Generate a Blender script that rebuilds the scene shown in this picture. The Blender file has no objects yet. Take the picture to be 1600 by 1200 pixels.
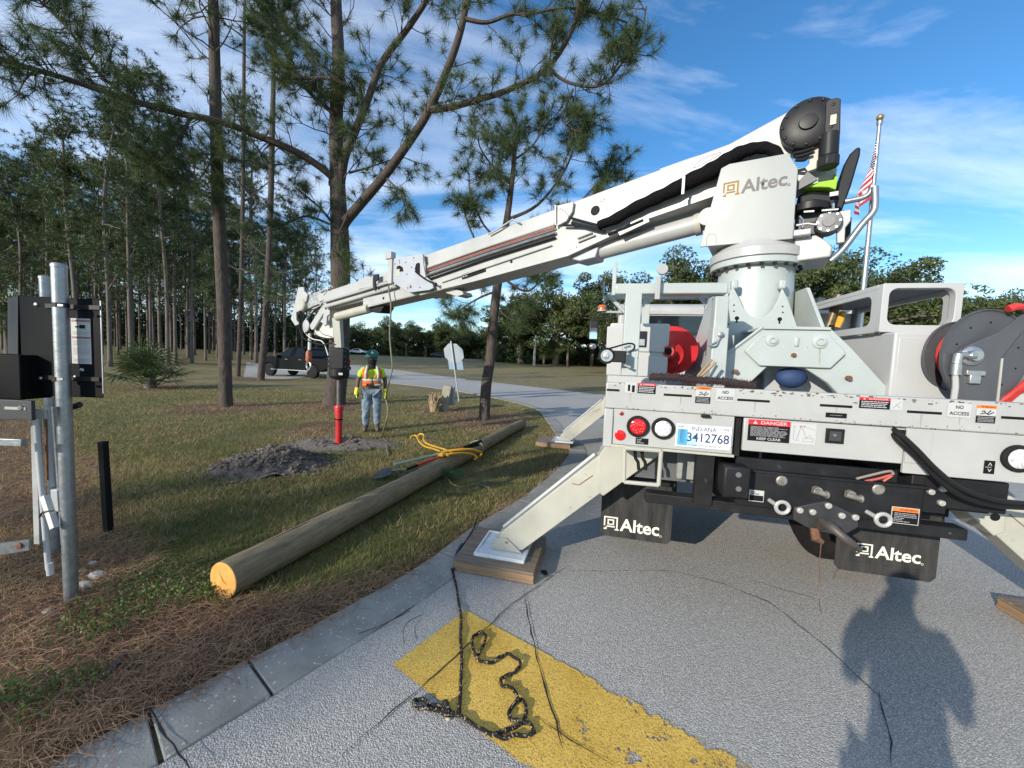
import bpy, bmesh, math, random
import numpy as np
from mathutils import Vector, Matrix
random.seed(7); rng=np.random.default_rng(7)
scene=bpy.context.scene; COL=scene.collection
rad=math.radians
# ---------------------------------------------------------------- camera
F=590.0; PITCH=rad(3.7); ROLL=0.0387; HC=1.65
fw=np.array([0,math.cos(PITCH),-math.sin(PITCH)]); _r=np.array([1.,0,0]); _u=np.cross(_r,fw)
RT=_r*math.cos(ROLL)+_u*math.sin(ROLL); UP=-_r*math.sin(ROLL)+_u*math.cos(ROLL)
CAM=np.array([0,0,HC])
cd=bpy.data.cameras.new('camera'); cam=bpy.data.objects.new('camera',cd); COL.objects.link(cam)
cam.matrix_world=Matrix(((RT[0],UP[0],-fw[0],0),(RT[1],UP[1],-fw[1],0),(RT[2],UP[2],-fw[2],HC),(0,0,0,1)))
cd.sensor_width=36; cd.sensor_fit='HORIZONTAL'; cd.lens=36*F/1600; cd.clip_start=0.05; cd.clip_end=3000
scene.camera=cam
# ---------------------------------------------------------------- sky, sun, exposure
SUN_AZ=rad(225); SUN_EL=rad(18)
W=bpy.data.worlds.new('World'); scene.world=W; W.use_nodes=True
nt=W.node_tree; N=nt.nodes; L=nt.links; N.clear()
sky=N.new('ShaderNodeTexSky'); sky.sky_type='NISHITA'; sky.sun_disc=False; sky.sun_elevation=SUN_EL; sky.sun_rotation=SUN_AZ
sky.air_density=1.0; sky.dust_density=0.0; sky.ozone_density=3.0
tc=N.new('ShaderNodeTexCoord'); sep=N.new('ShaderNodeSeparateXYZ'); L.new(tc.outputs['Generated'],sep.inputs[0])
def wmath(op,a,b=None):
    m=N.new('ShaderNodeMath'); m.operation=op
    for i,q in enumerate((a,b)):
        if q is None: continue
        if isinstance(q,(int,float)): m.inputs[i].default_value=q
        else: L.new(q,m.inputs[i])
    return m.outputs[0]
zz=wmath('ADD',wmath('MAXIMUM',sep.outputs[2],0.0),0.16)
cmb=N.new('ShaderNodeCombineXYZ'); L.new(wmath('DIVIDE',sep.outputs[0],zz),cmb.inputs[0]); L.new(wmath('DIVIDE',sep.outputs[1],zz),cmb.inputs[1])
mp=N.new('ShaderNodeMapping'); mp.inputs['Rotation'].default_value=(0,0,rad(28)); mp.inputs['Scale'].default_value=(0.55,1.5,1); mp.inputs['Location'].default_value=(1.3,0.4,0)
L.new(cmb.outputs[0],mp.inputs[0])
n1=N.new('ShaderNodeTexNoise'); n1.inputs['Scale'].default_value=0.9; n1.inputs['Detail'].default_value=9; n1.inputs['Roughness'].default_value=0.6; n1.inputs['Distortion'].default_value=0.6
L.new(mp.outputs[0],n1.inputs['Vector'])
cr=N.new('ShaderNodeValToRGB'); cr.color_ramp.elements[0].position=0.43; cr.color_ramp.elements[1].position=0.76; cr.color_ramp.elements[1].color=(0.85,0.85,0.85,1)
L.new(n1.outputs[0],cr.inputs[0])
mx=N.new('ShaderNodeMix'); mx.data_type='RGBA'; L.new(cr.outputs[0],mx.inputs[0])
hs=N.new('ShaderNodeHueSaturation'); hs.inputs['Saturation'].default_value=1.22; hs.inputs['Value'].default_value=1.0; L.new(sky.outputs[0],hs.inputs['Color'])
L.new(hs.outputs[0],mx.inputs[6]); mx.inputs[7].default_value=(6.5,6.9,7.6,1)
bg=N.new('ShaderNodeBackground'); bg.inputs['Strength'].default_value=0.15; L.new(mx.outputs[2],bg.inputs['Color'])
wo=N.new('ShaderNodeOutputWorld'); L.new(bg.outputs[0],wo.inputs[0])
sd=bpy.data.lights.new('sun','SUN'); sd.energy=3.9; sd.angle=rad(0.5); sd.color=(1.0,0.92,0.8)
sun=bpy.data.objects.new('sun',sd); COL.objects.link(sun)
_az=(math.sin(SUN_AZ),math.cos(SUN_AZ)); SUNV=Vector((_az[0]*math.cos(SUN_EL),_az[1]*math.cos(SUN_EL),math.sin(SUN_EL)))
sun.rotation_euler=(-SUNV).to_track_quat('-Z','Y').to_euler(); sun.location=SUNV*60
vs=scene.view_settings; vs.view_transform='Standard'; vs.look='None'; vs.exposure=0.56; vs.gamma=1.0; vs.use_curve_mapping=False
# ---------------------------------------------------------------- measuring: picture point -> place on a real plane
def ray(x,y): return fw+RT*(x-800)/F-UP*(y-600)/F
def gnd(x,y,z=0.0):
    d=ray(x,y); return Vector(CAM+d*((z-HC)/d[2]))
def atY(x,y,Y):
    d=ray(x,y); return Vector(CAM+d*(Y/d[1]))
TH=rad(13.8)
TFv=np.array([math.sin(TH),math.cos(TH),0]); TRv=np.array([math.cos(TH),-math.sin(TH),0])
T0=np.array([1.784,2.109,0.0])          # middle of the truck's tail on the road
def tw(u,v,w): return Vector(T0+TRv*u+TFv*v+np.array([0,0,w]))
def V(x,y,v=0.0):                         # point on the cross plane v metres ahead of the tail
    d=ray(x,y); return Vector(CAM+d*(((T0+TFv*v-CAM)@TFv)/(d@TFv)))
def Uq(x,y,u):
    d=ray(x,y); return Vector(CAM+d*(((T0+TRv*u-CAM)@TRv)/(d@TRv)))
TCv=np.array(tw(-.02,1.25,0)); _d=np.array([-3.154,6.846,0])-TCv; BD=_d/np.linalg.norm(_d); BN=np.array([-BD[1],BD[0],0]); BN=BN if BN[1]<0 else -BN
def bw(s,o,z): return Vector(TCv+BD*s+BN*o+np.array([0,0,z]))
def B(x,y,o=.2):                          # point on a plane parallel to the boom, o metres to its near side
    d=ray(x,y); p0=TCv+BN*o; return Vector(CAM+d*(((p0-CAM)@BN)/(d@BN)))
vBD=Vector(BD); vBN=Vector(BN); vTF=Vector(TFv); vTR=Vector(TRv); vZ=Vector((0,0,1))
# ---------------------------------------------------------------- mesh helpers
INV={}; 
class MB:
    def __init__(s): s.v=[]; s.f=[]
    def add(s,vs,fs):
        o=len(s.v); s.v+= [tuple(p) for p in vs]; s.f+=[tuple(i+o for i in f) for f in fs]; return s
    def box(s,c,size,ax=None):
        c=Vector(c); a=ax or (Vector((1,0,0)),Vector((0,1,0)),vZ); h=[Vector(a[i])*size[i]*.5 for i in range(3)]
        vs=[c+h[0]*i+h[1]*j+h[2]*k for i in(-1,1) for j in(-1,1) for k in(-1,1)]
        return s.add(vs,[(0,1,3,2),(4,6,7,5),(0,4,5,1),(2,3,7,6),(0,2,6,4),(1,5,7,3)])
    def tbox(s,u0,u1,v0,v1,w0,w1):       # box in truck axes
        return s.box(tw((u0+u1)/2,(v0+v1)/2,(w0+w1)/2),(abs(u1-u0),abs(v1-v0),abs(w1-w0)),(vTR,vTF,vZ))
    def prism(s,pts,vec):
        pts=[Vector(p) for p in pts]; vec=Vector(vec); n=len(pts)
        nr=Vector((0,0,0))
        for i in range(n): nr+=pts[i].cross(pts[(i+1)%n])
        if nr.dot(vec)>0: pts=pts[::-1]
        vs=pts+[p+vec for p in pts]
        fs=[tuple(range(n)),tuple(range(2*n-1,n-1,-1))]+[(i,i+n,(i+1)%n+n,(i+1)%n) for i in range(n)]
        return s.add(vs,fs)
    def frame(s,outer,inner,vec):        # ring-shaped plate
        o=[Vector(p) for p in outer]; q=[Vector(p) for p in inner]; vec=Vector(vec); n=len(o)
        vs=o+q+[p+vec for p in o]+[p+vec for p in q]; fs=[]
        for i in range(n):
            j=(i+1)%n
            fs+=[(i,j,n+j,n+i),(2*n+i,3*n+i,3*n+j,2*n+j),(i,2*n+i,2*n+j,j),(n+i,n+j,3*n+j,3*n+i)]
        return s.add(vs,fs)
    def tube(s,pts,r,n=8,caps=True):
        pts=[Vector(p) for p in pts]; m=len(pts); rs=r if hasattr(r,'__len__') else [r]*m
        t=(pts[1]-pts[0]).normalized(); a=t.orthogonal().normalized(); vs=[]
        for i,p in enumerate(pts):
            t2=(pts[min(i+1,m-1)]-pts[max(i-1,0)])
            if t2.length<1e-9: t2=t
            t2.normalize(); a=(a-t2*a.dot(t2)); a=a.normalized() if a.length>1e-6 else t2.orthogonal().normalized(); b=t2.cross(a)
            vs+=[p+(a*math.cos(2*math.pi*k/n)+b*math.sin(2*math.pi*k/n))*rs[i] for k in range(n)]
        fs=[(i*n+k,i*n+(k+1)%n,(i+1)*n+(k+1)%n,(i+1)*n+k) for i in range(m-1) for k in range(n)]
        if caps: fs+=[tuple(range(n-1,-1,-1)),tuple((m-1)*n+k for k in range(n))]
        return s.add(vs,fs)
    def cyl(s,p0,p1,r,r1=None,n=16): return s.tube([p0,p1],[r,r if r1 is None else r1],n)
    def lathe(s,p,ax,prof,n=20):         # prof: (distance along ax, radius)
        p=Vector(p); ax=Vector(ax).normalized(); a=ax.orthogonal().normalized(); b=ax.cross(a); m=len(prof); vs=[]
        for t,r in prof: vs+=[p+ax*t+(a*math.cos(2*math.pi*k/n)+b*math.sin(2*math.pi*k/n))*max(r,1e-4) for k in range(n)]
        fs=[(i*n+k,i*n+(k+1)%n,(i+1)*n+(k+1)%n,(i+1)*n+k) for i in range(m-1) for k in range(n)]
        fs+=[tuple(range(n-1,-1,-1)),tuple((m-1)*n+k for k in range(n))]
        return s.add(vs,fs)
    def ball(s,c,r,n=12,m=8):
        r=r if hasattr(r,'__len__') else (r,r,r); c=Vector(c); vs=[c+Vector((0,0,r[2]))]
        for i in range(1,m):
            t=math.pi*i/m
            for k in range(n):
                q=2*math.pi*k/n; vs.append(c+Vector((r[0]*math.sin(t)*math.cos(q),r[1]*math.sin(t)*math.sin(q),r[2]*math.cos(t))))
        vs.append(c-Vector((0,0,r[2]))); fs=[(0,1+k,1+(k+1)%n) for k in range(n)]
        for i in range(m-2): fs+=[(1+i*n+k,1+(i+1)*n+k,1+(i+1)*n+(k+1)%n,1+i*n+(k+1)%n) for k in range(n)]
        e=len(vs)-1; o=1+(m-2)*n; fs+=[(o+(k+1)%n,o+k,e) for k in range(n)]
        return s.add(vs,fs)
    def build(s,name,mat,parent=None,bevel=0,smooth=True,**kw):
        me=bpy.data.meshes.new(name); inv=INV.get(parent.name) if parent else None
        vs=s.v if inv is None else [tuple(inv@Vector(p)) for p in s.v]
        me.from_pydata(vs,[],s.f); return fin(name,me,mat,parent,bevel,smooth,**kw)
def fin(name,me,mat,parent=None,bevel=0,smooth=True,fix=True,**kw):
    if fix and len(me.polygons)<20000:
        bm=bmesh.new(); bm.from_mesh(me); bmesh.ops.recalc_face_normals(bm,faces=bm.faces); bm.to_mesh(me); bm.free()
    if smooth:
        me.polygons.foreach_set('use_smooth',[True]*len(me.polygons)); me.set_sharp_from_angle(angle=rad(38))
    if mat: me.materials.append(mat)
    o=bpy.data.objects.new(name,me); COL.objects.link(o)
    if parent: o.parent=parent; INV[o.name]=INV.get(parent.name)
    if bevel:
        b=o.modifiers.new('bevel','BEVEL'); b.width=bevel; b.segments=2; b.limit_method='ANGLE'; b.angle_limit=rad(40)
    tag(o,**kw); return o
def tag(o,label=None,cat=None,group=None,kind=None):
    if label: o['label']=label
    if cat: o['category']=cat
    if group: o['group']=group
    if kind: o['kind']=kind
    return o
def thing(name,loc,label,cat,group=None,rz=0.0):
    o=bpy.data.objects.new(name,None); COL.objects.link(o); o.location=loc; o.rotation_euler=(0,0,rz); o.empty_display_size=.2
    INV[o.name]=(Matrix.Translation(Vector(loc))@Matrix.Rotation(rz,4,'Z')).inverted()
    return tag(o,label,cat,group)
def copy_tree(o,parent=None):
    c=o.copy(); COL.objects.link(c); c.parent=parent
    for ch in [q for q in KIDS(o)]: copy_tree(ch,c)
    return c
def KIDS(o): return [q for q in bpy.data.objects if q.parent==o]
def text(s,mat,parent,o,xd,yd,width=None,height=None,bold=0.0,name='lettering',center=False,depth=0.0012):
    cu=bpy.data.curves.new('t','FONT'); cu.body=s; cu.size=1; cu.offset=bold; cu.extrude=0.0; cu.resolution_u=3
    to=bpy.data.objects.new('t',cu); me=bpy.data.meshes.new_from_object(to); bpy.data.objects.remove(to); 
    co=np.array([v.co[:] for v in me.vertices]); mn=co.min(0); mxx=co.max(0); sz=mxx-mn
    sy=(height/sz[1]) if height else width/sz[0]; sx=(width/sz[0]) if width else sy
    xd=Vector(xd).normalized(); yd=Vector(yd).normalized(); nd=xd.cross(yd); o=Vector(o); inv=INV.get(parent.name) or Matrix()
    off=-sz[0]*sx/2 if center else 0
    for v in me.vertices:
        v.co=inv@(o+xd*((v.co.x-mn[0])*sx+off)+yd*((v.co.y-mn[1])*sy)+nd*depth)
    return fin(name,me,mat,parent,smooth=False,fix=False)
# ---------------------------------------------------------------- materials
MATS={}
def mat(name,col,rough=.6,metal=0.0,var=0.0,vscale=8.0,col2=None,bump=0.0,bscale=60.0,spec=.5,coat=0.0,specks=None,emis=None,stretch=None,detail=6):
    if name in MATS: return MATS[name]
    m=bpy.data.materials.new(name); m.use_nodes=True; t=m.node_tree; b=t.nodes['Principled BSDF']
    b.inputs['Base Color'].default_value=(*col,1); b.inputs['Roughness'].default_value=rough; b.inputs['Metallic'].default_value=metal
    b.inputs['Specular IOR Level'].default_value=spec; b.inputs['Coat Weight'].default_value=coat
    tcn=t.nodes.new('ShaderNodeTexCoord'); src=tcn.outputs['Object']
    if stretch:
        mpn=t.nodes.new('ShaderNodeMapping'); mpn.inputs['Scale'].default_value=stretch; t.links.new(src,mpn.inputs[0]); src=mpn.outputs[0]
    last=None
    if var or col2:
        nz=t.nodes.new('ShaderNodeTexNoise'); nz.inputs['Scale'].default_value=vscale; nz.inputs['Detail'].default_value=detail; nz.inputs['Roughness'].default_value=.65; t.links.new(src,nz.inputs['Vector'])
        rp=t.nodes.new('ShaderNodeValToRGB'); rp.color_ramp.elements[0].position=.32; rp.color_ramp.elements[1].position=.68
        c2=col2 or tuple(c*(1-var) for c in col); c1=col if col2 else tuple(min(1,c*(1+var*.5)) for c in col)
        rp.color_ramp.elements[0].color=(*c2,1); rp.color_ramp.elements[1].color=(*c1,1); t.links.new(nz.outputs[0],rp.inputs[0]); last=rp.outputs[0]
        rr=t.nodes.new('ShaderNodeMapRange'); rr.inputs['To Min'].default_value=max(0,rough-.12); rr.inputs['To Max'].default_value=min(1,rough+.12); t.links.new(nz.outputs[0],rr.inputs[0]); t.links.new(rr.outputs[0],b.inputs['Roughness'])
    if specks:                            # (colour, scale, threshold): chips and stains with a shape of their own
        sc,ss,th=specks; nz2=t.nodes.new('ShaderNodeTexNoise'); nz2.inputs['Scale'].default_value=ss; nz2.inputs['Detail'].default_value=8; nz2.inputs['Roughness'].default_value=.7; t.links.new(src,nz2.inputs['Vector'])
        r2=t.nodes.new('ShaderNodeValToRGB'); r2.color_ramp.elements[0].position=th; r2.color_ramp.elements[1].position=th+.035; t.links.new(nz2.outputs[0],r2.inputs[0])
        mm=t.nodes.new('ShaderNodeMix'); mm.data_type='RGBA'; t.links.new(r2.outputs[0],mm.inputs[0]); mm.inputs[7].default_value=(*sc,1)
        if last: t.links.new(last,mm.inputs[6])
        else: mm.inputs[6].default_value=(*col,1)
        last=mm.outputs[2]
    if last: t.links.new(last,b.inputs['Base Color'])
    if bump:
        nb=t.nodes.new('ShaderNodeTexNoise'); nb.inputs['Scale'].default_value=bscale; nb.inputs['Detail'].default_value=4; t.links.new(src,nb.inputs['Vector'])
        bp=t.nodes.new('ShaderNodeBump'); bp.inputs['Strength'].default_value=bump; bp.inputs['Distance'].default_value=.02; t.links.new(nb.outputs[0],bp.inputs['Height']); t.links.new(bp.outputs[0],b.inputs['Normal'])
    if emis: b.inputs['Emission Color'].default_value=(*emis[0],1); b.inputs['Emission Strength'].default_value=emis[1]
    MATS[name]=m; return m
WHITE=mat('white_paint',(.40,.40,.38),.38,var=.12,vscale=2.2,specks=((.17,.13,.09),24,.672))
WHITE2=mat('body_white',(.44,.44,.43),.38,var=.06,vscale=2,specks=((.4,.36,.3),14,.76))
CREAM=mat('cream_paint',(.42,.41,.345),.45,var=.14,vscale=3,specks=((.22,.15,.08),18,.66))
MINT=mat('mint_paint',(.40,.435,.415),.42,var=.10,vscale=2.5,specks=((.16,.11,.07),22,.668))
BLK=mat('black_steel',(.016,.016,.017),.55,spec=.22,var=.4,vscale=9,specks=((.10,.085,.07),18,.66))
BLK2=mat('satin_black',(.016,.016,.017),.45,spec=.25,var=.3,vscale=6)
RUB=mat('rubber',(.018,.018,.018),.8,spec=.15,var=.35,vscale=14,bump=.2,bscale=90)
FLAP=mat('flap_rubber',(.022,.022,.022),.75,spec=.15,col2=(.055,.053,.05),vscale=3,stretch=(6,6,1),bump=.15)
GREY=mat('grey_steel',(.30,.31,.32),.4,metal=.6,var=.2,vscale=10)
GREYP=mat('grey_paint',(.36,.38,.41),.45,var=.1,vscale=5)
REELG=mat('reel_grey',(.075,.078,.085),.42,var=.12,vscale=6)
STEEL=mat('bare_steel',(.55,.55,.54),.32,metal=.9,var=.2,vscale=20)
GALV=mat('galvanised',(.33,.35,.36),.42,metal=.75,var=.22,vscale=26,bump=.05)
RUST=mat('rusty_steel',(.22,.11,.06),.8,metal=.3,var=.5,vscale=16)
RED=mat('red_paint',(.55,.025,.03),.38,var=.25,vscale=7,specks=((.10,.05,.045),13,.68))
REDL=mat('red_lens',(.62,.012,.015),.12,var=.3,vscale=60)
CLRL=mat('clear_lens',(.62,.62,.62),.1,var=.5,vscale=70)
ORNG=mat('orange_plastic',(.85,.22,.02),.5,var=.15)
AMBER=mat('amber_lens',(.5,.13,.03),.15,var=.2)
SLVR=mat('sticker_white',(.46,.46,.45),.4)
SBLK=mat('sticker_black',(.010,.010,.011),.6,spec=.12)
SRED=mat('sticker_red',(.62,.02,.03),.35)
SORG=mat('sticker_orange',(.80,.20,.04),.35)
SGRY=mat('sticker_grey_print',(.30,.30,.30),.4)
GOLD=mat('sticker_gold',(.30,.155,.02),.6,spec=.2)
DGRY=mat('sticker_charcoal',(.06,.055,.055),.5)
GLASS=mat('dark_glass',(.012,.016,.018),.06,spec=.6)
YEL=mat('yellow_paint',(.80,.42,.02),.4,var=.15)
HOSE=mat('hose_black',(.012,.012,.012),.5,spec=.2)
HOSER=mat('hose_red',(.60,.04,.03),.45,var=.2,vscale=30)
FABB=mat('black_sleeve',(.008,.008,.009),.9,spec=.08,var=.4,vscale=30,bump=.5,bscale=40)
WOOD=mat('plywood',(.25,.19,.13),.75,col2=(.14,.105,.075),vscale=4,stretch=(1,9,9),bump=.2)
WOODE=mat('plywood_edge',(.38,.24,.13),.8,col2=(.20,.12,.07),vscale=3,stretch=(1.2,1.2,40))
POLEW=mat('treated_pole',(.28,.225,.13),.8,col2=(.13,.10,.058),vscale=5,stretch=(9,1.0,9),bump=.5,bscale=30)
CUT=mat('cut_timber',(.70,.37,.09),.7,col2=(.58,.26,.05),vscale=14)
BARK=mat('pine_bark',(.095,.073,.057),.9,col2=(.032,.024,.019),vscale=7,stretch=(2.6,2.6,.7),bump=1.0,bscale=7)
BARKF=mat('far_bark',(.17,.14,.115),.9,col2=(.07,.058,.048),vscale=2.2,stretch=(2,2,.5))
CONC=mat('concrete',(.36,.35,.33),.85,var=.2,vscale=5,bump=.3,bscale=50)
def leafmat(name,c1,c2,scale=1.2,rough=.55,trans=.25):
    if name in MATS: return MATS[name]
    m=mat(name,c1,rough,col2=c2,vscale=scale,detail=3,spec=.3); t=m.node_tree; b=t.nodes['Principled BSDF']; b.inputs['Transmission Weight'].default_value=0
    tr=t.nodes.new('ShaderNodeBsdfTranslucent'); ms=t.nodes.new('ShaderNodeMixShader'); ms.inputs[0].default_value=trans
    src=b.inputs['Base Color'].links[0].from_socket; t.links.new(src,tr.inputs[0])
    out=t.nodes['Material Output']; t.links.new(b.outputs[0],ms.inputs[1]); t.links.new(tr.outputs[0],ms.inputs[2]); t.links.new(ms.outputs[0],out.inputs[0]); return m
NEED=leafmat('pine_needles',(.10,.135,.045),(.045,.075,.028),1.5)
NEEDF=leafmat('far_needles',(.085,.115,.04),(.04,.062,.025),.25)
OAK=leafmat('oak_leaves',(.105,.135,.045),(.045,.062,.022),.5)
PALM=leafmat('palm_fronds',(.10,.14,.045),(.05,.07,.025),1.0)
# ================================================================ SETTING
def sstep(a,b,x):
    t=np.clip((x-a)/(b-a),0,1); return t*t*(3-2*t)
def gh(x,y): return 1.35*sstep(26,95,np.hypot(np.asarray(x,float)*.6,y))
def gndh(x,y):
    z=0.0
    for _ in range(12):
        p=gnd(x,y,min(z,1.6)); 
        if p.y<0 or p.y>400: p=atY(x,y,90.)
        z=float(gh(p.x,p.y))
    return Vector((p.x,p.y,z))
def tgt(x,Y,dz=0.0):                     # ground point at distance Y under picture column x
    p=atY(x,560,Y); return Vector((p.x,Y,float(gh(p.x,Y))+dz))
def catm(pts,n=6):
    P=[Vector(p) for p in pts]; P=[P[0]*2-P[1]]+P+[P[-1]*2-P[-2]]; out=[]
    for i in range(1,len(P)-2):
        a,b,c,d=P[i-1:i+3]
        for k in range(n):
            t=k/n; out.append(.5*((2*b)+(c-a)*t+(2*a-5*b+4*c-d)*t*t+(3*b-a-3*c+d)*t**3))
    return out+[P[-2]]
g3=lambda q,z=0.0:gnd(q[0],q[1],z)
KG=[Vector((-2.6,-1.2,0)),Vector((-2.12,0.3,0))]+[g3(q) for q in ((78,1200),(232,1117),(387,1036),(523,962),(620,908),(683,868),(744,822),(822,775),(877,727),(889,701),(868,678),(848,650),(831,637),(790,626),(725,613),(660,604))]+[gndh(600,597.5),gndh(544,590),gndh(470,578),gndh(380,563.5)]
KGc=catm(KG,8)
def offs(line,d):
    out=[]
    for i,p in enumerate(line):
        t=(line[min(i+1,len(line)-1)]-line[max(i-1,0)]).normalized(); out.append(p+Vector((t.y,-t.x,0))*d)
    return out
KRc=offs(KGc,.31)
# --- ground sheet
def axis_pts(lo,hi,fine0,fine1,st,gr=1.16):
    a=list(np.arange(fine0,fine1,st)); s=st; x=fine1; 
    while x<hi: a.append(x); s*=gr; x+=s
    a.append(hi); s=st; x=fine0; b=[]
    while x>lo: s*=gr; x-=s; b.append(max(x,lo))
    return np.array(b[::-1]+a)
gx=axis_pts(-900,900,-9,3,.16); gy=axis_pts(-300,1500,-1,13,.16)
GX,GY=np.meshgrid(gx,gy); GZ=gh(GX,GY)-.006
def inpoly(px,py,poly):
    c=np.zeros(px.shape,bool); n=len(poly)
    for i in range(n):
        x1,y1=poly[i]; x2,y2=poly[(i+1)%n]
        k=((y1>py)!=(y2>py)); 
        with np.errstate(divide='ignore',invalid='ignore'): c^=k&(px<(x2-x1)*(py-y1)/(y2-y1+1e-12)+x1)
    return c
def dpoly(px,py,poly):
    d=np.full(px.shape,1e9); n=len(poly)
    for i in range(n):
        ax,ay=poly[i]; bx,by=poly[(i+1)%n]; ux,uy=bx-ax,by-ay; t=np.clip(((px-ax)*ux+(py-ay)*uy)/(ux*ux+uy*uy+1e-12),0,1)
        d=np.minimum(d,np.hypot(px-ax-t*ux,py-ay-t*uy))
    return np.where(inpoly(px,py,poly),-d,d)
STRAW=[(p.x,p.y) for p in [g3(q) for q in ((0,640),(60,655),(140,720),(185,835),(260,905),(335,950),(480,935),(620,893),(683,868),(523,962),(387,1036),(232,1117),(78,1200))]]+[(-2.4,0),(-9,-2),(-14,3)]
RINGS=[(gnd(352,637),1.5),(gnd(522,634),1.7),(gnd(757,655),1.6),(gnd(690,640),1.1),(gndh(410,592),2.2),(gnd(235,606),1.6),(gnd(500,668),.9)]
def straw(x,y):
    s=np.clip(.5-dpoly(x,y,STRAW)/.5,0,1)
    for c,r in RINGS: s=np.maximum(s,np.clip(1.25-np.hypot(x-c.x,(y-c.y)*.8)/r,0,1))
    kd=np.full(x.shape,1e9)
    for p in KGc[::2]: kd=np.minimum(kd,np.hypot(x-p.x,y-p.y))
    return np.maximum(s,np.clip(.75-kd/.35,0,.7))
def moundh(x,y):
    c=gnd(425,722); dx=x-c.x; dy=y-c.y; r=np.hypot(dx/.95,dy/.8); return np.clip(1-r,0,1)
me=bpy.data.meshes.new('ground'); ny,nx=GX.shape
vv=np.stack([GX.ravel(),GY.ravel(),GZ.ravel()],1); idx=np.arange(nx*ny).reshape(ny,nx)
ff=np.stack([idx[:-1,:-1].ravel(),idx[:-1,1:].ravel(),idx[1:,1:].ravel(),idx[1:,:-1].ravel()],1)
me.from_pydata(vv.tolist(),[],ff.tolist())
at=me.attributes.new('field','FLOAT','POINT'); at.data.foreach_set('value',(.85*sstep(15,24,vv[:,1]+.35*vv[:,0])*sstep(-30,-12,vv[:,0]+.2*vv[:,1])).astype(np.float32))
at=me.attributes.new('straw','FLOAT','POINT'); at.data.foreach_set('value',straw(vv[:,0],vv[:,1]).astype(np.float32))
def node(t,k,**kw):
    n=t.nodes.new(k)
    for a,b in kw.items(): setattr(n,a,b)
    return n
def ramp(t,src,stops):
    r=t.nodes.new('ShaderNodeValToRGB'); e=r.color_ramp.elements
    while len(e)<len(stops): e.new(.5)
    for i,(p,c) in enumerate(stops): e[i].position=p; e[i].color=(*c,1) if len(c)==3 else c
    t.links.new(src,r.inputs[0]); return r.outputs[0]
def noise(t,src,scale,detail=6,rough=.6,dist=0):
    n=t.nodes.new('ShaderNodeTexNoise'); n.inputs['Scale'].default_value=scale; n.inputs['Detail'].default_value=detail; n.inputs['Roughness'].default_value=rough; n.inputs['Distortion'].default_value=dist; t.links.new(src,n.inputs['Vector']); return n.outputs[0]
def mixc(t,f,a,b):
    m=t.nodes.new('ShaderNodeMix'); m.data_type='RGBA'
    for i,q in ((0,f),(6,a),(7,b)):
        if isinstance(q,tuple): m.inputs[i].default_value=(*q,1)
        elif isinstance(q,(int,float)): m.inputs[i].default_value=q
        else: t.links.new(q,m.inputs[i])
    return m.outputs[2]
def mth(t,op,a,b=0.0,clamp=False):
    m=t.nodes.new('ShaderNodeMath'); m.operation=op; m.use_clamp=clamp
    for i,q in enumerate((a,b)):
        if isinstance(q,(int,float)): m.inputs[i].default_value=q
        else: t.links.new(q,m.inputs[i])
    return m.outputs[0]
def newmat(name,rough=.9,spec=.3):
    m=bpy.data.materials.new(name); m.use_nodes=True; t=m.node_tree; b=t.nodes['Principled BSDF']; b.inputs['Roughness'].default_value=rough; b.inputs['Specular IOR Level'].default_value=spec
    tcn=t.nodes.new('ShaderNodeTexCoord'); return m,t,b,tcn.outputs['Object']
def bumpn(t,b,h,strength=.5,dist=.02):
    q=t.nodes.new('ShaderNodeBump'); q.inputs['Strength'].default_value=strength; q.inputs['Distance'].default_value=dist; t.links.new(h,q.inputs['Height']); t.links.new(q.outputs[0],b.inputs['Normal'])
GM,t,b,src=newmat('lawn_ground')
big=noise(t,src,.35,5); mid=noise(t,src,2.2,6,.7); fine=noise(t,src,30,5,.75); vf=noise(t,src,110,3,.7)
grass=ramp(t,mid,[(.30,(.105,.10,.030)),(.52,(.20,.175,.06)),(.72,(.33,.25,.12))])
grass=mixc(t,ramp(t,big,[(.38,(0,0,0)),(.66,(1,1,1))]),grass,ramp(t,fine,[(.3,(.21,.165,.08)),(.7,(.44,.34,.18))]))
stc=ramp(t,fine,[(.25,(.075,.048,.03)),(.5,(.19,.115,.068)),(.75,(.33,.22,.13))])
a=node(t,'ShaderNodeAttribute',attribute_name='straw'); sf=mth(t,'ADD',a.outputs['Fac'],mth(t,'MULTIPLY',mth(t,'SUBTRACT',mid,.5),1.3))
fa=node(t,'ShaderNodeAttribute',attribute_name='field'); grass=mixc(t,fa.outputs['Fac'],grass,ramp(t,mid,[(.3,(.17,.15,.065)),(.7,(.34,.275,.14))]))
gcol=mixc(t,ramp(t,sf,[(.35,(0,0,0)),(.62,(1,1,1))]),grass,stc)
gcol=mixc(t,ramp(t,vf,[(.35,(.45,.45,.45)),(.6,(0,0,0))]),gcol,(.03,.024,.014))
t.links.new(gcol,b.inputs['Base Color']); bumpn(t,b,mth(t,'ADD',fine,vf),.9,.03)
ground=fin('ground',me,GM,kind='structure')
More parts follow.
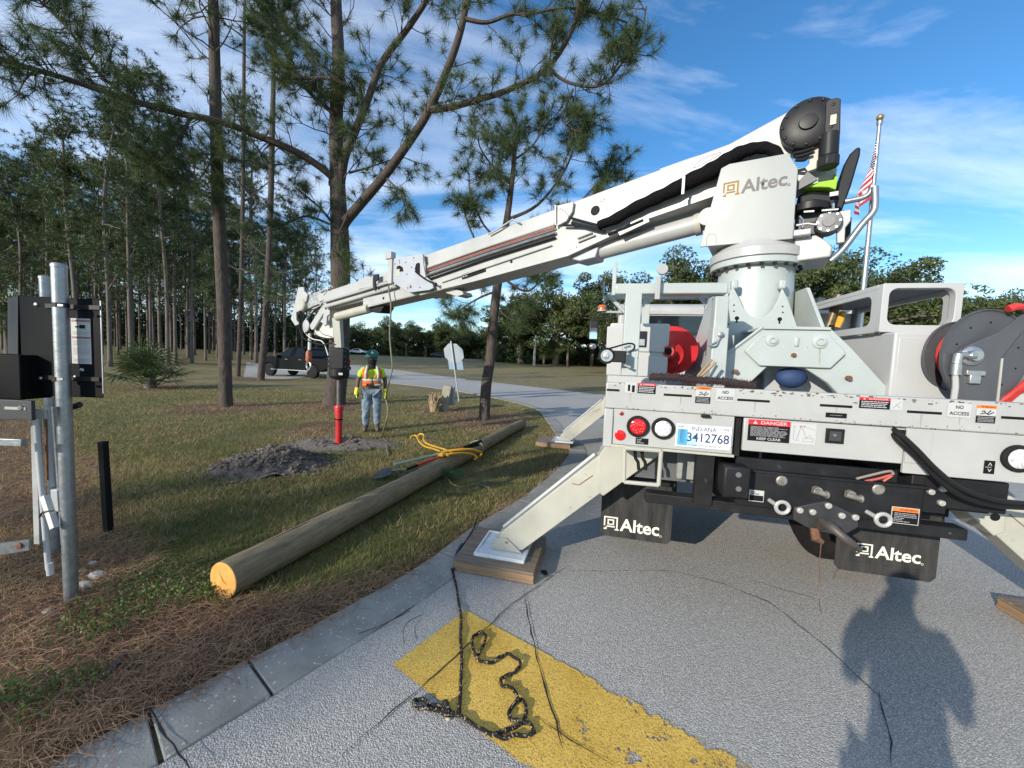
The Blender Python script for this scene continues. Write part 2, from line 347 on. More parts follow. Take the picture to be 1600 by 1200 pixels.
# --- road sheets
RM,t,b,src=newmat('worn_asphalt',.85,.35)
vo=node(t,'ShaderNodeTexVoronoi'); vo.inputs['Scale'].default_value=150; t.links.new(src,vo.inputs['Vector'])
vo2=node(t,'ShaderNodeTexVoronoi'); vo2.inputs['Scale'].default_value=170; t.links.new(src,vo2.inputs['Vector'])
sepc=node(t,'ShaderNodeSeparateColor'); t.links.new(vo.outputs['Color'],sepc.inputs[0])
st=ramp(t,sepc.outputs[0],[(.0,(.26,.244,.215)),(.45,(.43,.405,.365)),(.8,(.57,.54,.49)),(1,(.74,.70,.645))])
st=mixc(t,ramp(t,vo.outputs['Distance'],[(.42,(0,0,0)),(.62,(1,1,1))]),st,(.24,.226,.20))
lg=noise(t,src,.8,6,.65); st=mixc(t,ramp(t,lg,[(.3,(.38,.38,.38)),(.7,(0,0,0))]),st,(.38,.357,.32))
pit=noise(t,src,38,3,.6); st=mixc(t,ramp(t,pit,[(.69,(0,0,0)),(.72,(.7,.7,.7))]),st,(.07,.066,.06)); trk=noise(t,src,.25,2,.5); st=mixc(t,ramp(t,trk,[(.35,(.22,.22,.22)),(.65,(0,0,0))]),st,(.54,.515,.47)); oil=noise(t,src,1.7,3,.5); st=mixc(t,ramp(t,oil,[(.70,(0,0,0)),(.80,(.55,.55,.55))]),st,(.22,.208,.19))
t.links.new(st,b.inputs['Base Color']); bumpn(t,b,mth(t,'SUBTRACT',1.0,vo.outputs['Distance']),.6,.006)
FARE=[gndh(380,553.5),gndh(470,562.5),gndh(544,570.5),gndh(617,577.5),gndh(750,595),gnd(926,615)]
rd=MB()
# near apron: between the kerb and the right, cut into strips so it stays flat
K0=[p for p in KRc if p.y<20.5 or True]
split=min(range(len(KRc)),key=lambda i:(KRc[i]-gnd(682,606)).length)
near=KRc[:split+1]
poly=[Vector((p.x,p.y,0)) for p in near]+[Vector((-3.4,27.9,.0)),Vector((-2.36,27.75,0)),Vector((4.33,20.15,0)),Vector((14,14,0)),Vector((40,-2,0)),Vector((40,-12,0)),Vector((-3.4,-12,0))]
rd.add(poly,[tuple(range(len(poly)))])
lft=[p for p in KRc[split:]]; nL=len(lft)
fe=catm(FARE[:5][::-1],8)
fe=[fe[int(round(i*(len(fe)-1)/(nL-1)))] for i in range(nL)]; fe[0]=Vector((-3.4,27.9,0))
vs=[]; 
for p,q in zip(lft,fe):
    for k in range(5):
        r=p.lerp(q,k/4); vs.append((r.x,r.y,float(gh(r.x,r.y))+.0))
rd.add(vs,[(i*5+k,i*5+k+1,(i+1)*5+k+1,(i+1)*5+k) for i in range(nL-1) for k in range(4)])
road=rd.build('road',RM,smooth=False,kind='structure')
# --- kerb: flush concrete ribbon in cast lengths
KM,t,b,src=newmat('kerb_concrete',.85,.3)
kc=ramp(t,noise(t,src,3,7,.7),[(.3,(.20,.195,.17)),(.7,(.34,.33,.29))]); vk=node(t,'ShaderNodeTexVoronoi'); vk.inputs['Scale'].default_value=60; t.links.new(src,vk.inputs['Vector'])
sk=node(t,'ShaderNodeSeparateColor'); t.links.new(vk.outputs['Color'],sk.inputs[0]); kc=mixc(t,mth(t,'MULTIPLY',mth(t,'GREATER_THAN',sk.outputs[0],.9),mth(t,'LESS_THAN',vk.outputs['Distance'],.4)),kc,(.45,.44,.41))
t.links.new(kc,b.inputs['Base Color']); bumpn(t,b,noise(t,src,90,4),.35,.008)
kerb=thing('kerb',KGc[0],None,None); tag(kerb,kind='structure')
cum=[0]
for i in range(1,len(KGc)): cum.append(cum[-1]+(KGc[i]-KGc[i-1]).length)
def at_len(line,s):
    i=max(0,min(len(cum)-2,int(np.searchsorted(cum,s))-1)); f=(s-cum[i])/max(cum[i+1]-cum[i],1e-6); return line[i].lerp(line[i+1],f)
jA=min(range(len(KGc)),key=lambda i:(KGc[i]-gnd(232,1117)).length); jB=min(range(len(KGc)),key=lambda i:(KGc[i]-gnd(387,1036)).length)
sA=cum[jA]; sB=cum[jB]; joints=[0.02,sA-1.25,sA,sB]
while joints[-1]<42: joints.append(joints[-1]+(1.42 if joints[-1]<14 else 3.0))
for s0,s1 in zip(joints[:-1],joints[1:]):
    nseg=max(3,int((s1-s0)/.2)); A=[at_len(KGc,s0+.006+(s1-s0-.012)*k/nseg) for k in range(nseg+1)]; Bq=[at_len(KRc,s0+.006+(s1-s0-.012)*k/nseg) for k in range(nseg+1)]
    m=MB(); vs=[]; dzk=random.uniform(-.003,.004)
    for p,q in zip(A,Bq):
        z=float(gh(p.x,p.y))
        vs+=[(p.x,p.y,z-.05),(p.x,p.y,z+.020+dzk),(q.x,q.y,z+.012+dzk),(q.x,q.y,z-.05)]
    fs=[(i*4+k,i*4+k+1,(i+1)*4+k+1,(i+1)*4+k) for i in range(nseg) for k in range(3)]+[(3,2,1,0),tuple(nseg*4+k for k in range(4))]
    m.add(vs,fs); m.build('kerb_length',KM,kerb,bevel=.006)
# --- cracks and yellow stripe
CRK=mat('crack_fill',(.018,.018,.018),.9)
def crack(pts,w=.008,z=.004,jit=.006,name='crack'):
    P=[gnd(*q) for q in pts]; L_=[]
    for a_,b_ in zip(P[:-1],P[1:]):
        n_=max(2,int((b_-a_).length/.06))
        for k in range(n_): L_.append(a_.lerp(b_,k/n_))
    L_.append(P[-1]); m=MB(); vs=[]
    for i,p in enumerate(L_):
        t_=(L_[min(i+1,len(L_)-1)]-L_[max(i-1,0)]).normalized(); nn=Vector((t_.y,-t_.x,0)); j=random.uniform(-jit,jit); ww=w*random.uniform(.4,1.2)*min(1,.25+i/3,.25+(len(L_)-1-i)/3)
        vs+=[tuple(p+nn*(j-ww/2)+vZ*z),tuple(p+nn*(j+ww/2)+vZ*z)]
    m.add(vs,[(2*i,2*i+1,2*i+3,2*i+2) for i in range(len(L_)-1)]); return m.build(name,CRK,road,smooth=False)
crack([(887,884),(800,945),(655,1080),(570,1150),(520,1195)],.0065,.009); crack([(818,922),(838,1030),(868,1130),(880,1172)],.009,.009); crack([(836,1120),(890,1160),(960,1200)],.010,.009)
crack([(890,893),(1050,892),(1160,920)],.004); crack([(1128,913),(1200,940),(1290,1010),(1370,1085),(1405,1115)],.005); crack([(1372,1080),(1388,1140),(1395,1200)],.006)
crack([(1160,928),(1215,960)],.004); crack([(1170,905),(1235,925),(1280,938),(1283,960)],.004); crack([(708,893),(640,952),(424,1084),(270,1178),(229,1202)],.012,.003,.003)
crack([(232,1112),(262,1160),(300,1215)],.013,.026,.004,'crack'); crack([(1590,560),(1600,561)],.01)
YM,t,b,src=newmat('worn_yellow_paint',.8,.3)
yv=node(t,'ShaderNodeTexVoronoi'); yv.inputs['Scale'].default_value=75; t.links.new(src,yv.inputs['Vector'])
yc=ramp(t,noise(t,src,4,6,.7),[(.3,(.62,.38,.06)),(.7,(.80,.53,.12))]); yc=mixc(t,ramp(t,noise(t,src,140,3,.7),[(.36,(.75,.75,.75)),(.5,(0,0,0))]),yc,(.16,.11,.04)); t.links.new(yc,b.inputs['Base Color']); bumpn(t,b,noise(t,src,120,3),.6,.006)
wear=noise(t,src,9,7,.75); wat=node(t,'ShaderNodeAttribute',attribute_name='wear')
tr=node(t,'ShaderNodeBsdfTransparent'); ms=node(t,'ShaderNodeMixShader'); al=ramp(t,mth(t,'SUBTRACT',wear,wat.outputs['Fac']),[(.30,(0,0,0)),(.33,(1,1,1))])
t.links.new(al,ms.inputs[0]); t.links.new(tr.outputs[0],ms.inputs[1]); t.links.new(b.outputs[0],ms.inputs[2]); t.links.new(ms.outputs[0],t.nodes['Material Output'].inputs[0])
ya,yb_,yc_,yd_=gnd(728,954),gnd(614,1040),Vector((.62,.55,0)),Vector((1.28,.95,0))
yd_=ya+(gnd(1180,1200)-ya)*1.6; yc_=yb_+(yd_-ya)
m=MB(); vs=[]; wv=[]; NA,NB=40,14
for i in range(NA+1):
    for j in range(NB+1):
        p=ya.lerp(yd_,i/NA).lerp(yb_.lerp(yc_,i/NA),j/NB); vs.append((p.x,p.y,.0045)); e=min(j,NB-j)/NB
        wv.append(.04*min(1,i/12)+max(0,(i/NA-.14))*.36*(1 if j<NB*.6 else .55)+(.12 if e==0 and i>9 else 0)-.05)
m.add(vs,[(i*(NB+1)+j,i*(NB+1)+j+1,(i+1)*(NB+1)+j+1,(i+1)*(NB+1)+j) for i in range(NA) for j in range(NB)])
ys=m.build('yellow_stripe',YM,road,smooth=False); at=ys.data.attributes.new('wear','FLOAT','POINT'); at.data.foreach_set('value',wv)
# pale lane line and far road
m=MB(); a1,b1=gnd(770,618.5),gnd(845,618); m.prism([a1+vZ*.004,b1+vZ*.004,b1+vZ*.004+Vector((0,.22,0)),a1+vZ*.004+Vector((0,.22,0))],(0,0,.002)); m.build('lane_line',mat('faded_white_line',(.5,.5,.48),.8,var=.3),road)
m=MB(); xs=np.linspace(-75,30,30); vs=[]
for x in xs:
    y0=100-.05*x
    for dy in (0,6.5): vs.append((x,y0+dy,float(gh(x,y0))+.16))
m.add(vs,[(2*i,2*i+2,2*i+3,2*i+1) for i in range(len(xs)-1)]); m.build('far_road',mat('far_road_grey',(.42,.41,.39),.85,var=.15),smooth=False,kind='structure')
# ================================================================ DIGGER TRUCK
truck=thing('digger_derrick_truck',tw(0,0,0),'large white utility truck with raised boom, red auger and spread outriggers on the road','truck',rz=-TH)
def uw(x,y,v): 
    p=np.array(V(x,y,v))-T0; return float(p@TRv),float(p[2])
def dec(x0,y0,x1,y1,mt,name,v=-.002,parent=None,slope=.075,th=.0015):
    xm=(x0+x1)/2; ym=(y0+y1)/2; dl=slope*(x1-x0)/2
    u0=uw(x0,ym,v)[0]; u1=uw(x1,ym,v)[0]; w1=uw(xm,y0+dl,v)[1]; w0=uw(xm,y1-dl,v)[1]
    m=MB(); m.tbox(u0,u1,v-th,v,w0,w1); o=m.build(name,mt,parent or truck); o['_r']=(u0,u1,w0,w1,v-th); return o
def sub(o,a,b,c,d,mt,name,th=.001):      # panel of a sticker, in fractions of it
    u0,u1,w0,w1,v=o['_r']; m=MB(); m.tbox(u0+(u1-u0)*a,u0+(u1-u0)*b,v-th,v+.0002,w0+(w1-w0)*c,w0+(w1-w0)*d); return m.build(name,mt,o)
def stext(o,s,mt,a,b,c,d,bold=.0,name='lettering'):
    u0,u1,w0,w1,v=o['_r']; return text(s,mt,o,tw(u0+(u1-u0)*a,v-.0012,w0+(w1-w0)*c),vTR,vZ,(u1-u0)*(b-a),(w1-w0)*(d-c),bold,name)
def print_rows(o,a,b,c,d,n,mt,seed=1,name='small_print'):
    r=random.Random(seed); u0,u1,w0,w1,v=o['_r']; m=MB(); H_=(w1-w0)*(d-c)/n
    for i in range(n):
        x=a; wz=w0+(w1-w0)*c+H_*(i+.5)
        while x<b-.03:
            l=min(r.uniform(.05,.16),b-x); m.tbox(u0+(u1-u0)*x,u0+(u1-u0)*(x+l),v-.0013,v-.0002,wz-H_*.22,wz+H_*.22); x+=l+.02
            if r.random()<.04: break
    return m.build(name,mt,o)
# --- tail lip, deck, panels
m=MB(); m.tbox(-1.22,1.22,0,.07,1.365,1.53); lip=m.build('tail_lip',WHITE,truck,bevel=.008)
m=MB(); m.tbox(-1.215,1.215,.07,5.0,1.36,1.41); m.build('deck',mat('deck_tread',(.16,.165,.17),.7,var=.3,vscale=12),truck)
for x0,x1,y in ((948,968,609),(1037,1081,616.5),(1152,1203,624.5),(1281,1332,633),(1417,1472,643),(1564,1606,652)):
    u0,w=uw(x0,y,0); u1,_=uw(x1,y,0); m=MB(); m.tbox(u0,u1,-.0022,.001,w-.007,w+.007); m.build('drain_slot',SBLK,lip,bevel=.004)
m=MB(); m.tbox(-1.222,-1.165,.0,.10,1.115,1.362); m.build('corner_post',WHITE,truck,bevel=.006)
m=MB(); uL,_=uw(958.5,660,.012); uR,_=uw(1146,680,.012); m.tbox(-1.163,uR,.012,.03,1.135,1.363); lampL=m.build('lamp_panel',WHITE,truck,bevel=.004)
m=MB(); m.tbox(-1.17,uR+.01,.0,.04,1.118,1.134); m.build('panel_flange',CREAM,truck,bevel=.003)
uD0,_=uw(1161,680,.008); uD1,_=uw(1412,700,.008)
m=MB(); m.tbox(uD0,uD1,.006,.03,1.165,1.360); door=m.build('tail_door',WHITE,truck,bevel=.005)
m=MB(); m.tbox(uR,uD0,.05,.07,1.12,1.362); m.build('dark_gap_plate',BLK,truck)
m=MB(); m.prism([V(1391,670,.004),V(1416,672,.004),V(1414,688,.004)],vTF*.001); m.build('hose_opening',SBLK,door)
m=MB(); uE,_=uw(1417,690,.002); m.tbox(uE,1.22,.010,.03,1.115,1.363); lampR=m.build('lamp_panel',WHITE,truck,bevel=.004)
m=MB(); uF,_=uw(1457,690,.002); m.tbox(uE,uF,.003,.010,1.175,1.355); m.build('hose_cover_plate',WHITE,truck,bevel=.002)
m=MB(); m.tbox(1.165,1.222,0,.1,1.115,1.362); m.build('corner_post',WHITE,truck,bevel=.006)
# lamps
def lamp(x,y,r,lens,v=.012,name='tail_lamp'):
    c=V(x,y,v); n=-vTF
    m=MB(); m.lathe(c+n*.001,n,[(0,r),(.014,r),(.020,r*.93),(.020,r*.74),(.008,r*.72)],28); g=m.build(name,RUB,truck)
    m=MB(); m.lathe(c+n*.008,n,[(0,r*.72),(.010,r*.72),(.016,r*.55),(.018,.001)],28); m.build('lens',lens,g)
    m=MB()
    for k in range(19):
        q=k*2.39996; rr=r*.6*math.sqrt(k/19); p=c+n*.0235+vTR*rr*math.cos(q)+vZ*rr*math.sin(q); m.lathe(p,n,[(0,r*.085),(.002,r*.06)],6)
    m.build('led_cluster',mat('led_'+lens.name,tuple(min(1,k*1.35+.05) for k in lens.diffuse_color[:3]) if False else ((.85,.12,.12) if lens is REDL else (.85,.85,.85)),.2),g)
lamp(996.5,666,.068,REDL); lamp(1035.5,669,.068,CLRL); lamp(1589,716,.070,CLRL,.010)
lamp(1589+46,716+4,.070,REDL,.010)
c=V(969,680,.012); MB().lathe(c,-vTF,[(0,.034),(.004,.034),(.006,.03)],20).build('reflector',REDL,truck)
c=V(971,646,.012); MB().lathe(c,-vTF,[(0,.013),(.006,.013),(.008,.009)],12).build('marker_lamp',mat('dark_red_lens',(.25,.02,.02),.2),truck)
o=dec(993,684,1013,695,SBLK,'small_decal',.011); print_rows(o,.1,.9,.1,.9,3,SGRY)
o=dec(1537,719,1554,741,SBLK,'small_decal',.009); stext(o,'^',SLVR,.3,.7,.62,.85); stext(o,'v',SLVR,.3,.7,.15,.38); print_rows(o,.1,.9,.44,.56,1,SGRY)
for x,y in ((1102,650),):
    c=V(x,y,.005); m=MB(); m.box(c-vTF*.008,(.05,.02,.018),(vTR,vTF,vZ)); m.build('latch',BLK,truck,bevel=.004)
# plate
o=dec(1055.5,661,1142.5,704,mat('plate_white',(.78,.80,.80),.35),'license_plate',.004,slope=.085,th=.002)
sub(o,.03,.22,.06,.78,mat('plate_blue',(.10,.36,.60),.4),'blue_field'); sub(o,.22,.40,.06,.55,mat('plate_pale_blue',(.38,.62,.76),.4),'pale_field'); sub(o,.08,.185,.14,.80,mat('plate_yellow',(.85,.55,.05),.4),'torch_mark')
PLB=mat('plate_navy',(.03,.05,.13),.4); stext(o,'3412768',PLB,.21,.965,.25,.66,.012,'plate_number'); stext(o,'INDIANA',PLB,.29,.73,.74,.93,0,'state_name'); stext(o,'APP',PLB,.04,.14,.82,.94); stext(o,'PWR',PLB,.86,.96,.80,.92); stext(o,'Crossroads of America',PLB,.24,.82,.07,.16); stext(o,'*',PLB,.19,.23,.85,.93); stext(o,'*',PLB,.79,.83,.83,.91)
# stickers on the lip
o=dec(976.5,597,994.7,615,SLVR,'pictogram_sticker'); sub(o,.25,.45,.2,.8,SBLK,'pictogram'); sub(o,.6,.85,.1,.75,SBLK,'pictogram')
def danger(x0,y0,x1,y1,v=-.002,rows=4,slope=.075,big=False):
    o=dec(x0,y0,x1,y1,SBLK,'danger_sticker',v,slope=slope); sub(o,.0,1,.76,1,SRED,'red_header'); stext(o,'\u26A0' if False else 'DANGER',SLVR,.30,.93,.80,.95,.015); 
    u0,u1,w0,w1,vv=o['_r']; h=w1-w0; m=MB(); p=tw(u0+(u1-u0)*.11,vv-.0012,w0+h*.80); m.prism([p,p+vTR*h*.19,p+vTR*h*.095+vZ*h*.16],vTF*.0006); m.build('warning_triangle',SLVR,o)
    print_rows(o,.06,.94,.22 if big else .08,.70,rows,SLVR if not big else SGRY,3)
    if big: stext(o,'KEEP CLEAR',SLVR,.22,.80,.06,.18,.015); 
    return o
danger(996.5,598,1024.5,616); danger(1342.6,619.5,1390.7,640.5)
o=dec(1391,623,1410,642,SLVR,'diagram_sticker'); m=MB(); u0,u1,w0,w1,vv=o['_r']
m.tube([tw(u0+.01,vv-.001,w0+.01),tw((u0+u1)/2,vv-.001,(w0+w1)/2),tw(u1-.008,vv-.001,w1-.012)],.0014,4); m.tube([tw((u0+u1)/2,vv-.001,(w0+w1)/2),tw(u1-.01,vv-.001,w0+.012)],.0012,4); m.build('diagram_lines',SGRY,o)
def warning_fall(x0,y0,x1,y1):
    o=dec(x0,y0,x1,y1,SLVR,'warning_sticker'); sub(o,0,1,.82,1,SORG,'orange_header'); sub(o,0,1,0,.40,SBLK,'black_panel'); stext(o,'WARNING',SBLK,.2,.92,.86,.96,.01)
    u0,u1,w0,w1,vv=o['_r']; m=MB(); P=lambda a,b:tw(u0+(u1-u0)*a,vv-.0012,w0+(w1-w0)*b); r=.0022
    m.tube([P(.2,.50),P(.45,.56),P(.62,.48)],r,5); m.tube([P(.45,.56),P(.38,.70)],r,5); m.tube([P(.62,.48),P(.88,.62)],r,5); m.tube([P(.55,.52),P(.72,.72)],r,5); m.ball(P(.30,.66),.0035,6,5); m.build('falling_figure',SBLK,o)
    u0,u1,w0,w1,vv=o['_r']; o['_r']=(u0,u1,w0,w1,vv-.001); print_rows(o,.08,.92,.04,.36,4,SGRY,5); return o
warning_fall(1086.7,603.5,1110,631); warning_fall(1525,632,1555.6,662)
for q in ((1118.7,606,1148,629),(1480,628.5,1517,653.5)):
    o=dec(*q,SLVR,'no_access_sticker'); stext(o,'NO',SBLK,.34,.66,.60,.84,.012); stext(o,'ACCESS',SBLK,.08,.92,.16,.40,.012)
o=dec(1290,644,1323,654,SBLK,'marker_lamp'); print_rows(o,.2,.8,.35,.65,1,STEEL)
# tail door stickers, latch
o=danger(1168.5,654,1234,693,.004,9,.085,True)
o=dec(1235,660,1275,696,SLVR,'diagram_sticker',.004,slope=.085); u0,u1,w0,w1,vv=o['_r']; P=lambda a,b:tw(u0+(u1-u0)*a,vv-.001,w0+(w1-w0)*b); m=MB()
for l in (((.12,.2),(.12,.85)),((.05,.85),(.2,.85)),((.4,.9),(.55,.5),(.62,.3)),((.4,.9),(.3,.45),(.25,.18)),((.15,.18),(.35,.18)),((.55,.3),(.9,.3),(.9,.15),(.5,.15),(.5,.3)),((.4,.9),(.95,.72)),((.6,.3),(.75,.45),(.85,.3))): m.tube([P(*q) for q in l],.0013,4)
m.build('diagram_lines',SGRY,o); m=MB(); m.ball(P(.36,.84),.004,6,5); m.ball(P(.52,.86),.004,6,5); m.build('red_marks',SRED,o)
o=dec(1289.4,668.6,1318,693.6,BLK2,'paddle_latch',.005,th=.008); sub(o,.18,.82,.18,.82,mat('latch_recess',(.05,.05,.052),.3),'recess',.002); c=V(1304,680,-.005); MB().lathe(c,-vTF,[(0,.008),(.006,.007)],12).build('lock_cylinder',STEEL,o)
# --- under the tail
m=MB(); a=V(1009,775,.06); bq=V(1508,838,.06)
ua,wa=uw(1009,772,.06); ub,wb=uw(1510,836,.06); m.tbox(ua,ub,.05,.14,.765,.83); m.build('underride_bar',BLK,truck,bevel=.006)
uc,wc=uw(1150,760,.02); ud,wd=uw(1443,780,.02); m=MB(); m.tbox(uc,ud,.02,.16,.83,1.035); cross=m.build('hitch_crossmember',BLK,truck,bevel=.006)
m=MB(); m.tbox(uc-.05,ud+.02,.015,.20,1.035,1.05); m.build('crossmember_cap',BLK,truck,bevel=.003)
ug,_=uw(1400,760,.05); m=MB(); m.tbox(uc,ug,.05,.07,1.035,1.115); m.build('connector_panel',BLK,truck)
m=MB(); m.tbox(-1.15,1.15,.5,.56,.80,1.35); m.build('rear_bulkhead',BLK,truck)
for u in (-.42,.42): MB().tbox(u-.04,u+.04,.16,7.6,.78,1.05).build('frame_rail',BLK,truck)
x0,x1=uw(1131,748,-.10)[0],uw(1173,748,-.10)[0]; m=MB(); m.tbox(x0,x1,-.10,.02,.905,1.085); jb=m.build('junction_box',BLK2,truck,bevel=.012)
for y in (742,764):
    c=V(1152+2,y,-.101); MB().lathe(c-vTF*.001,-vTF,[(0,.016),(.002,.015)],10).build('socket_hole',mat('dull_grey',(.12,.12,.12),.6),jb)
m=MB(); m.tbox(x0-.12,x0-.02,.03,.09,.80,1.12); m.build('hanger_bracket',BLK,truck)
o=dec(1170,765,1193.5,784.5,SLVR,'rating_plate',.018); sub(o,.04,.96,.06,.55,SBLK,'black_panel'); print_rows(o,.1,.9,.6,.9,2,SBLK)
for x,y in ((1220,791),(1376,810)):
    c=V(x,y,-.01); m=MB(); R_=.033; m.tube([c+vTR*R_*math.cos(q)+vZ*R_*math.sin(q)-vTF*.02 for q in np.linspace(0,2*math.pi,17)],.011,8,False); m.cyl(c-vTR*.05+vZ*.02+vTF*.03,c-vTR*.028+vZ*.01-vTF*.02,.012,n=8); m.build('tow_eye',mat('zinc',(.55,.54,.50),.4,metal=.5),truck)
cp=lambda x,y:(1230+x/3.87,620+y/3.87)
m=MB(); m.prism([V(*cp(*q),-.01) for q in ((45,670),(150,648),(235,630),(330,675),(430,725),(430,790),(330,845),(140,800),(40,745))],vTF*.03); pp=m.build('pintle_plate',mat('dark_plate',(.035,.035,.037),.5,var=.3),truck,bevel=.004)
for q in ((75,685),(152,695),(247,657),(328,717),(410,727)): c=V(*cp(*q),-.01); MB().lathe(c,-vTF,[(0,.017),(.008,.017),(.008,.010),(.016,.009)],10).build('bolt',mat('zinc',(.55,.54,.5)),pp)
PIN=mat('worn_pintle',(.085,.085,.083),.55,metal=.4,col2=(.12,.08,.055),vscale=18)
m=MB(); P=[V(*cp(195,780),-.02),V(*cp(225,765),-.09),V(*cp(270,790),-.16),V(*cp(330,840),-.20),V(*cp(385,885),-.20),V(*cp(435,925),-.17)]; m.tube(catm(P,4),[.026]*10+[.021]*8+[.015]*3,10); pk=m.build('pintle_hook',PIN,truck)
m=MB(); m.tube([V(*cp(165,800),-.02),V(*cp(175,860),-.05),V(*cp(215,880),-.05)],[.022,.025,.012],8); m.build('hook_jaw',RUST,pk)
m=MB(); P=V(*cp(205,890),-.05); m.tube([P,P-vZ*.10,P-vZ*.2+vTR*.01,P-vZ*.3],.002,4); m.build('safety_chain',RUST,pk)
o=dec(1392,791,1436,821,SLVR,'warning_sticker',.018,slope=.09); sub(o,.03,.97,.04,.74,SBLK,'black_panel'); sub(o,.03,.97,.74,.97,SORG,'orange_header'); stext(o,'WARNING',SBLK,.28,.9,.79,.92,.012); r_=o['_r']; o['_r']=(*r_[:4],r_[4]-.001); print_rows(o,.1,.9,.1,.68,6,SGRY)
for x,y in ((1272,763),(1323,769)):
    c=V(x,y,.04); m=MB(); m.cyl(c,c-vTF*.05,.022,n=12); m.cyl(c-vTF*.05-vTR*.03,c-vTF*.05+vTR*.035-vZ*.015,.016,n=10); m.lathe(c-vTF*.05+vTR*.035-vZ*.015,vTR,[(0,.022),(.012,.022)],10); m.build('gladhand',mat('dirty_alloy',(.34,.31,.27),.5,metal=.6,var=.4,vscale=30),truck,bevel=.002)
for x,y in ((1218,749),(1367,762)):
    c=V(x,y,.05); m=MB(); m.lathe(c,-vTF,[(0,.04),(.006,.04),(.006,.034),(.03,.032),(.036,.025)],12); m.box(c+vZ*.0-vTF*.003,(.11,.006,.03),(vTR,vTF,vZ)); m.build('trailer_socket',mat('dirty_alloy'
,(.3,.3,.3)),truck,bevel=.003)
for x,y in ((1242.5,744),(1290.7,749),(1342,754.4)): c=V(x,y,.05); MB().lathe(c,-vTF,[(0,.012),(.006,.010),(.009,.002)],10).build('marker_lamp',REDL,truck)
for k,(q0,q1,q2,q3) in enumerate((((1338,748),(1362,742),(1390,736),(1396,741)),((1345,753),(1372,748),(1394,742),(1380,752)))):
    m=MB(); m.tube(catm([V(*q,.03) for q in (q0,q1,q2,q3)],4),.007,6); m.build('cable',(mat('grey_cable',(.25,.2,.18),.6),mat('red_cable',(.45,.09,.07),.5))[k],truck)
for xa,ya_,xb,yb2 in ((1165,715,1180,760),(1180,722,1200,742),(1180,722,1170,745)): m=MB(); m.tube([V(xa,ya_,.25),V((xa+xb)/2+3,(ya_+yb2)/2-4,.2),V(xb,yb2,.15)],.008,6); m.build('air_line',mat('pale_green_hose',(.25,.32,.25),.5),truck)
# grey toolbox and clutter seen under the deck, left
m=MB(); m.tbox(-.98,-.55,.42,.46,.82,1.10); m.build('under_panel',mat('under_grey',(.10,.105,.11),.6,var=.3),truck)
m=MB(); m.tbox(-.70,-.48,.35,.41,.86,1.04); m.build('under_box',mat('dirty_white',(.30,.31,.29),.6,var=.3),truck,bevel=.004)
# right outrigger mount, hoses
m=MB(); u0,_=uw(1499,790,.06); u1,_=uw(1574,790,.06); m.tbox(u0-.22,u1,.06,.22,.93,1.10); om=m.build('outrigger_mount',BLK,truck,bevel=.006); c=V(1555,808,.06); MB().lathe(c,-vTF,[(-.001,.022),(.001,.021)],12).build('hole',SBLK,om)
for q in ((865,573),(938,555),(928,640)): c=V(*cp(*q),.055); MB().lathe(c,-vTF,[(-.01,.016),(.012,.016),(.012,.009),(.018,.008)],8).build('bolt',mat('zinc',(.5,.5,.5)),om)
m=MB(); m.tbox(uw(1446,770,.05)[0],uw(1482,770,.05)[0],.058,.10,.90,1.115); m.build('mount_plate',BLK,truck)
for dz,dv in ((0,-.03),(.035,-.05)):
    m=MB(); P=[V(1392,672,.05)+vZ*dz*.3,V(1402,686,-.02)+vZ*dz,V(1430,712,dv)+vZ*dz,V(1462,745,dv-.02)+vZ*dz,V(1500,774,dv-.03)+vZ*dz,V(1550,789,dv-.02)+vZ*dz*.8,V(1605,793,.0)+vZ*dz*.5,V(1660,796,.02)]; m.tube(catm(P,5),.014,8); m.build('hydraulic_hose',HOSE,truck)
# --- mudflaps with logo
def logo(parent,o,xd,yd,h,me_,mt_,depth=.0015,reg=True):
    xd=Vector(xd).normalized(); yd=Vector(yd).normalized(); nd=xd.cross(yd); o=Vector(o); m=MB(); s=h*1.02
    R_=lambda a,b,c,d:m.box(o+xd*(a+b)/2*s+yd*(c+d)/2*s+nd*depth*.5,((b-a)*s,(d-c)*s,depth),(xd,yd,nd))
    for q in ((0,1.0,.90,1.0),(0,.1,.28,.90),(.90,1.0,.10,.90),(.0,.22,.0,.10),(.12,.22,.10,.18),(.22,.80,.20,.30),(.80,1.08,0,.10),(.26,.74,.70,.80),(.26,.36,.46,.70),(.64,.74,.46,.70),(.26,.74,.38,.46)): R_(*q)
    m.build('emblem',me_,parent); 
    text('Altec',mt_,parent,o+xd*s*1.16,xd,yd,s*2.75,h*.98,.022,'lettering',depth=depth)
    if reg: mm=MB(); c=o+xd*s*4.02+yd*h*.02+nd*depth; mm.tube([c+(xd*math.cos(q)+yd*math.sin(q))*h*.07 for q in np.linspace(0,6.283,11)],h*.014,4,False); mm.build('registered_mark',mt_,parent)
LOGOC=mat('flap_logo_cream',(.72,.70,.60),.5,var=.1)
for u0,u1,lx,ly,lw in ((-1.20,-.648,943,826,89),(.47,1.07,1337,868,104)):
    m=MB(); m.prism([tw(u0,.70,.72),tw(u1,.70,.72),tw(u1,.70,.25),tw(u1-.03,.70,.215),tw(u0+.03,.70,.215),tw(u0,.70,.25)],vTF*.012); fl=m.build('mudflap',FLAP,truck,bevel=.003)
    m=MB(); m.tbox(u0+.03,u1-.03,.697,.70,.288,.293); m.build('flap_ridge',FLAP,fl)
    p=V(lx,ly,.698); wd=(V(lx+lw,ly+6,.698)-p).length; logo(fl,p,vTR,vZ,wd/4.1,LOGOC,LOGOC)
    m=MB(); m.tbox(u0,u1,.66,.70,.70,.78); m.build('flap_hanger',BLK,truck)
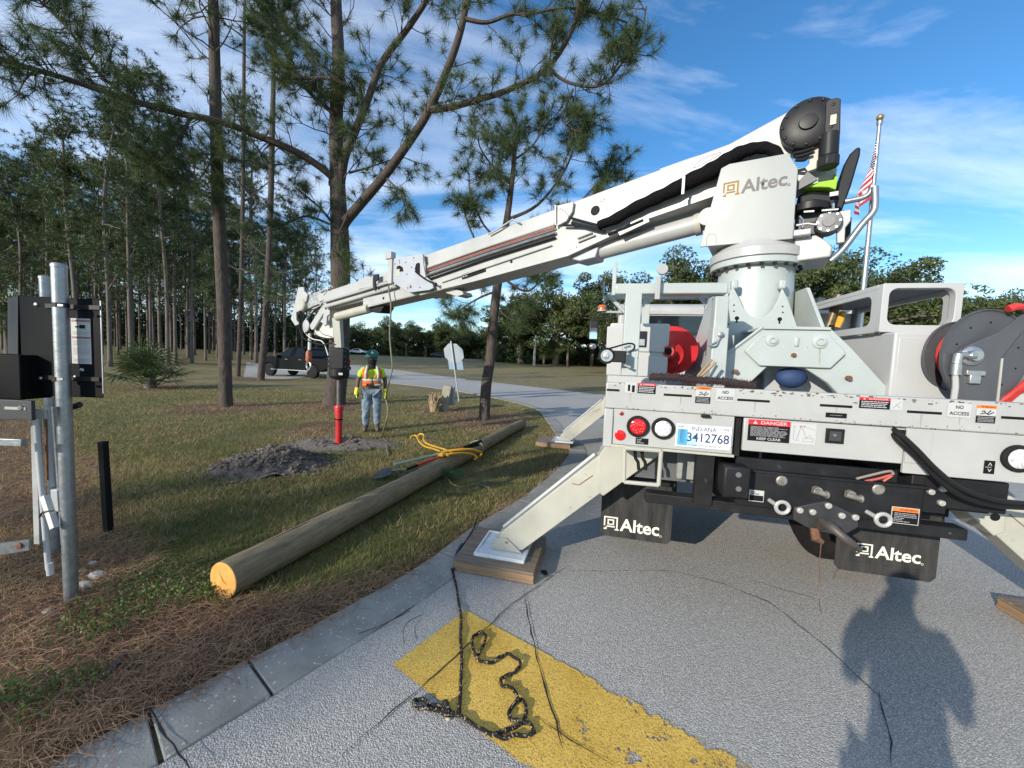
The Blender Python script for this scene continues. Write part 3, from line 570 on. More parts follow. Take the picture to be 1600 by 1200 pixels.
# --- outriggers
def outrigger(sg,vc,name='outrigger'):
    X=lambda u,v,w:tw(sg*u,v,w)
    P=lambda x,y,v=vc-.09:None
    # leg profile measured on the near left leg (u, w)
    prof=[(1.075,.80),(1.80,.128),(1.93,.118),(2.005,.17),(1.985,.245),(1.232,.965),(1.10,.98)]
    m=MB(); m.prism([X(u,vc-.085,w) for u,w in prof],vTF*.17); leg=m.build(name,CREAM,truck,bevel=.006)
    m=MB(); m.prism([X(u,vc-.115,w) for u,w in ((.80,1.028),(1.057,1.035),(1.191,1.05),(1.238,.974),(1.245,.694),(1.195,.66),(.905,.93))],vTF*.23); m.build('leg_housing',CREAM,leg,bevel=.005)
    m=MB(); d=Vector(X(2.03,0,.26))-Vector(X(1.38,0,1.03)); m.tube([X(1.27,vc-.03,.95),X(1.97,vc-.03,.275)],.020,6); m.build('slide_channel',mat('grey_slide',(.28,.29,.29),.5,metal=.4),leg)
    m=MB(); m.tube([X(1.28,vc-.088,.80),X(1.38,vc-.088,.715),X(1.43,vc-.088,.72)],.003,4); m.build('weld_seam',RUST,leg)
    c=X(1.925,vc-.086,.18); MB().lathe(c,-vTF,[(0,.026),(.008,.026),(.008,.015),(.014,.014)],12).build('pivot_bolt',STEEL,leg)
    m=MB(); m.prism([X(1.80,vc-.10,.112),X(2.06,vc-.10,.112),X(2.02,vc-.10,.20),X(1.93,vc-.10,.215)],vTF*.012); m.prism([X(1.80,vc+.088,.112),X(2.06,vc+.088,.112),X(2.02,vc+.088,.20),X(1.93,vc+.088,.215)],vTF*.012); m.build('foot_lug',CREAM,leg)
    m=MB(); a,b_=X(1.755,vc-.22,0),X(2.165,vc+.21,0); u0,u1=1.755,2.165; m.tbox(sg*u0,sg*u1,vc-.215,vc+.205,.089,.107); pl=m.build('foot_plate',mat('foot_white',(.66,.68,.68),.4,var=.15,vscale=12,specks=((.35,.30,.24),12,.66)),leg,bevel=.006)
    m=MB()
    for q in ((u0,u1,-.215,-.195),(u0,u1,.185,.205),(u0,u0+.02,-.195,.185),(u1-.02,u1,-.195,.185)): m.tbox(sg*q[0],sg*q[1],vc+q[2],vc+q[3],.107,.117)
    m.build('plate_rim',MATS['foot_white'],pl,bevel=.003)
    return leg
def woodpad(u0,u1,v0,v1,label,yaw=0.0):
    c=tw((u0+u1)/2,(v0+v1)/2,0); r=thing('cribbing_pad',c,label,'wooden pad','wooden pads under the outrigger feet',-TH+yaw)
    ax=(Vector((math.cos(-TH+yaw),math.sin(-TH+yaw),0)),Vector((-math.sin(-TH+yaw),math.cos(-TH+yaw),0)),vZ)
    for k in range(4): m=MB(); m.box(c+vZ*(.0165+k*.0212),(u1-u0-(.006 if k%2 else 0),v1-v0-(.006 if k%2 else 0),.0208),ax); m.build('plywood_layer',WOODE if k<3 else WOOD,r,bevel=.0015)
    return r
outrigger(-1,.49); woodpad(-2.30,-1.66,.175,.785,'layered plywood pad under the outrigger foot beside the kerb and rope')
outrigger(1,.62); woodpad(1.60,2.24,.33,.93,'plywood pad under the outrigger on the side away from the lawn')
outrigger(-1,4.95); woodpad(-2.46,-1.80,4.62,5.25,'plywood pad under the forward outrigger leg, past the fallen pole')
m=MB(); P=[V(976,700,-.004),V(1033,704.5,-.004),V(1029,758,-.004),V(975,753,-.004)]; 
for a_,b_ in zip(P,P[1:]+P[:1]): m.tube([a_,b_],.013,8)
m.build('step_stirrup',CREAM,truck)
for x in (992,1003): m=MB(); P=[V(x,703,.10),V(x+1,716,.10),V(x+5,722,.10),V(x+6,734,.10)]; m.tube(P,.011,8); m.build('hydraulic_hose',HOSE,truck)
# --- wheels
def wheel(u,v,r=.50,w=.27,sg=1):
    c=tw(u,v,r); ax=vTR*sg; m=MB(); m.lathe(c-ax*w/2,ax,[(0,r*.6),(.0,r*.88),(.03,r*.97),(.06,r),(w-.06,r),(w-.03,r*.97),(w,r*.88),(w,r*.6)],36); ty=m.build('wheel',RUB,truck)
    m=MB(); m.lathe(c-ax*w*.3,ax,[(0,r*.6),(w*.6,r*.6),(w*.55,r*.5),(w*.35,r*.3),(w*.45,r*.15),(w*.5,.02)],24); m.build('rim',mat('white_rim',(.6,.6,.6),.4),ty)
for sg in (-1,1):
    wheel(sg*1.06,1.45,sg=sg); wheel(sg*.74,1.45,sg=sg); wheel(sg*1.06,6.35,sg=sg)
    m=MB()
    q=[tw(sg*.60,1.45+.60*math.cos(t_),.52+.60*math.sin(t_)) for t_ in np.linspace(0,math.pi,13)]; q2=[tw(sg*.60,1.45+.57*math.cos(t_),.52+.57*math.sin(t_)) for t_ in np.linspace(0,math.pi,13)]
    vs=q+q2; m.prism(q+q2[::-1],vTR*sg*.6); m.build('fender',BLK,truck)
# --- bed equipment, left
X0=lambda x,y,v:uw(x,y,v)
def tpx(x0,y0,x1,y1,v0,v1,mt,name,parent=None,bevel=.006,m=None):   # box whose rear face fills a picture rectangle on plane v0
    u0,w1=uw(x0,y0,v0); u1,w0=uw(x1,y1,v0); q=MB(); q.tbox(u0,u1,v0,v1,w0,w1); return q.build(name,mt,parent or truck,bevel=bevel)
u1,_=uw(1044,560,.80); bxl=MB().tbox(-1.21,u1,.80,2.6,1.41,uw(1000,505,.80)[1]).build('tool_bin',WHITE2,truck,bevel=.015)
for n_,(xa,ya_,xb,yb2) in (('bin_door',(949,510,1041,551)),('bin_door',(949,554,1041,590))):
    a=uw(xa,ya_,.79); b_=uw(xb,yb2,.79); MB().tbox(a[0],b_[0],.788,.80,b_[1],a[1]).build(n_,WHITE2,bxl,bevel=.006)
o=dec(995.5,517,1010.5,543,BLK2,'paddle_latch',.788,th=.006,parent=bxl); sub(o,.2,.8,.1,.5,STEEL,'lever',.004)
# mint frame
tpx(978,457,996,588,.30,.42,MINT,'frame_post'); 
u0,w1=uw(962,441,.30); u1,w0=uw(1137,466,.30); MB().tbox(u0,u1,.30,.42,uw(1040,459,.30)[1],uw(1040,442,.30)[1]).build('frame_beam',MINT,truck,bevel=.008)
u0,_=uw(1115,520,.30); u1,_=uw(1137,520,.30); MB().tbox(u0,u1,.31,.41,1.41,uw(1120,462,.30)[1]).build('frame_post',MINT,truck,bevel=.008)
MB().tbox(u0-.006,u1+.006,.295,.43,1.41,uw(1125,512,.30)[1]).build('post_socket',MINT,truck,bevel=.006)
c=uw(961,420,.30); MB().tbox(c[0]-.014,c[0]+.014,.33,.37,uw(961,460,.3)[1],uw(961,407,.3)[1]).build('stake',MINT,truck,bevel=.004)
m=MB(); m.tbox(uw(1023,460,.27)[0],uw(1031,460,.27)[0],.255,.275,uw(1027,468,.27)[1],uw(1034,432,.27)[1]); sh=m.build('pin_hanger',WHITE,truck,bevel=.003)
c=V(1035,421,.27); MB().lathe(c+vTF*.02,-vTF,[(0,.034),(.008,.037),(.014,.030),(.022,.030),(.03,.037),(.036,.033),(.036,.012)],20).build('sheave',WHITE,sh)
w_=uw(1000,463,1.6)[1]
m=MB(); a=uw(1005,463,2.62); b_=uw(1013,503,2.62); zt=uw(1060,461,2.62)[1]; ur=uw(1108,480,2.62)[0]; ul=uw(945,459,2.62)[0]
m.tbox(ul,ur,2.62,2.70,zt-.05,zt); m.build('rear_rack_beam',MINT,truck,bevel=.005)
for ua_ in (a[0],uw(1101,500,2.62)[0]): MB().tbox(ua_,ua_+.09,2.62,2.70,1.41,zt-.05).build('rack_post',MINT,truck,bevel=.005)
m=MB(); m.prism([V(1014,465,2.61),V(1024,465,2.61),V(1014,474,2.61)],vTF*.02); m.prism([V(1087,461,2.61),V(1101,463,2.61),V(1101,478,2.61)],vTF*.02); m.build('rack_gusset',MINT,truck)
m=MB(); m.tube([V(950,461,2.6),V(978,489,2.6)],.028,6); m.tube([V(943,458,2.6),V(943,440,2.6)],.018,6); m.build('rack_brace',MINT,truck)
# strap winch
c=V(948,556,.22); m=MB(); m.lathe(c+vTF*.02,-vTF,[(0,.056),(.05,.056)],24); sw=m.build('strap_roll',RUB,truck); MB().lathe(c-vTF*.028,-vTF,[(0,.042),(.006,.040),(.006,.026),(.002,.025),(.004,.014),(.012,.012)],20).build('ratchet_hub',STEEL,sw)
m=MB(); m.tbox(uw(948,556,.22)[0],uw(978,556,.22)[0],.19,.25,uw(960,566,.22)[1],uw(960,548,.22)[1]); m.build('winch_body',BLK2,sw,bevel=.006)
m=MB(); P=[V(936,548,.2),V(958,543,.2),V(980,537,.2),V(990,538,.2),V(991,544,.2),V(984,551,.2)]; m.tube(catm(P,4),.006,6); m.build('strap',HOSE,sw)
m=MB(); m.tube([V(986,541,.24),V(977,543,.24),V(977,571,.24),V(985,574,.24)],.010,8); m.build('winch_hook',WHITE,sw)
# cab, mirrors, beacon
m=MB(); zr=uw(1040,474,4.85)[1]; m.prism([tw(-1.05,4.85,1.25),tw(-1.05,4.85,zr-.08),tw(-1.05,4.95,zr),tw(-1.05,6.2,zr+.03),tw(-1.05,6.5,zr-.12),tw(-1.05,6.9,1.95),tw(-1.05,7.6,1.8),tw(-1.05,7.75,1.6),tw(-1.05,7.75,.6),tw(-1.05,4.85,.6)],vTR*2.1); cab=m.build('cab',WHITE,truck,bevel=.05)
a=uw(1010,493,4.84); b_=uw(1104,524,4.84); MB().tbox(a[0]-.3,b_[0]+.45,4.838,4.85,b_[1],a[1]).build('rear_window',GLASS,cab,bevel=.003)
MB().tbox(a[0]-.5,b_[0]+.6,4.82,4.85,a[1]+.02,a[1]+.07).build('window_trim',WHITE,cab,bevel=.01)
for sg in (-1,1): MB().prism([tw(sg*1.052,5.2,2.0),tw(sg*1.052,5.2,zr-.15),tw(sg*1.052,6.35,zr-.15),tw(sg*1.052,6.65,2.0)],vTR*sg*.004).build('side_window',GLASS,cab)
vm=6.7
m=MB(); a=uw(921,500,vm); b_=uw(934,531,vm); m.tbox(a[0],b_[0],vm,vm+.1,b_[1],a[1]); mi=m.build('side_mirror',BLK2,truck,bevel=.03)
MB().tbox(a[0]+.02,b_[0]-.02,vm-.004,vm,b_[1]+.02,b_[1]+(a[1]-b_[1])*.6).build('mirror_glass',mat('mirror',(.5,.55,.58),.05,metal=.9),mi)
c=V(926,541,vm); MB().ball(c,(.09,.06,.07)).build('convex_mirror',mat('chrome',(.6,.6,.6),.12,metal=.9),mi)
m=MB(); m.tube(catm([V(925,501,vm+.05),V(928,496,vm+.05),V(936,495.5,vm+.05),V(962,496,vm+.05)],4),.018,6); m.build('mirror_arm',BLK2,mi); m=MB(); m.tube([V(930,538,vm+.05),V(960,538,vm+.05)],.018,6); m.build('mirror_arm',BLK2,mi)
c=V(940.5,486.5,4.8); m=MB(); m.lathe(c,vZ,[(0,.085),(.02,.085)],16); m.tube([c+vZ*-.01,V(972,488,4.8)],.022,6); bc=m.build('beacon_base',WHITE,truck); MB().lathe(c+vZ*.02,vZ,[(0,.075),(.07,.075),(.095,.06),(.10,.01)],16).build('beacon_lens',AMBER,bc)
# stowed red auger flight lying behind the frame
c=uw(1046,549,.9); a0=tw(c[0]-.01,.86,c[1]); ad=(vTF+vTR*.22+vZ*.05).normalized(); m=MB(); m.cyl(a0,a0+ad*1.9,.062,n=14); m.cyl(a0-ad*.08,a0,.045,n=12); ag=m.build('stowed_auger',RED,truck)
def helix(p,ad,r0,r1,turn,pitch,n=28,th=.008,flip=1,grow=0):
    R1=r1
    a=ad.orthogonal().normalized(); b=ad.cross(a); m=MB(); vs=[]; K=int(n*turn)
    for k in range(K+1):
        q=flip*2*math.pi*k/n; c=p+ad*(pitch*k/n); r1=R1*(min(1,.42+.58*k/grow) if grow else 1); e=a*math.cos(q)+b*math.sin(q)
        vs+=[c+e*r0,c+e*r1,c+e*r1+ad*th,c+e*r0+ad*th]
    m.add(vs,[(4*k+i,4*k+(i+1)%4,4*k+4+(i+1)%4,4*k+4+i) for k in range(K) for i in range(4)]); return m
helix(a0-ad*.02,ad,.055,.215,5.2,.30,grow=22).build('auger_flight',RED,ag)
MB().cyl(a0-ad*.082,a0-ad*.08,.03,n=12).build('tube_bore',SBLK,ag)
# frayed bumper roll on the lip
m=MB(); P=[V(1015,589,.05),V(1060,590,.05),V(1090,594,.05),V(1130,596,.05),V(1180,603,.05)]; m.tube(catm(P,6),.020,8); fr=m.build('rope_fender',mat('frayed_dark',(.03,.022,.022),.9,var=.5,vscale=60),truck)
m=MB(); C_=catm(P,30)
for k in range(1300):
    p=C_[random.randrange(len(C_))]; q=random.uniform(0,6.283); d_=(vTF*math.cos(q)+vZ*math.sin(q)+vTR*random.uniform(-.4,.4)).normalized(); s_=vTR*.0025; p=p+d_*.015+vTR*random.uniform(-.01,.01)
    e=p+d_*random.uniform(.010,.024)+vTR*random.uniform(-.01,.01); m.add([p-s_,p+s_,e],[(0,1,2)])
m.build('frayed_strands',mat('frayed_red',(.10,.018,.02),.9,col2=(.02,.016,.016),vscale=25),fr,kind='stuff')
m=MB(); m.tube([V(1093,590,.12),V(1118,566,.16)],.010,6); m.tube([V(1088,590,.15),V(1112,562,.2)],.008,6); m.build('pry_bars',mat('worn_wood',(.35,.25,.15),.7,var=.4),truck)
m=MB(); m.tube(catm([V(1127,526,.29),V(1123,532,.28),V(1113,537,.28),V(1107,541,.28),V(1118,541,.28),V(1123,533,.28)],4),.004,5); c=V(1126,523,.29); m.lathe(c,-vTF,[(0,.018),(.012,.018),(.016,.01)],12); m.build('pin_lanyard',GREY,truck)
# --- pedestal and turret column
cT=tw(-.02,1.25,0)
m=MB(); m.lathe(cT+vZ*1.41,vZ,[(0,.30),(.9,.285),(1.09,.275)],40); col=m.build('turret_column',MINT,truck)
m=MB(); m.lathe(cT+vZ*2.49,vZ,[(0,.335),(.005,.345),(.05,.345),(.055,.335)],48); rg=m.build('bolt_flange',MINT,truck)
for k in range(22):
    q=2*math.pi*k/22; p=cT+Vector((math.cos(q),math.sin(q),0))*.318+vZ*2.49; MB().lathe(p,-vZ,[(0,.015),(.018,.015),(.02,.012)],6).build('bolt',BLK2,rg)
o_=V(1195,444,.975); MB().box(o_,(.065,.004,.055),(vTR,vTF,vZ)).build('column_sticker',SBLK,col); MB().box(o_+vZ*.018-vTF*.001,(.065,.004,.018),(vTR,vTF,vZ)).build('column_sticker_header',SORG,col)
def pxs(v,*q): return [V(x,y,v) for x,y in q]
b1=lambda x,y:(1090+x/5.456,380+y/5.456)
m=MB(); m.prism(pxs(.90,*[b1(*q) for q in ((300,365),(265,480),(250,700),(240,930),(180,1120),(1250,1120),(1180,960),(850,710),(775,490),(725,385),(690,480),(640,570),(570,630),(500,645),(440,610),(390,545),(340,440))]),vTF*.03); gp=m.build('front_gusset',MINT,truck,bevel=.004)
for q in ((335,640),(700,648)): c=V(*b1(*q),.90); m=MB(); m.lathe(c,-vTF,[(-.001,.017),(.0015,.016)],12); m.box(c-vZ*.02,(.012,.003,.03),(vTR,vTF,vZ)); m.build('keyhole',SBLK,gp)
for q in ((310,528),(310,580),(725,540),(727,590),(265,690)): c=V(*b1(*q),.90); MB().lathe(c,-vTF,[(-.001,.007),(.0015,.006)],8).build('bolt_hole',SBLK,gp)
for q in ((312,355),(718,355)): c=V(*b1(*q),.93); MB().box(c,(.05,.05,.07),(vTR,vTF,vZ)).build('gusset_tab',MINT,gp,bevel=.012)
# side gussets running forward
for sg,uu in ((-1,-.40),(1,.36)):
    m=MB(); m.prism([tw(uu,.46,1.41),tw(uu*.72,.98,2.30),tw(uu*.72,1.5,2.30),tw(uu,2.0,1.41)],vTR*sg*.025); m.build('side_gusset',MINT,truck,bevel=.004)
m=MB(); m.prism(pxs(.46,(1098,592),(1108,573),(1192,509),(1296,511),(1330,543),(1400,620),(1310,616),(1293,598),(1255,574),(1200,572),(1170,600)),vTF*.04); br=m.build('bridge_plate',MINT,truck,bevel=.005)
m=MB(); m.tube(pxs(.455,(1120,565),(1150,542),(1190,512)),.010,6); m.build('weld_bead',MINT,br)
m=MB(); m.prism(pxs(.435,*[b1(*q) for q in ((405,915),(560,760),(1115,765),(1262,920),(1262,950),(1135,1068),(530,1045),(415,935))]),vTF*.025); op=m.build('boss_plate',MINT,br,bevel=.006)
for q,r_ in (((635,828),.040),((1042,840),.046)): c=V(*b1(*q),.435); MB().lathe(c,-vTF,[(0,r_),(.008,r_*.96),(.012,r_*.6),(.02,r_*.55),(.02,r_*.35),(.012,r_*.3),(.014,.004)],24).build('pin_boss',MINT,br)
c=V(*b1(843,842),.435); MB().box(c,(.03,.02,.065),(vTR,vTF,vZ)).build('slot_lug',MINT,br,bevel=.012)
for q in ((820,955),(328,1095),(1295,1150)): c=V(*b1(*q),.43); MB().lathe(c,-vTF,[(-.02,.016),(.006,.015),(.006,.008),(.010,.007)],10).build('grease_fitting',RUST,br)
m=MB(); m.tbox(uw(1192,510,.46)[0],uw(1296,510,.46)[0],.44,.88,uw(1240,512,.46)[1]-.012,uw(1240,512,.46)[1]+.004); m.build('bridge_top',MINT,truck)
m=MB(); m.tbox(uw(1195,590,.7)[0],uw(1300,590,.7)[0],.70,.74,1.41,1.7); m.build('inner_plate',mat('inner_grey',(.4,.42,.42),.5),truck)
c=V(1236,590,.55); MB().ball(c,(.10,.08,.075)).build('blue_bag',mat('navy_cloth',(.02,.045,.12),.7,bump=.5,bscale=12),truck)
# --- right side bins, canopy, hose reel
ub,_=uw(1395,560,.42); vb=float((np.array(Uq(1333,540,ub))-T0)@TFv)
zt=uw(1440,519,.42)[1]; m=MB(); m.tbox(ub,1.21,.42,max(1.2,vb),1.41,zt); rb=m.build('equipment_bin',WHITE2,truck,bevel=.01)
MB().tbox(ub+.02,1.19,.414,.42,1.45,zt-.035).build('bin_panel',WHITE2,rb,bevel=.003)
# canopy frame with rounded openings
def rrect(u0,u1,w0,w1,r,n=5):
    out=[]
    for cx,cz,a0_ in ((u1-r,w1-r,0),(u0+r,w1-r,90),(u0+r,w0+r,180),(u1-r,w0+r,270)):
        out+=[(cx+r*math.cos(rad(a0_+90*k/n)),cz+r*math.sin(rad(a0_+90*k/n))) for k in range(n+1)]
    return out
ca=uw(1381,444,.50); cb=uw(1500,512,.50); ia=uw(1391,451,.50); ib=uw(1489,508,.50)
w_t=uw(1440,442,.50)[1]; w_b=zt+.004; w_it=uw(1440,450,.50)[1]; w_ib=uw(1440,508,.50)[1]
m=MB(); m.frame([tw(u,.50,w) for u,w in rrect(ca[0],cb[0],w_b,w_t,.01)],[tw(u,.50,w) for u,w in rrect(ia[0],ib[0],w_ib,w_it,.05)],vTF*.05); cn=m.build('canopy_frame',WHITE2,truck,bevel=.004)
m=MB(); m.tbox(ca[0],cb[0],.55,1.55,w_t-.03,w_t); m.build('canopy_roof',WHITE2,cn,bevel=.004)
m=MB()
for k in range(24): m.tbox(ca[0]+.02,cb[0]-.02,.58+k*.04,.60+k*.04,w_t-.034,w_t-.0302)
m.build('perforated_liner',mat('perf_grey',(.22,.23,.25),.6),cn)
for uu in (ca[0],cb[0]-.03):
    m=MB(); m.frame([tw(uu,.55+a,w) for a,w in rrect(0,1.0,w_b,w_t-.031,.01)],[tw(uu,.55+a,w) for a,w in rrect(.05,.94,w_ib,w_it-.03,.05)],vTR*.03); m.build('canopy_side',WHITE2,cn)
MB().tbox(ca[0],cb[0],1.52,1.55,w_b,w_b+.25).build('canopy_back',WHITE2,cn)
tpx(1269,480,1335,560,1.75,2.5,WHITE2,'hydraulic_tank'); m=MB(); c=V(1288,476,1.9); m.box(c,(.22,.2,.07),(vTR,vTF,vZ)); m.cyl(c+vZ*.02-vTR*.05,c+vZ*.06-vTR*.05,.05,n=12); m.cyl(c+vTR*.06,c+vTR*.06+vZ*.06,.03,n=10); m.build('valve_block',mat('dirty_alloy',(.2,.2,.2)),truck,bevel=.006)
m=MB(); m.tube([V(1311,461,1.2),V(1306,478,1.2),V(1300,495,1.2),V(1294,512,1.2)],[.032,.036,.028,.03],10); m.lathe(V(1306,474,1.2),V(1304,482,1.2)-V(1306,474,1.2),[(0,.045),(.04,.045)],12); m.build('hose_coupler',mat('brass_dirty',(.18,.14,.08),.5,metal=.6,var=.5,vscale=30),truck)
m=MB(); m.tube([V(1317,487,1.18),V(1313,500,1.18),V(1308,512,1.18)],[.02,.026,.022],8); m.build('coupler_handle',mat('orange_grip',(.65,.32,.03),.5),truck); m=MB(); m.tube([V(1300,508,1.1),V(1293,540,1.1)],.02,8); m.build('supply_hose',HOSE,truck); m=MB(); m.cyl(V(1341,480,1.5),V(1336,522,1.5),.03,n=12); m.build('standpipe',GREY,truck)
# hose reel
rc=V(1541,557,.30); R_=.27; _tf,_tr=vTF,vTR; vTF=Vector((-.03,1,0)).normalized(); vTR=Vector((1,.03,0)).normalized()
for k,v_ in enumerate((0,.14)):
    R_=.27 if k==0 else .215
    m=MB(); c=rc+vTF*v_+vTR*.16*(1 if k else 0)*0; m.lathe(c,vTF,[(0,.05),(0,R_-.012),(-.008,R_-.006),(-.008,R_),(.010,R_),(.010,.05)],56); fl=m.build('reel_flange',REELG,truck)
    if k==0:
        for j in range(10): q=2*math.pi*j/10+.3; p=c+(vTR*math.cos(q)+vZ*math.sin(q))*R_*.72; MB().lathe(p,-vTF,[(-.001,.007),(.0012,.006)],8).build('rivet_hole',SBLK,fl)
m=MB(); m.lathe(rc+vTF*.01,vTF,[(0,.09),(.12,.09)],24); m.build('reel_drum',REELG,truck)
m=MB(); P=[]
for k in range(int(24*9)):
    q=2*math.pi*k/24; tt=(k/24)%4; P.append(rc+vTF*(.03+.027*tt if int(k/96)%2==0 else .125-.027*tt)+(vTR*math.cos(q)+vZ*math.sin(q))*(.125+.025*int(k/96)))
m.tube(P,.015,6); m.build('red_hose_coil',HOSER,truck)
vTF,vTR=_tf,_tr
for k in range(3): m=MB(); m.tube(catm([V(1560+k*6,630,.33+k*.03),V(1585+k*4,612,.33+k*.03),V(1612,588+k*6,.36),V(1640,560,.4)],5),.013,7); m.build('red_hose',HOSER,truck)
m=MB(); m.prism(pxs(.24,(1492,552),(1512,540),(1560,520),(1600,490),(1606,508),(1565,560),(1558,628),(1486,628)),vTF*.012); rbk=m.build('reel_bracket',REELG,truck,bevel=.004)
m=MB(); m.prism(pxs(.236,(1565,560),(1568,560),(1561,628),(1557,628)),vTF*.02); m.build('bracket_edge',CREAM,rbk)
c=V(1522,556,.22); m=MB(); m.lathe(c+vTF*.03,-vTF,[(0,.055),(.02,.055),(.03,.03),(.05,.03)],18); m.cyl(c+vTR*.03,c-vTR*.07,.02,n=10); m.lathe(c-vTR*.03,vTR,[(0,.028),(.03,.028)],10); m.cyl(c-vTR*.07+vZ*.012,c-vTR*.075-vZ*.05,.022,n=10); sv=m.build('reel_swivel',STEEL,truck,bevel=.003)
m=MB(); a_=c-vTR*.075-vZ*.05; m.cyl(a_,a_-vZ*.06,.024,n=10); m.build('hose_ferrule',STEEL,sv); m=MB(); m.tube([a_-vZ*.06,a_-vZ*.13+vTR*.008,a_-vZ*.23+vTR*.006],.014,8); m.build('supply_hose',mat('grey_hose',(.4,.4,.38),.5),sv)
c=V(1523,583,.23); m=MB(); m.box(c,(.085,.02,.028),(vTR,vTF,vZ)); m.box(c-vZ*.035,(.05,.02,.05),(vTR,vTF,vZ)); m.build('roller_clamp',STEEL,sv,bevel=.003)
m=MB(); m.tube(catm([V(1575,483,.28),V(1590,479,.28),V(1612,484,.3)],4),.02,8); m.build('red_hose',HOSER,truck)

# wear on the paint: rust runs, chips along the lip edge, grime runs below the slots
m=MB(); m.prism(pxs(.4345,*[b1(*q) for q in ((1034,893),(1050,893),(1048,1000),(1040,1050),(1034,990))]),vTF*.0004); m.build('rust_run',mat('rust_run',(.30,.235,.14),.7,col2=(.36,.40,.36),vscale=30),br)
rr_=random.Random(11); m=MB()
for k in range(110):
    u=rr_.uniform(-1.2,1.2); s_=rr_.uniform(.003,.012); z=1.53-abs(rr_.gauss(0,.012)); m.tbox(u,u+s_*rr_.uniform(.6,2),-.0012,.0005,z-s_*.7,min(z,1.529))
for k in range(60):
    u=rr_.uniform(-1.2,1.2); s_=rr_.uniform(.002,.006); z=1.367+abs(rr_.gauss(0,.01)); m.tbox(u,u+s_*1.5,-.0012,.0005,z,z+s_)
m.build('paint_chips',mat('chip_brown',(.12,.085,.06),.8),lip,kind='stuff')
for x,y0,y1 in ((1064,619,633),(1180,628,646),(1307,637,650),(1440,647,668),(1500,650,664),(985,615,628)):
    u,_=uw(x,y0,0); w1=uw(x,y0,0)[1]; w0=uw(x,y1,0)[1]; m=MB(); m.prism([tw(u-.004,-.0006,w1),tw(u+.004,-.0006,w1),tw(u+.0015,-.0006,w0),tw(u-.001,-.0006,w0)],vTF*.0004); m.build('grime_run',mat('grime_run',(.31,.295,.25),.7,var=.2,vscale=40),lip)
# --- turntable and boom (still the truck)
def bxs(o,*q): return [B(x,y,o) for x,y in q]
bAX=(-vBD,-vBN,vZ)
m=MB(); m.lathe(cT+vZ*2.545,vZ,[(0,.345),(.005,.355),(.07,.355),(.09,.33),(.14,.30)],48); tt=m.build('turntable',WHITE,truck)
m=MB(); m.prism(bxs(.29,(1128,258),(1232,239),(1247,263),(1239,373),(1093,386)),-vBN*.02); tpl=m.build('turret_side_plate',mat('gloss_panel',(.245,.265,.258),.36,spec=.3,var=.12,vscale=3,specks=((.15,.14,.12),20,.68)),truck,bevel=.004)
p=B(1129,308,.291); q=B(1231,294,.291); wd=(q-p).dot(-vBD); 
logo(tpl,p+vZ*.0,-vBD,vZ,wd/4.05,GOLD,DGRY)
m=MB(); a_=B(1104,385,.291); b_=B(1119,384,.291); m.tube([a_,B(1104,372,.291),B(1107,367,.291),B(1112,365,.291),B(1117,367,.291),B(1119,371,.291),b_],.0015,4); m.build('access_cutout',SGRY,tpl)
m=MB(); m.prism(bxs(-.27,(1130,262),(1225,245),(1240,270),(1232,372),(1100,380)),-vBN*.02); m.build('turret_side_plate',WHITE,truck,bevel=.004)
m=MB(); m.box(bw(.0,0,2.70),(.70,.54,.05),bAX); m.build('turret_floor',WHITE,truck,bevel=.01)
m=MB(); m.prism(bxs(.20,(1240,372),(1275,367),(1292,376),(1301,385),(1298,401),(1245,408)),-vBN*.40); m.build('operator_deck',WHITE,truck,bevel=.010)
# boom sections
m=MB(); m.prism(bxs(.17,(1242,168),(1140,224),(896,315),(866,327),(662,399),(655,462),(740,440),(887,400),(1015,341),(1117,306),(1180,290),(1240,240)),-vBN*.34); bo=m.build('outer_boom',WHITE,truck,bevel=.012)
m=MB(); m.prism(bxs(.185,(1117,297),(1015,333),(890,392),(740,432),(690,446),(690,452),(740,440),(887,400),(1015,341),(1117,306)),-vBN*.012); m.build('lower_flange',WHITE,bo,bevel=.003)
m=MB(); m.prism(bxs(.20,(866,347),(760,381),(668,414),(668,420),(760,388),(866,354)),-vBN*.028); m.build('conduit_tray',WHITE,bo)
def rod(px,o,r,mt,name,par,n=8): m=MB(); m.tube(bxs(o,*px),r,n); return m.build(name,mt,par)
rod(((866,351),(760,386),(668,418)),.205,.012,WHITE,'feed_tube',bo); rod(((868,356),(760,391),(668,423)),.200,.010,mat('copper_red',(.36,.10,.07),.5,var=.3),'red_tube',bo); rod(((868,363),(760,398),(668,430)),.20,.018,STEEL,'extend_rod',bo); rod(((868,371),(760,405),(668,437)),.195,.012,SBLK,'painted_shadow_gap',bo)  # last rod is black, painted shadow for the gap below the extend rod
m=MB(); m.tube(bxs(.19,(862,383),(690,441)),.008,6); m.build('ledge',WHITE,bo)
m=MB(); m.prism(bxs(.178,(721,429),(758,417),(759,424),(722,437)),-vBN*.009); lb=m.build('boom_label',SBLK,bo); p=B(723,432.5,.18); text('ALTEC',SLVR,lb,B(722.5,434,.181),(B(757,422.5,.181)-B(722.5,434,.181)),vZ,.09,.028,.02)
for x,y,r_ in ((799,409,.018),(827,395,.007),(868,402,.007),(889,387,.03),(944,312,.006),(901,386,.006)): MB().lathe(B(x,y,.171),vBN,[(-.001,r_),(.002,r_*.95)],14).build('pin_hole',SBLK if r_<.025 else CREAM,bo)
MB().lathe(B(930,329,.171),vBN,[(-.002,.05),(.003,.048)],24).build('lightening_hole',SBLK,bo)
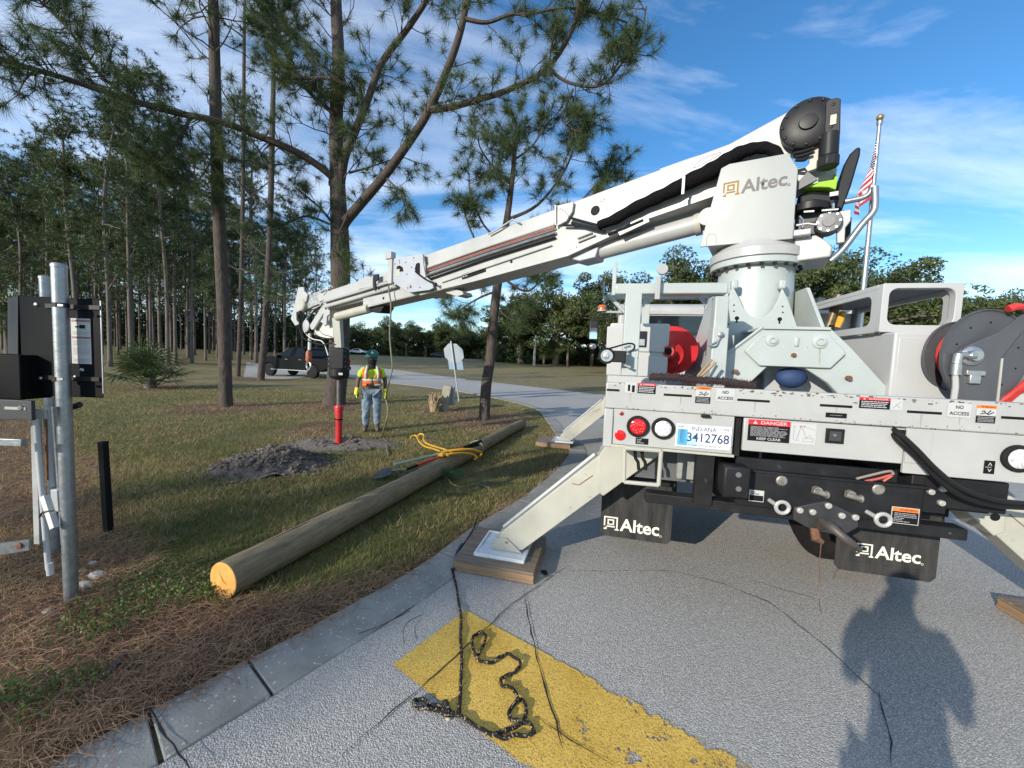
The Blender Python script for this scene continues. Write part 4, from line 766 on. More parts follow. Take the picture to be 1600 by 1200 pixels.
m=MB(); m.tube(catm(bxs(.172,(931,308),(936,314),(944,315),(949,320),(949,330)),4),.002,4); m.tube(catm(bxs(.172,(1083,263),(1090,253),(1105,245),(1125,238),(1122,243),(1100,255),(1083,263)),4),.0025,4); m.build('weld_line',SGRY,bo)
m=MB(); m.prism(bxs(.215,(867,322),(896,315),(894,330),(885,345),(872,352),(867,345)),-vBN*.03); fp=m.build('angle_dial',WHITE,truck,bevel=.003)
for k in range(7): q=rad(20+k*13); c=B(869+20*math.cos(q),343-19*math.sin(q)*.9,.216); MB().box(c,(.006,.002,.018),(-vBD,vBN,vZ)).build('dial_mark',SBLK,fp)
m=MB(); m.tube(bxs(.23,(868,321),(868,352)),.012,8); m.build('dial_post',WHITE,fp)
m=MB(); m.tube(bxs(.21,(763,366),(778,358),(801,343),(812,348)),.011,6); m.build('top_handle',WHITE,truck)
# hose sleeve
cl=catm(bxs(.25,(935,352),(960,343),(990,326),(1020,312),(1050,298),(1080,282),(1110,268),(1135,252),(1155,240),(1175,233),(1195,231),(1212,238),(1220,252)),5); nn_=len(cl)
rr=np.interp(np.linspace(0,1,nn_),[0,.08,.3,.5,.62,.75,.9,1],[.04,.052,.06,.072,.062,.048,.04,.036])*(1+.06*np.sin(np.arange(nn_)*1.3))
m=MB(); m.tube(cl,list(rr),12); m.build('hose_sleeve',FABB,truck)
for q in (((935,352),(915,347),(890,340)),((940,358),(910,353),(880,352)),((945,362),(925,357),(893,348))): m=MB(); m.tube(catm(bxs(.22,*q),5),.013,8); m.build('hydraulic_hose',HOSE,truck)
for q in (((950,366),(975,357),(1005,344)),((985,352),(975,356),(985,350))): m=MB(); m.tube(bxs(.2,*q),.014,8); m.build('hose_fitting',HOSE,truck)
m=MB(); m.box(B(1068,286,.335),(.025,.012,.19),(-vBD,vBN,vZ)); m.build('sleeve_strap',WHITE,truck,bevel=.003)
for q in (((902,372),(925,363)),((903,378),(930,367))): m=MB(); m.tube(bxs(.19,*q),.010,6); m.build('hard_line',WHITE,truck)
m=MB(); m.prism(bxs(.20,(965,362),(1013,341),(1015,346),(968,368)),-vBN*.02); m.build('hose_guide',WHITE,truck,bevel=.003)
# lift cylinder
a_=B(925,396,.0); b_=B(1090,351,.0); d_=(b_-a_).normalized(); m=MB(); m.cyl(a_,b_,.088,n=24); lc=m.build('lift_cylinder',WHITE,truck,bevel=.01)
m=MB(); m.cyl(b_-d_*.02,b_+d_*.03,.10,n=24); m.build('cylinder_gland',CREAM,lc); m=MB(); m.lathe(b_+d_*.10-vBN*.14,vBN,[(0,.075),(.28,.075)],18); m.cyl(b_,b_+d_*.12,.055,n=12); m.build('rod_eye',CREAM,lc)
m=MB(); m.lathe(b_+d_*.10+vBN*.14,vBN,[(0,.03),(.012,.028)],12); m.build('pivot_pin',STEEL,lc)
m=MB(); m.prism(bxs(.12,(905,392),(935,385),(930,402),(905,408),(890,404)),-vBN*.24); m.build('cylinder_saddle',GREYP,lc,bevel=.01)
# rope on top from winch
m=MB(); m.tube(catm(bxs(.05,(1240,176),(1200,200),(1130,233),(1080,249),(1032,266)),4),.014,8); m.build('winch_rope',mat('grey_rope',(.5,.5,.48),.8,bump=.6,bscale=80),truck)
# second and third boom stages
m=MB(); m.prism(bxs(.15,(567,466),(690,438),(690,452),(567,482)),-vBN*.30); md=m.build('middle_boom',WHITE,truck,bevel=.008)
m=MB(); m.prism(bxs(.155,(580,467),(655,449),(655,459),(580,477)),-vBN*.006); m.build('boom_panel',WHITE,md,bevel=.002); MB().lathe(B(599,466,.157),vBN,[(-.001,.022),(.002,.02)],10).build('pin_hole',SBLK,md)
m=MB(); m.prism(bxs(.12,(503,472),(517,453),(605,424),(690,400),(690,440),(567,470),(512,484)),-vBN*.24); ib_=m.build('inner_boom',WHITE,truck,bevel=.008)
rod(((506,472),(560,456),(612,440)),.16,.020,WHITE,'feed_tube',ib_); rod(((508,480),(560,465),(620,447)),.17,.024,WHITE,'feed_tube',ib_); rod(((510,470),(604,440)),.14,.012,mat('grey_seal',(.3,.3,.28),.6),'wear_strip',ib_)
m=MB(); m.prism(bxs(.14,(560,436),(575,431),(582,434),(582,447),(560,452)),-vBN*.2); m.build('boom_shoe',WHITE,ib_,bevel=.006)
m=MB(); m.prism(bxs(.2,(583,430),(591,428),(591,436),(586,440),(587,455),(583,452)),-vBN*.02); m.build('hose_clip',BLK2,ib_)
rod(((516,456),(545,446),(546,443)),.1,.013,WHITE,'guard_rail',ib_); rod(((506,461),(518,446),(520,450)),.08,.012,WHITE,'guard_rail',ib_)
# transfer collar
b5=lambda x,y:(600+x/10,380+y/10)
m=MB(); m.prism(bxs(.235,*[b5(*q) for q in ((150,240),(570,170),(610,175),(640,330),(650,520),(750,600),(770,700),(710,730),(400,770),(290,710),(185,640),(140,600))]),-vBN*.022); gpz=m.build('collar_plate',GREYP,truck,bevel=.003)
m=MB(); m.prism(bxs(.25,*[b5(*q) for q in ((570,170),(605,172),(615,330),(650,530),(620,530),(580,340))]),-vBN*.03); m.build('collar_flange',WHITE,gpz)
m=MB(); m.prism(bxs(.237,*[b5(*q) for q in ((500,320),(540,302),(562,320),(562,480),(500,470),(480,400))]),-vBN*.004); m.build('collar_opening',SBLK,gpz)
m=MB(); m.prism(bxs(.237,*[b5(*q) for q in ((195,370),(240,345),(290,375),(305,440),(250,445),(200,520))]),-vBN*.004); m.build('collar_opening',SBLK,gpz)
m=MB(); m.prism(bxs(.238,*[b5(*q) for q in ((190,410),(240,400),(250,510),(195,515))]),-vBN*.004); m.build('collar_insert',CREAM,gpz)
for q in ((465,230),(240,270),(245,305),(340,300),(170,325),(430,378),(360,485),(372,700),(560,690)): MB().lathe(B(*b5(*q),.236),vBN,[(-.001,.010),(.002,.009)],8).build('bolt_hole',SBLK,gpz)
MB().lathe(B(*b5(415,680),.236),vBN,[(-.001,.025),(.002,.02)],10).build('rust_mark',RUST,gpz)
m=MB(); m.prism(bxs(-.17,*[b5(*q) for q in ((200,250),(600,180),(640,500),(740,690),(400,750),(220,640))]),-vBN*.02); m.build('collar_far_plate',GREYP,truck)
m=MB(); m.tube(catm(bxs(.25,*[b5(*q) for q in ((490,440),(560,500),(660,570),(800,640))]),4),.012,8); m.lathe(B(*b5(815,643),.235),vBN,[(0,.022),(.03,.02)],10); m.build('hydraulic_hose',HOSE,truck)
m=MB(); m.box(B(611,421,.24),(.085,.05,.42),(-vBD,vBN,vZ)); m.box(B(610,400,.24),(.14,.09,.10),(-vBD,vBN,vZ)); m.build('collar_post',WHITE,truck,bevel=.006)
m=MB(); m.prism(bxs(.10,(694,451),(704,450),(722,455),(724,460),(714,463),(697,458)),-vBN*.2); m.build('roller_bracket',WHITE,truck,bevel=.006)
# digger link cylinder, mast, motor, kelly bar and red auger
m=MB(); m.cyl(B(527,495,.12),B(577,482,.12),.075,n=16); m.build('link_cylinder',CREAM,truck,bevel=.01)
m=MB(); m.prism(bxs(.10,(567,482),(600,478),(594,488),(575,487)),-vBN*.2); m.build('cylinder_pivot',BLK,truck)
AUG=Vector((-3.154,6.846,0)); Yd=AUG.y
def A(x,y,dy=0.0): return atY(x,y,Yd+dy)
m=MB(); m.tube([A(527,497),A(529,520),A(531,548)],[.095,.09,.085],4); mast=m.build('digger_mast',CREAM,truck,bevel=.006)
ax0=A(530,600); zt_=A(530,543).z; zm=A(530,577).z; zb=A(530,592).z; AC=Vector((ax0.x,Yd,0))
m=MB(); m.lathe(AC+vZ*zb,vZ,[(0,.11),(.02,.155),(.06,.168)],20); m.build('gearbox_base',BLK2,truck); m=MB(); m.lathe(AC+vZ*(zb+.06),vZ,[(0,.172),(.12,.172),(.14,.15)],20); gb=m.build('auger_gearbox',BLK2,truck)
m=MB(); m.prism([AC+Vector((-.14,-.12,zm)),AC+Vector((.14,-.12,zm)),AC+Vector((.14,.12,zm)),AC+Vector((-.14,.12,zm))],vZ*(zt_-zm)); m.build('auger_motor',BLK2,gb,bevel=.03)
m=MB()
for sx in (-.16,.15):
    for k in range(4): m.ball(AC+Vector((sx,-.09,zm+.05+.09*k)),.018,6,4)
m.build('motor_bolts',BLK2,gb,kind='stuff')
m=MB(); m.box(AC+Vector((.10,-.165,zb+.10)),(.07,.012,.04)); m.build('gearbox_tag',SLVR,gb)
zk=A(529,633).z; m=MB(); m.lathe(AC+vZ*(zk-.02),vZ,[(0,.045),(zb-zk,.045),(zb-zk+.03,.08)],10); m.build('kelly_bar',mat('worn_kelly',(.13,.12,.11),.5,metal=.5,var=.4,vscale=12),truck)
m=MB(); m.lathe(AC+vZ*-.35,vZ,[(0,.058),(.35+zk-.22,.058),(.35+zk-.22,.066),(.35+zk-.10,.066),(.35+zk-.10,.075),(.35+zk-.02,.075),(.35+zk,.06)],16); au=m.build('auger_stem',RED,truck)
for dz,r_ in ((.27,.07),(.06,.08)): m=MB(); m.lathe(AC+vZ*(zk-dz),vZ,[(0,r_),(.025,r_)],16); m.build('stem_collar',BLK if dz>.1 else RED,au)
helix(AC-vZ*.34,vZ,.05,.22,.9,.30).build('auger_flight',RED,au)
# boom tip: winch drum guards, sheaves, hoses
b4=lambda x,y:(440+x/6.667,380+y/6.667)
m=MB(); m.prism(bxs(.10,*[b4(*q) for q in ((95,790),(150,560),(170,460),(225,455),(232,500),(270,530),(255,600),(185,705),(150,720),(150,800),(185,840),(140,860))]),-vBN*.03); tg=m.build('tip_guard',WHITE,truck,bevel=.006)
m=MB(); m.lathe(B(*b4(195,640),.13),-vBN,[(0,.10),(.02,.12),(.30,.12),(.32,.10)],18); m.build('tip_sheave',CREAM,truck)
m=MB(); m.lathe(B(*b4(245,860),.12),-vBN,[(0,.09),(.01,.115),(.03,.115),(.05,.06),(.2,.06),(.22,.115),(.25,.09)],20); m.build('line_sheave',WHITE,truck)
m=MB(); m.prism(bxs(.09,*[b4(*q) for q in ((310,900),(290,860),(390,700),(430,640),(460,650),(440,720),(330,900))]),-vBN*.04); m.build('tip_link',WHITE,truck,bevel=.005)
m=MB(); m.prism(bxs(.11,*[b4(*q) for q in ((440,690),(500,690),(500,740),(470,760),(465,850),(440,865),(425,830),(400,820),(430,780))]),-vBN*.04); m.build('tip_bracket',WHITE,truck,bevel=.005)
m=MB(); m.prism(bxs(.0,*[b4(*q) for q in ((330,880),(400,800),(520,760),(540,980),(430,1000),(340,960))]),-vBN*.06); m.build('pole_guide_plate',mat('pale_cream',(.55,.54,.48),.5),truck,bevel=.006)  # plain even cream, paler than the cream paint
m=MB(); m.prism(bxs(.06,*[b4(*q) for q in ((260,560),(330,520),(420,480),(510,480),(510,560),(420,620),(400,660),(330,690),(270,680))]),-vBN*.14); m.build('tip_head',mat('tip_greys',(.38,.38,.37),.5,metal=.3,var=.5,vscale=18),truck,bevel=.01)
m=MB(); m.prism(bxs(.08,*[b4(*q) for q in ((370,530),(500,490),(505,545),(420,600),(385,610))]),-vBN*.03); m.build('tip_plate',WHITE,truck,bevel=.003)
for q in ((420,510),(440,500),(465,492),(490,484)): MB().ball(B(*b4(*q),.09),.016,6,5).build('bolt',BLK2,truck)
TIPH=(((390,640),(300,680),(220,740),(185,850),(210,960),(280,1020),(420,1055),(520,1040)),((400,660),(320,730),(280,820),(290,910),(350,960),(450,990),(540,1000)),((330,700),(250,800),(225,880),(260,950),(330,1000),(430,1030),(490,1180)),((360,860),(400,910),(440,950),(530,975)),((500,990),(560,1040),(590,1080),(600,1110)))
for k,h in enumerate(TIPH): m=MB(); m.tube(catm(bxs(.14-.05*k,*[b4(*q) for q in h]),6),.013 if k!=2 else .010,7); m.build('hydraulic_hose',HOSE if k!=2 else mat('white_hose',(.6,.6,.55),.5),truck)
m=MB(); m.tube([B(*b4(295,940),.0),B(*b4(290,1110),.0)],.030,8); m.build('winch_line',mat('pale_rope',(.62,.60,.54),.8),truck)
hk=B(482.5,547,.0); m=MB(); m.tube([hk,hk-vZ*.05,hk-vZ*.2,hk-vZ*.24],[.03,.055,.06,.03],10); hw=m.build('hook_weight',mat('orange_rust',(.42,.13,.06),.6,var=.5,vscale=14),truck)
m=MB(); c=hk-vZ*.31; m.tube([c+vBD*.075*math.cos(q)+vZ*.075*math.sin(q) for q in np.linspace(rad(-250),rad(70),16)],.018,8); m.build('hook',STEEL,hw)
# tag line hanging from the collar to the grass
m=MB(); P=bxs(.24,(607,447),(609,462),(611,478),(610,500),(609,525),(611,550),(613,575)); g_=gnd(601,690); e_=[B(607,597,.24).lerp(g_,.03)+Vector((0,0,-.0)),atY(603,622,6.6),atY(606,640,6.4),atY(603,660,6.3),gnd(598,682)+vZ*.03,gnd(603,695)+vZ*.02,gnd(606,712)+vZ*.02]
m.tube(catm(P+e_,5),.013,6); m.build('tag_line',mat('hemp_line',(.23,.19,.12),.85,col2=(.14,.15,.09),vscale=30),truck)
# --- winch, seat and controls behind the turret
cw=B(1263,191,.26); m=MB(); m.lathe(cw-vBN*.16,vBN,[(0,.15),(.10,.155),(.10,.175),(.155,.178),(.165,.165),(.168,.06),(.185,.055),(.188,.03)],32); wn=m.build('winch_gearbox',BLK2,truck)
for k in range(12): q=2*math.pi*k/12; p=cw+(-vBD*math.cos(q)+vZ*math.sin(q))*.158; MB().lathe(p,vBN,[(-.012,.012),(.012,.012),(.014,.009)],8).build('bolt',BLK2,wn)
m=MB(); m.lathe(B(1265,205,.0)-vBN*.12,vBN,[(0,.16),(.02,.16),(.02,.11),(.2,.11),(.2,.16),(.22,.16)],28); m.build('winch_drum',mat('drum_grey',(.2,.2,.2),.5),truck)
m=MB(); m.prism(bxs(.27,(1290,160),(1295,155),(1308,152),(1314,154),(1313,208),(1298,214),(1288,206)),-vBN*.06); m.build('winch_bracket',BLK2,truck,bevel=.006)
m=MB(); m.box(B(1302,187,.275),(.035,.008,.07),(-vBD,vBN,vZ)); m.build('winch_tag',CREAM,truck)
m=MB(); m.cyl(B(1296,210,.24),B(1294,246,.24),.06,n=16); m.cyl(B(1294,246,.24),B(1293,262,.24),.068,n=8); m.build('winch_motor',BLK2,truck,bevel=.006)
m=MB(); m.prism(bxs(.20,(1265,235),(1275,228),(1280,232),(1279,262),(1262,268),(1258,262),(1264,256)),-vBN*.05); m.build('valve_body',CREAM,truck,bevel=.004)
for q in (((1240,240),(1258,236),(1272,231)),((1242,246),(1258,242),(1270,238)),((1243,250),(1256,250),(1262,246))): m=MB(); m.tube(catm(bxs(.24,*q),4),.012,7); m.build('hydraulic_hose',HOSE,truck)
m=MB(); m.prism(bxs(.10,(1246,262),(1290,258),(1308,262),(1306,280),(1278,290),(1246,292)),-vBN*.25); m.build('boom_heel',WHITE,truck,bevel=.006)
m=MB(); m.prism(bxs(.20,(1246,285),(1262,268),(1278,280),(1246,297)),-vBN*.03); m.build('heel_shield',mat('dark_shield',(.10,.105,.11),.5),truck)
st_=bxs(.10,(1303,322),(1310,287),(1318,258),(1328,240),(1340,229),(1345,230),(1344,242),(1330,290),(1316,328)); m=MB(); m.prism(st_,-vBN*.40); se=m.build('operator_seat_back',mat('seat_vinyl',(.008,.009,.012),.5,spec=.2,var=.2),truck,bevel=.02)
m=MB(); m.prism(bxs(.12,(1246,303),(1270,297),(1305,300),(1312,312),(1308,326),(1246,330)),-vBN*.42); m.build('seat_cushion',MATS['seat_vinyl'],truck,bevel=.03)
m=MB(); m.prism(bxs(.16,(1255,292),(1280,284),(1304,280),(1306,266),(1309,280),(1306,296),(1295,292),(1275,292)),-vBN*.25); m.build('lime_vest',mat('lime_cloth',(.30,.62,.04),.8,bump=.4,bscale=15),truck,bevel=.01)
m=MB(); m.box(B(1303,303,.16),(.05,.01,.03),(-vBD,vBN,vZ)); m.build('seat_tag',SLVR,truck)
m=MB(); m.lathe(B(1264,327,.10),vZ,[(-.03,.13),(.02,.13),(.04,.09)],20); m.build('seat_swivel',BLK2,truck)
cs=B(1295,346,.22); m=MB(); m.lathe(cs-vBN*.12,vBN,[(0,.08),(.10,.085),(.12,.075),(.122,.04),(.13,.038),(.13,.02)],24); sg_=m.build('swing_motor',mat('cast_grey',(.13,.13,.13),.5,metal=.4,var=.3,vscale=30),truck)
for k in range(8): q=2*math.pi*k/8; MB().lathe(cs+(-vBD*math.cos(q)+vZ*math.sin(q))*.066,vBN,[(-.01,.009),(.006,.009)],6).build('bolt',STEEL,sg_)
m=MB(); m.prism(bxs(.10,(1244,332),(1285,330),(1290,366),(1244,372)),-vBN*.3); m.build('control_valve',mat('valve_dark',(.035,.035,.035),.5,var=.5,vscale=25),truck,bevel=.008)
for k,q in enumerate((((1244,352),(1262,349),(1276,351)),((1249,338),(1255,345),(1253,356)),((1256,331),(1272,330)),((1284,329),(1310,327)),((1302,318),(1302,328)))): m=MB(); m.tube(bxs(.24,*q),.009,6); m.build('control_rod',STEEL,truck)
m=MB(); m.prism(bxs(.16,(1312,330),(1330,327),(1329,345),(1321,355),(1320,378),(1308,380),(1307,356),(1313,345)),-vBN*.05); m.build('deck_bracket',WHITE,truck,bevel=.005)
m=MB(); m.prism(bxs(.02,(1318,328),(1331,340),(1328,378),(1316,384)),-vBN*.2); m.build('deck_box',BLK2,truck)
m=MB(); m.tube(catm(bxs(.15,(1297,408),(1308,399),(1322,384),(1345,353),(1363,333),(1367,320),(1367,292)),4),.022,10); m.build('grab_rail',GALV,truck); m=MB(); m.tube(catm(bxs(.10,(1320,315),(1335,312),(1348,309),(1358,303),(1363,292)),4),.020,10); m.build('grab_rail',GALV,truck)
# ================================================================ PROPS
# flagpole
Yf=12.4; fb=tgt(1347,Yf); tp=atY(1374,196,Yf); fp_=thing('flagpole',(tp.x,Yf,0),'tall metal flagpole with a gold ball on top behind the truck','flagpole')
m=MB(); m.tube([(tp.x,Yf,0),(tp.x,Yf,3),(tp.x,Yf,tp.z)],[.085,.08,.05],14); m.build('pole',GALV,fp_); m=MB(); m.lathe((tp.x,Yf,tp.z),vZ,[(0,.06),(.10,.085),(.12,.085),(.14,.03),(.2,.03)],14); m.build('truck_cap',GALV,fp_); MB().ball((tp.x,Yf,tp.z+.24),.10,14,10).build('ball_finial',mat('gold_ball',(.35,.24,.12),.35,metal=.6),fp_)
m=MB(); m.tube([(tp.x-.10,Yf-.05,1.2),(tp.x-.09,Yf-.06,4),(tp.x-.07,Yf-.06,tp.z-.1)],.008,5); m.build('halyard',mat('cord_white',(.6,.6,.58),.8),fp_)
# hanging flag: drooping cloth with stripes and canton
flag=thing('flag',(tp.x-.1,Yf,atY(1360,330,Yf).z),'striped red and white flag with dark blue canton hanging limp from the pole','flag')
zt_=atY(1368,218,Yf).z; zb=atY(1346,347,Yf).z; NU,NV=26,30
def fpt(i,j):
    a=i/NU; b_=j/NV; top=Vector((tp.x-.08,Yf-.05,zt_)); drop=(zt_-zb); w=.05+.46*min(1,b_*1.5)
    x=-w*a*(.9)+.02*math.sin(a*14+b_*3); y=.16*math.sin(a*9+1.5*b_)*(.3+b_); z=-(b_*drop*.62)-a*(drop*.40)*(1-.15*b_)
    return top+Vector((x,y,z))
def fcol(i,j): 
    if i<NU*.45 and j<NV*7/13: return 0
    return 1 if int(j*13/NV)%2==0 else 2
FB=[mat('flag_navy',(.02,.03,.10),.8),mat('flag_red',(.50,.03,.05),.8),mat('flag_white',(.75,.74,.74),.8)]
for c_,nm in ((0,'canton'),(1,'red_stripes'),(2,'white_stripes')):
    m=MB()
    for i in range(NU):
        for j in range(NV):
            if fcol(i,j)==c_: m.add([fpt(i,j),fpt(i+1,j),fpt(i+1,j+1),fpt(i,j+1)],[(0,1,2,3)])
    o=m.build(nm,FB[c_],flag,kind='stuff' if c_ else None); sm=o.modifiers.new('s','SOLIDIFY'); sm.thickness=.004
m=MB()
for k in range(9):
    for l in range(6):
        p=fpt(1+l*1.8,1+k*1.6); q=fpt(1+l*1.8+.6,1+k*1.6); m.ball(p+Vector((0,-.012,0)),.018,5,4)
m.build('stars',FB[2],flag,kind='stuff')
# utility pole lying on the lawn
pa=gnd(353,933); pb=gnd(816,669); pd=(pb-pa).normalized(); R0,R1=.122,.108; sd_=Vector((pd.y,-pd.x,0)); 
po=thing('utility_pole',pa,'long grey-green timber pole lying on the lawn with a fresh orange sawn end','pole',rz=math.atan2(-pd.x,pd.y))
pa=pa+sd_*-.02; m=MB(); NN=60; pts=[]; rs=[]
for k in range(NN+1): t_=k/NN; pts.append(pa.lerp(pb,t_)+vZ*(R0+(R1-R0)*t_-.008)+sd_*.02*math.sin(t_*5)); rs.append((R0+(R1-R0)*t_)*(1+.012*math.sin(k*2.1)))
m.tube(pts,rs,26); m.build('shaft',POLEW,po)
ce=pts[0]-pd*.001; m=MB(); m.lathe(ce,-pd,[(0,R0*.985),(.004,R0*.97),(.006,R0*.5),(.005,.01)],26); ct=m.build('sawn_end',CUT,po)
m=MB(); m.tube([ce-pd*.009+vZ*.06-sd_*.03,ce-pd*.009+sd_*.004,ce-pd*.009-vZ*.02+sd_*.045],[.0006,.002,.0006],4); m.build('heart_check',mat('dark_check',(.42,.19,.05),.8),ct)
for i,r_ in enumerate(()): m=MB(); m.tube([ce-pd*(.0075)+(sd_*math.cos(q)+vZ*math.sin(q))*r_ for q in np.linspace(0,6.283,25)],.0013,4,False); m.build('growth_ring',mat('ring_brown',(.48,.22,.06),.8),ct)
MB().lathe(pts[-1],pd,[(0,R1*.98),(.003,R1*.5)],20).build('far_end',mat('old_end',(.2,.17,.12),.9),po)
def lp(t_): return pa.lerp(pb,t_)+vZ*(R0+(R1-R0)*t_-.008)
for k in range(14):
    q=random.uniform(.2,2.4); t0_=random.uniform(.02,.9); l_=random.uniform(.02,.07); m=MB(); P=[]
    for j in range(6): tt_=t0_+l_*j/5; q2=q+random.uniform(-.02,.02); P.append(lp(tt_)+(sd_*math.cos(q2)+vZ*math.sin(q2))*((R0+(R1-R0)*tt_)*1.004))
    m.tube(P,[.0008,.003,.004,.0035,.003,.0008],4); m.build('drying_check',mat('check_dark',(.05,.04,.028),.95),po)
# rope band
tR=.60; m=MB()
for k in (-.01,.012): c=lp(tR)+pd*k; m.tube([c+(sd_*math.cos(q)+vZ*math.sin(q))*(R0+.006) for q in np.linspace(0,6.283,25)],.007,6,False)
bo_=m.build('rope_band',mat('pale_green_rope',(.32,.34,.22),.85),po)
# shovel resting on the pole
def AW(x,y,z): return gnd(x,y,z)
SH=thing('shovel',gnd(590,748),'shovel with a red shaft and black grip lying across the fallen pole','shovel')
tip=AW(583,747,.03); nk=AW(615,735,.10); fer=AW(636,733,.16); rd=AW(728,699,.285); end=AW(752,689,.33)
m=MB(); bl=[AW(582,749,.02),AW(590,737,.06),AW(603,731,.09),AW(612,733,.10),AW(611,741,.08),AW(597,747,.04)]; m.prism(bl,vZ*.006); m.build('blade',mat('blade_steel',(.14,.14,.14),.5,metal=.7,var=.4,vscale=12),SH)
m=MB(); m.tube([nk-(fer-nk)*.15,nk,fer],[.016,.020,.019],8); m.build('socket',mat('socket_grey',(.22,.20,.16),.6,metal=.4,var=.3),SH); d2=(end-fer); m=MB(); m.tube([fer,fer+d2*.12],.02,8); m.build('ferrule',BLK2,SH)
m=MB(); m.tube([fer+d2*.12,fer+d2*.72],.019,8); m.build('shaft',mat('red_fibreglass',(.60,.03,.045),.3,var=.1),SH); m=MB(); m.tube([fer+d2*.72,end],[.021,.022],8); m.build('grip',RUB,SH)
S2=thing('tamping_bar',gnd(620,728),'pale green fibreglass bar lying beside the red shovel against the pole','tool')
a_=AW(620,725,.12); b_=AW(748,695,.285); m=MB(); m.tube([a_,a_.lerp(b_,.5)],[.022,.020],8); m.build('bar_head',mat('pale_green_bar',(.30,.36,.26),.5,var=.2),S2); m=MB(); m.tube([a_.lerp(b_,.5),b_],.019,8); m.build('bar_grip',RUB,S2); MB().cyl(a_-(b_-a_).normalized()*.04,a_,.026,n=8).build('bar_tip',mat('grey_tip',(.35,.36,.33),.6),S2)
# yellow pole tongs
TG=thing('pole_tongs',gnd(690,722),'yellow steel lifting tongs with curled handles straddling the fallen pole','tongs')
c=lp(.565)
for k,(q) in enumerate((((641,686),(643,682),(650,681),(655,690),(663,697),(676,701),(690,706),(700,712)),((653,681),(657,678),(662,680),(662,688),(669,694),(684,699),(697,703),(706,708)))):
    zz_=[.30,.33,.34,.30,.29,.28,.28,.27]; m=MB(); m.tube(catm([AW(x,y,z) for (x,y),z in zip(q,zz_)],5),.014,8); m.build('handle',YEL,TG)
for k,q in enumerate((((690,706,.28),(712,703,.30),(735,702,.28),(748,705,.22),(753,708,.16),(749,713,.10)),((684,712,.26),(705,709,.28),(728,708,.24),(741,711,.17),(745,715,.12),(741,718,.09)))):
    m=MB(); m.tube(catm([AW(*a) for a in q],5),.017,8); m.build('jaw',YEL,TG)
m=MB(); m.box(AW(693,709,.28),(.16,.06,.05),(pd,sd_,vZ)); m.build('hinge_block',YEL,TG,bevel=.01); m=MB(); m.tube([AW(683,708,.28),AW(688,714,.22),AW(684,718,.17)],.014,6); m.build('hinge_link',YEL,TG)
# pine sprig on the lawn in front of the pole
SP=thing('pine_sprig',gnd(712,760),'green long-needled pine sprig dropped on the grass in front of the fallen pole','pine sprig')
m=MB(); m.tube(catm([gnd(700,748,.05),gnd(708,757,.04),gnd(725,760,.03),gnd(745,756,.03),gnd(765,762,.03)],4),.006,5); m.build('stem',mat('sprig_stem',(.25,.18,.11),.8),SP)
m=MB()
for k in range(240):
    p=gnd(703,742,.06)+Vector((random.gauss(0,.03),random.gauss(0,.03),random.uniform(0,.05))); q=random.uniform(0,6.283); d_=Vector((math.cos(q)*1.0+.4,math.sin(q),random.uniform(-.05,.7))).normalized(); e=p+d_*random.uniform(.16,.28); e.z=max(.02,e.z-.03); s_=d_.orthogonal().normalized()*.0022; m.add([p-s_,p+s_,e],[(0,1,2)])
m.build('needles',leafmat('sprig_needles',(.07,.16,.05),(.045,.10,.035),8),SP)
# dirt mound and spoil
from mathutils import noise as mn
MC=gnd(425,727); m=MB(); vs=[]; NR,NA=34,72
def mh(x,y):
    dx,dy=x/.78,y/.70; r=math.hypot(dx,dy); return max(0,(1-r))*.27*(1+.25*mn.noise(Vector((x*2,y*2,0))))+ (1 if r<1 else 0)*(.05*mn.noise(Vector((x*9,y*9,1)))+.035*mn.noise(Vector((x*22,y*22,2))))*min(1,(1-r)*5)
for i in range(NR+1):
    for k in range(NA):
        r=i/NR*1.03; q=2*math.pi*k/NA; rr_=r*(1+.12*math.sin(3*q+1)+.07*math.sin(7*q)); x,y=.78*rr_*math.cos(q),.70*rr_*math.sin(q); vs.append((MC.x+x,MC.y+y,mh(x*(.99),y*.99)-.005))
m.add(vs,[(i*NA+k,i*NA+(k+1)%NA,(i+1)*NA+(k+1)%NA,(i+1)*NA+k) for i in range(NR) for k in range(NA)])
DIRT=mat('damp_sandy_soil',(.155,.125,.105),.95,col2=(.06,.048,.04),vscale=9,bump=1.0,bscale=35)
dm=m.build('dirt_mound',DIRT,label='heap of dark dug soil on the lawn beside the red auger',cat='dirt heap'); m=MB()
for k in range(2600):
    q=random.uniform(0,6.283); r=abs(random.gauss(0,.44)); x,y=r*math.cos(q),r*.9*math.sin(q); s_=.007+.028*random.random()**2.5; z=max(0,mh(x,y)); m.ball((MC.x+x,MC.y+y,z+s_*.2),(s_*random.uniform(.8,1.6),s_,s_*.7),5,4)
m.build('soil_clods',DIRT,dm,kind='stuff',smooth=False)
hc=Vector((AC.x,AC.y,0)); m=MB(); vs=[]
for i,(r,z) in enumerate(((.16,-.02),(.24,.05),(.36,.075),(.52,.04),(.72,.0))):
    for k in range(40): q=2*math.pi*k/40; f_=1+.18*math.sin(2*q+.5)+.1*mn.noise(Vector((math.cos(q)*3,math.sin(q)*3,i))); vs.append((hc.x+r*f_*math.cos(q)*1.25+.12,hc.y+r*f_*math.sin(q)*.8-.12,max(-.02,z+(.03*mn.noise(Vector((q*3,r*9,4))) if 0<i<4 else 0))))
m.add(vs,[(i*40+k,i*40+(k+1)%40,(i+1)*40+(k+1)%40,(i+1)*40+k) for i in range(4) for k in range(40)]); hs_=m.build('hole_spoil',mat('pale_spoil',(.20,.17,.14),.95,col2=(.10,.085,.07),vscale=8,bump=.8,bscale=30),label='ring of loose soil around the hole the red auger stands in',cat='soil'); m=MB()
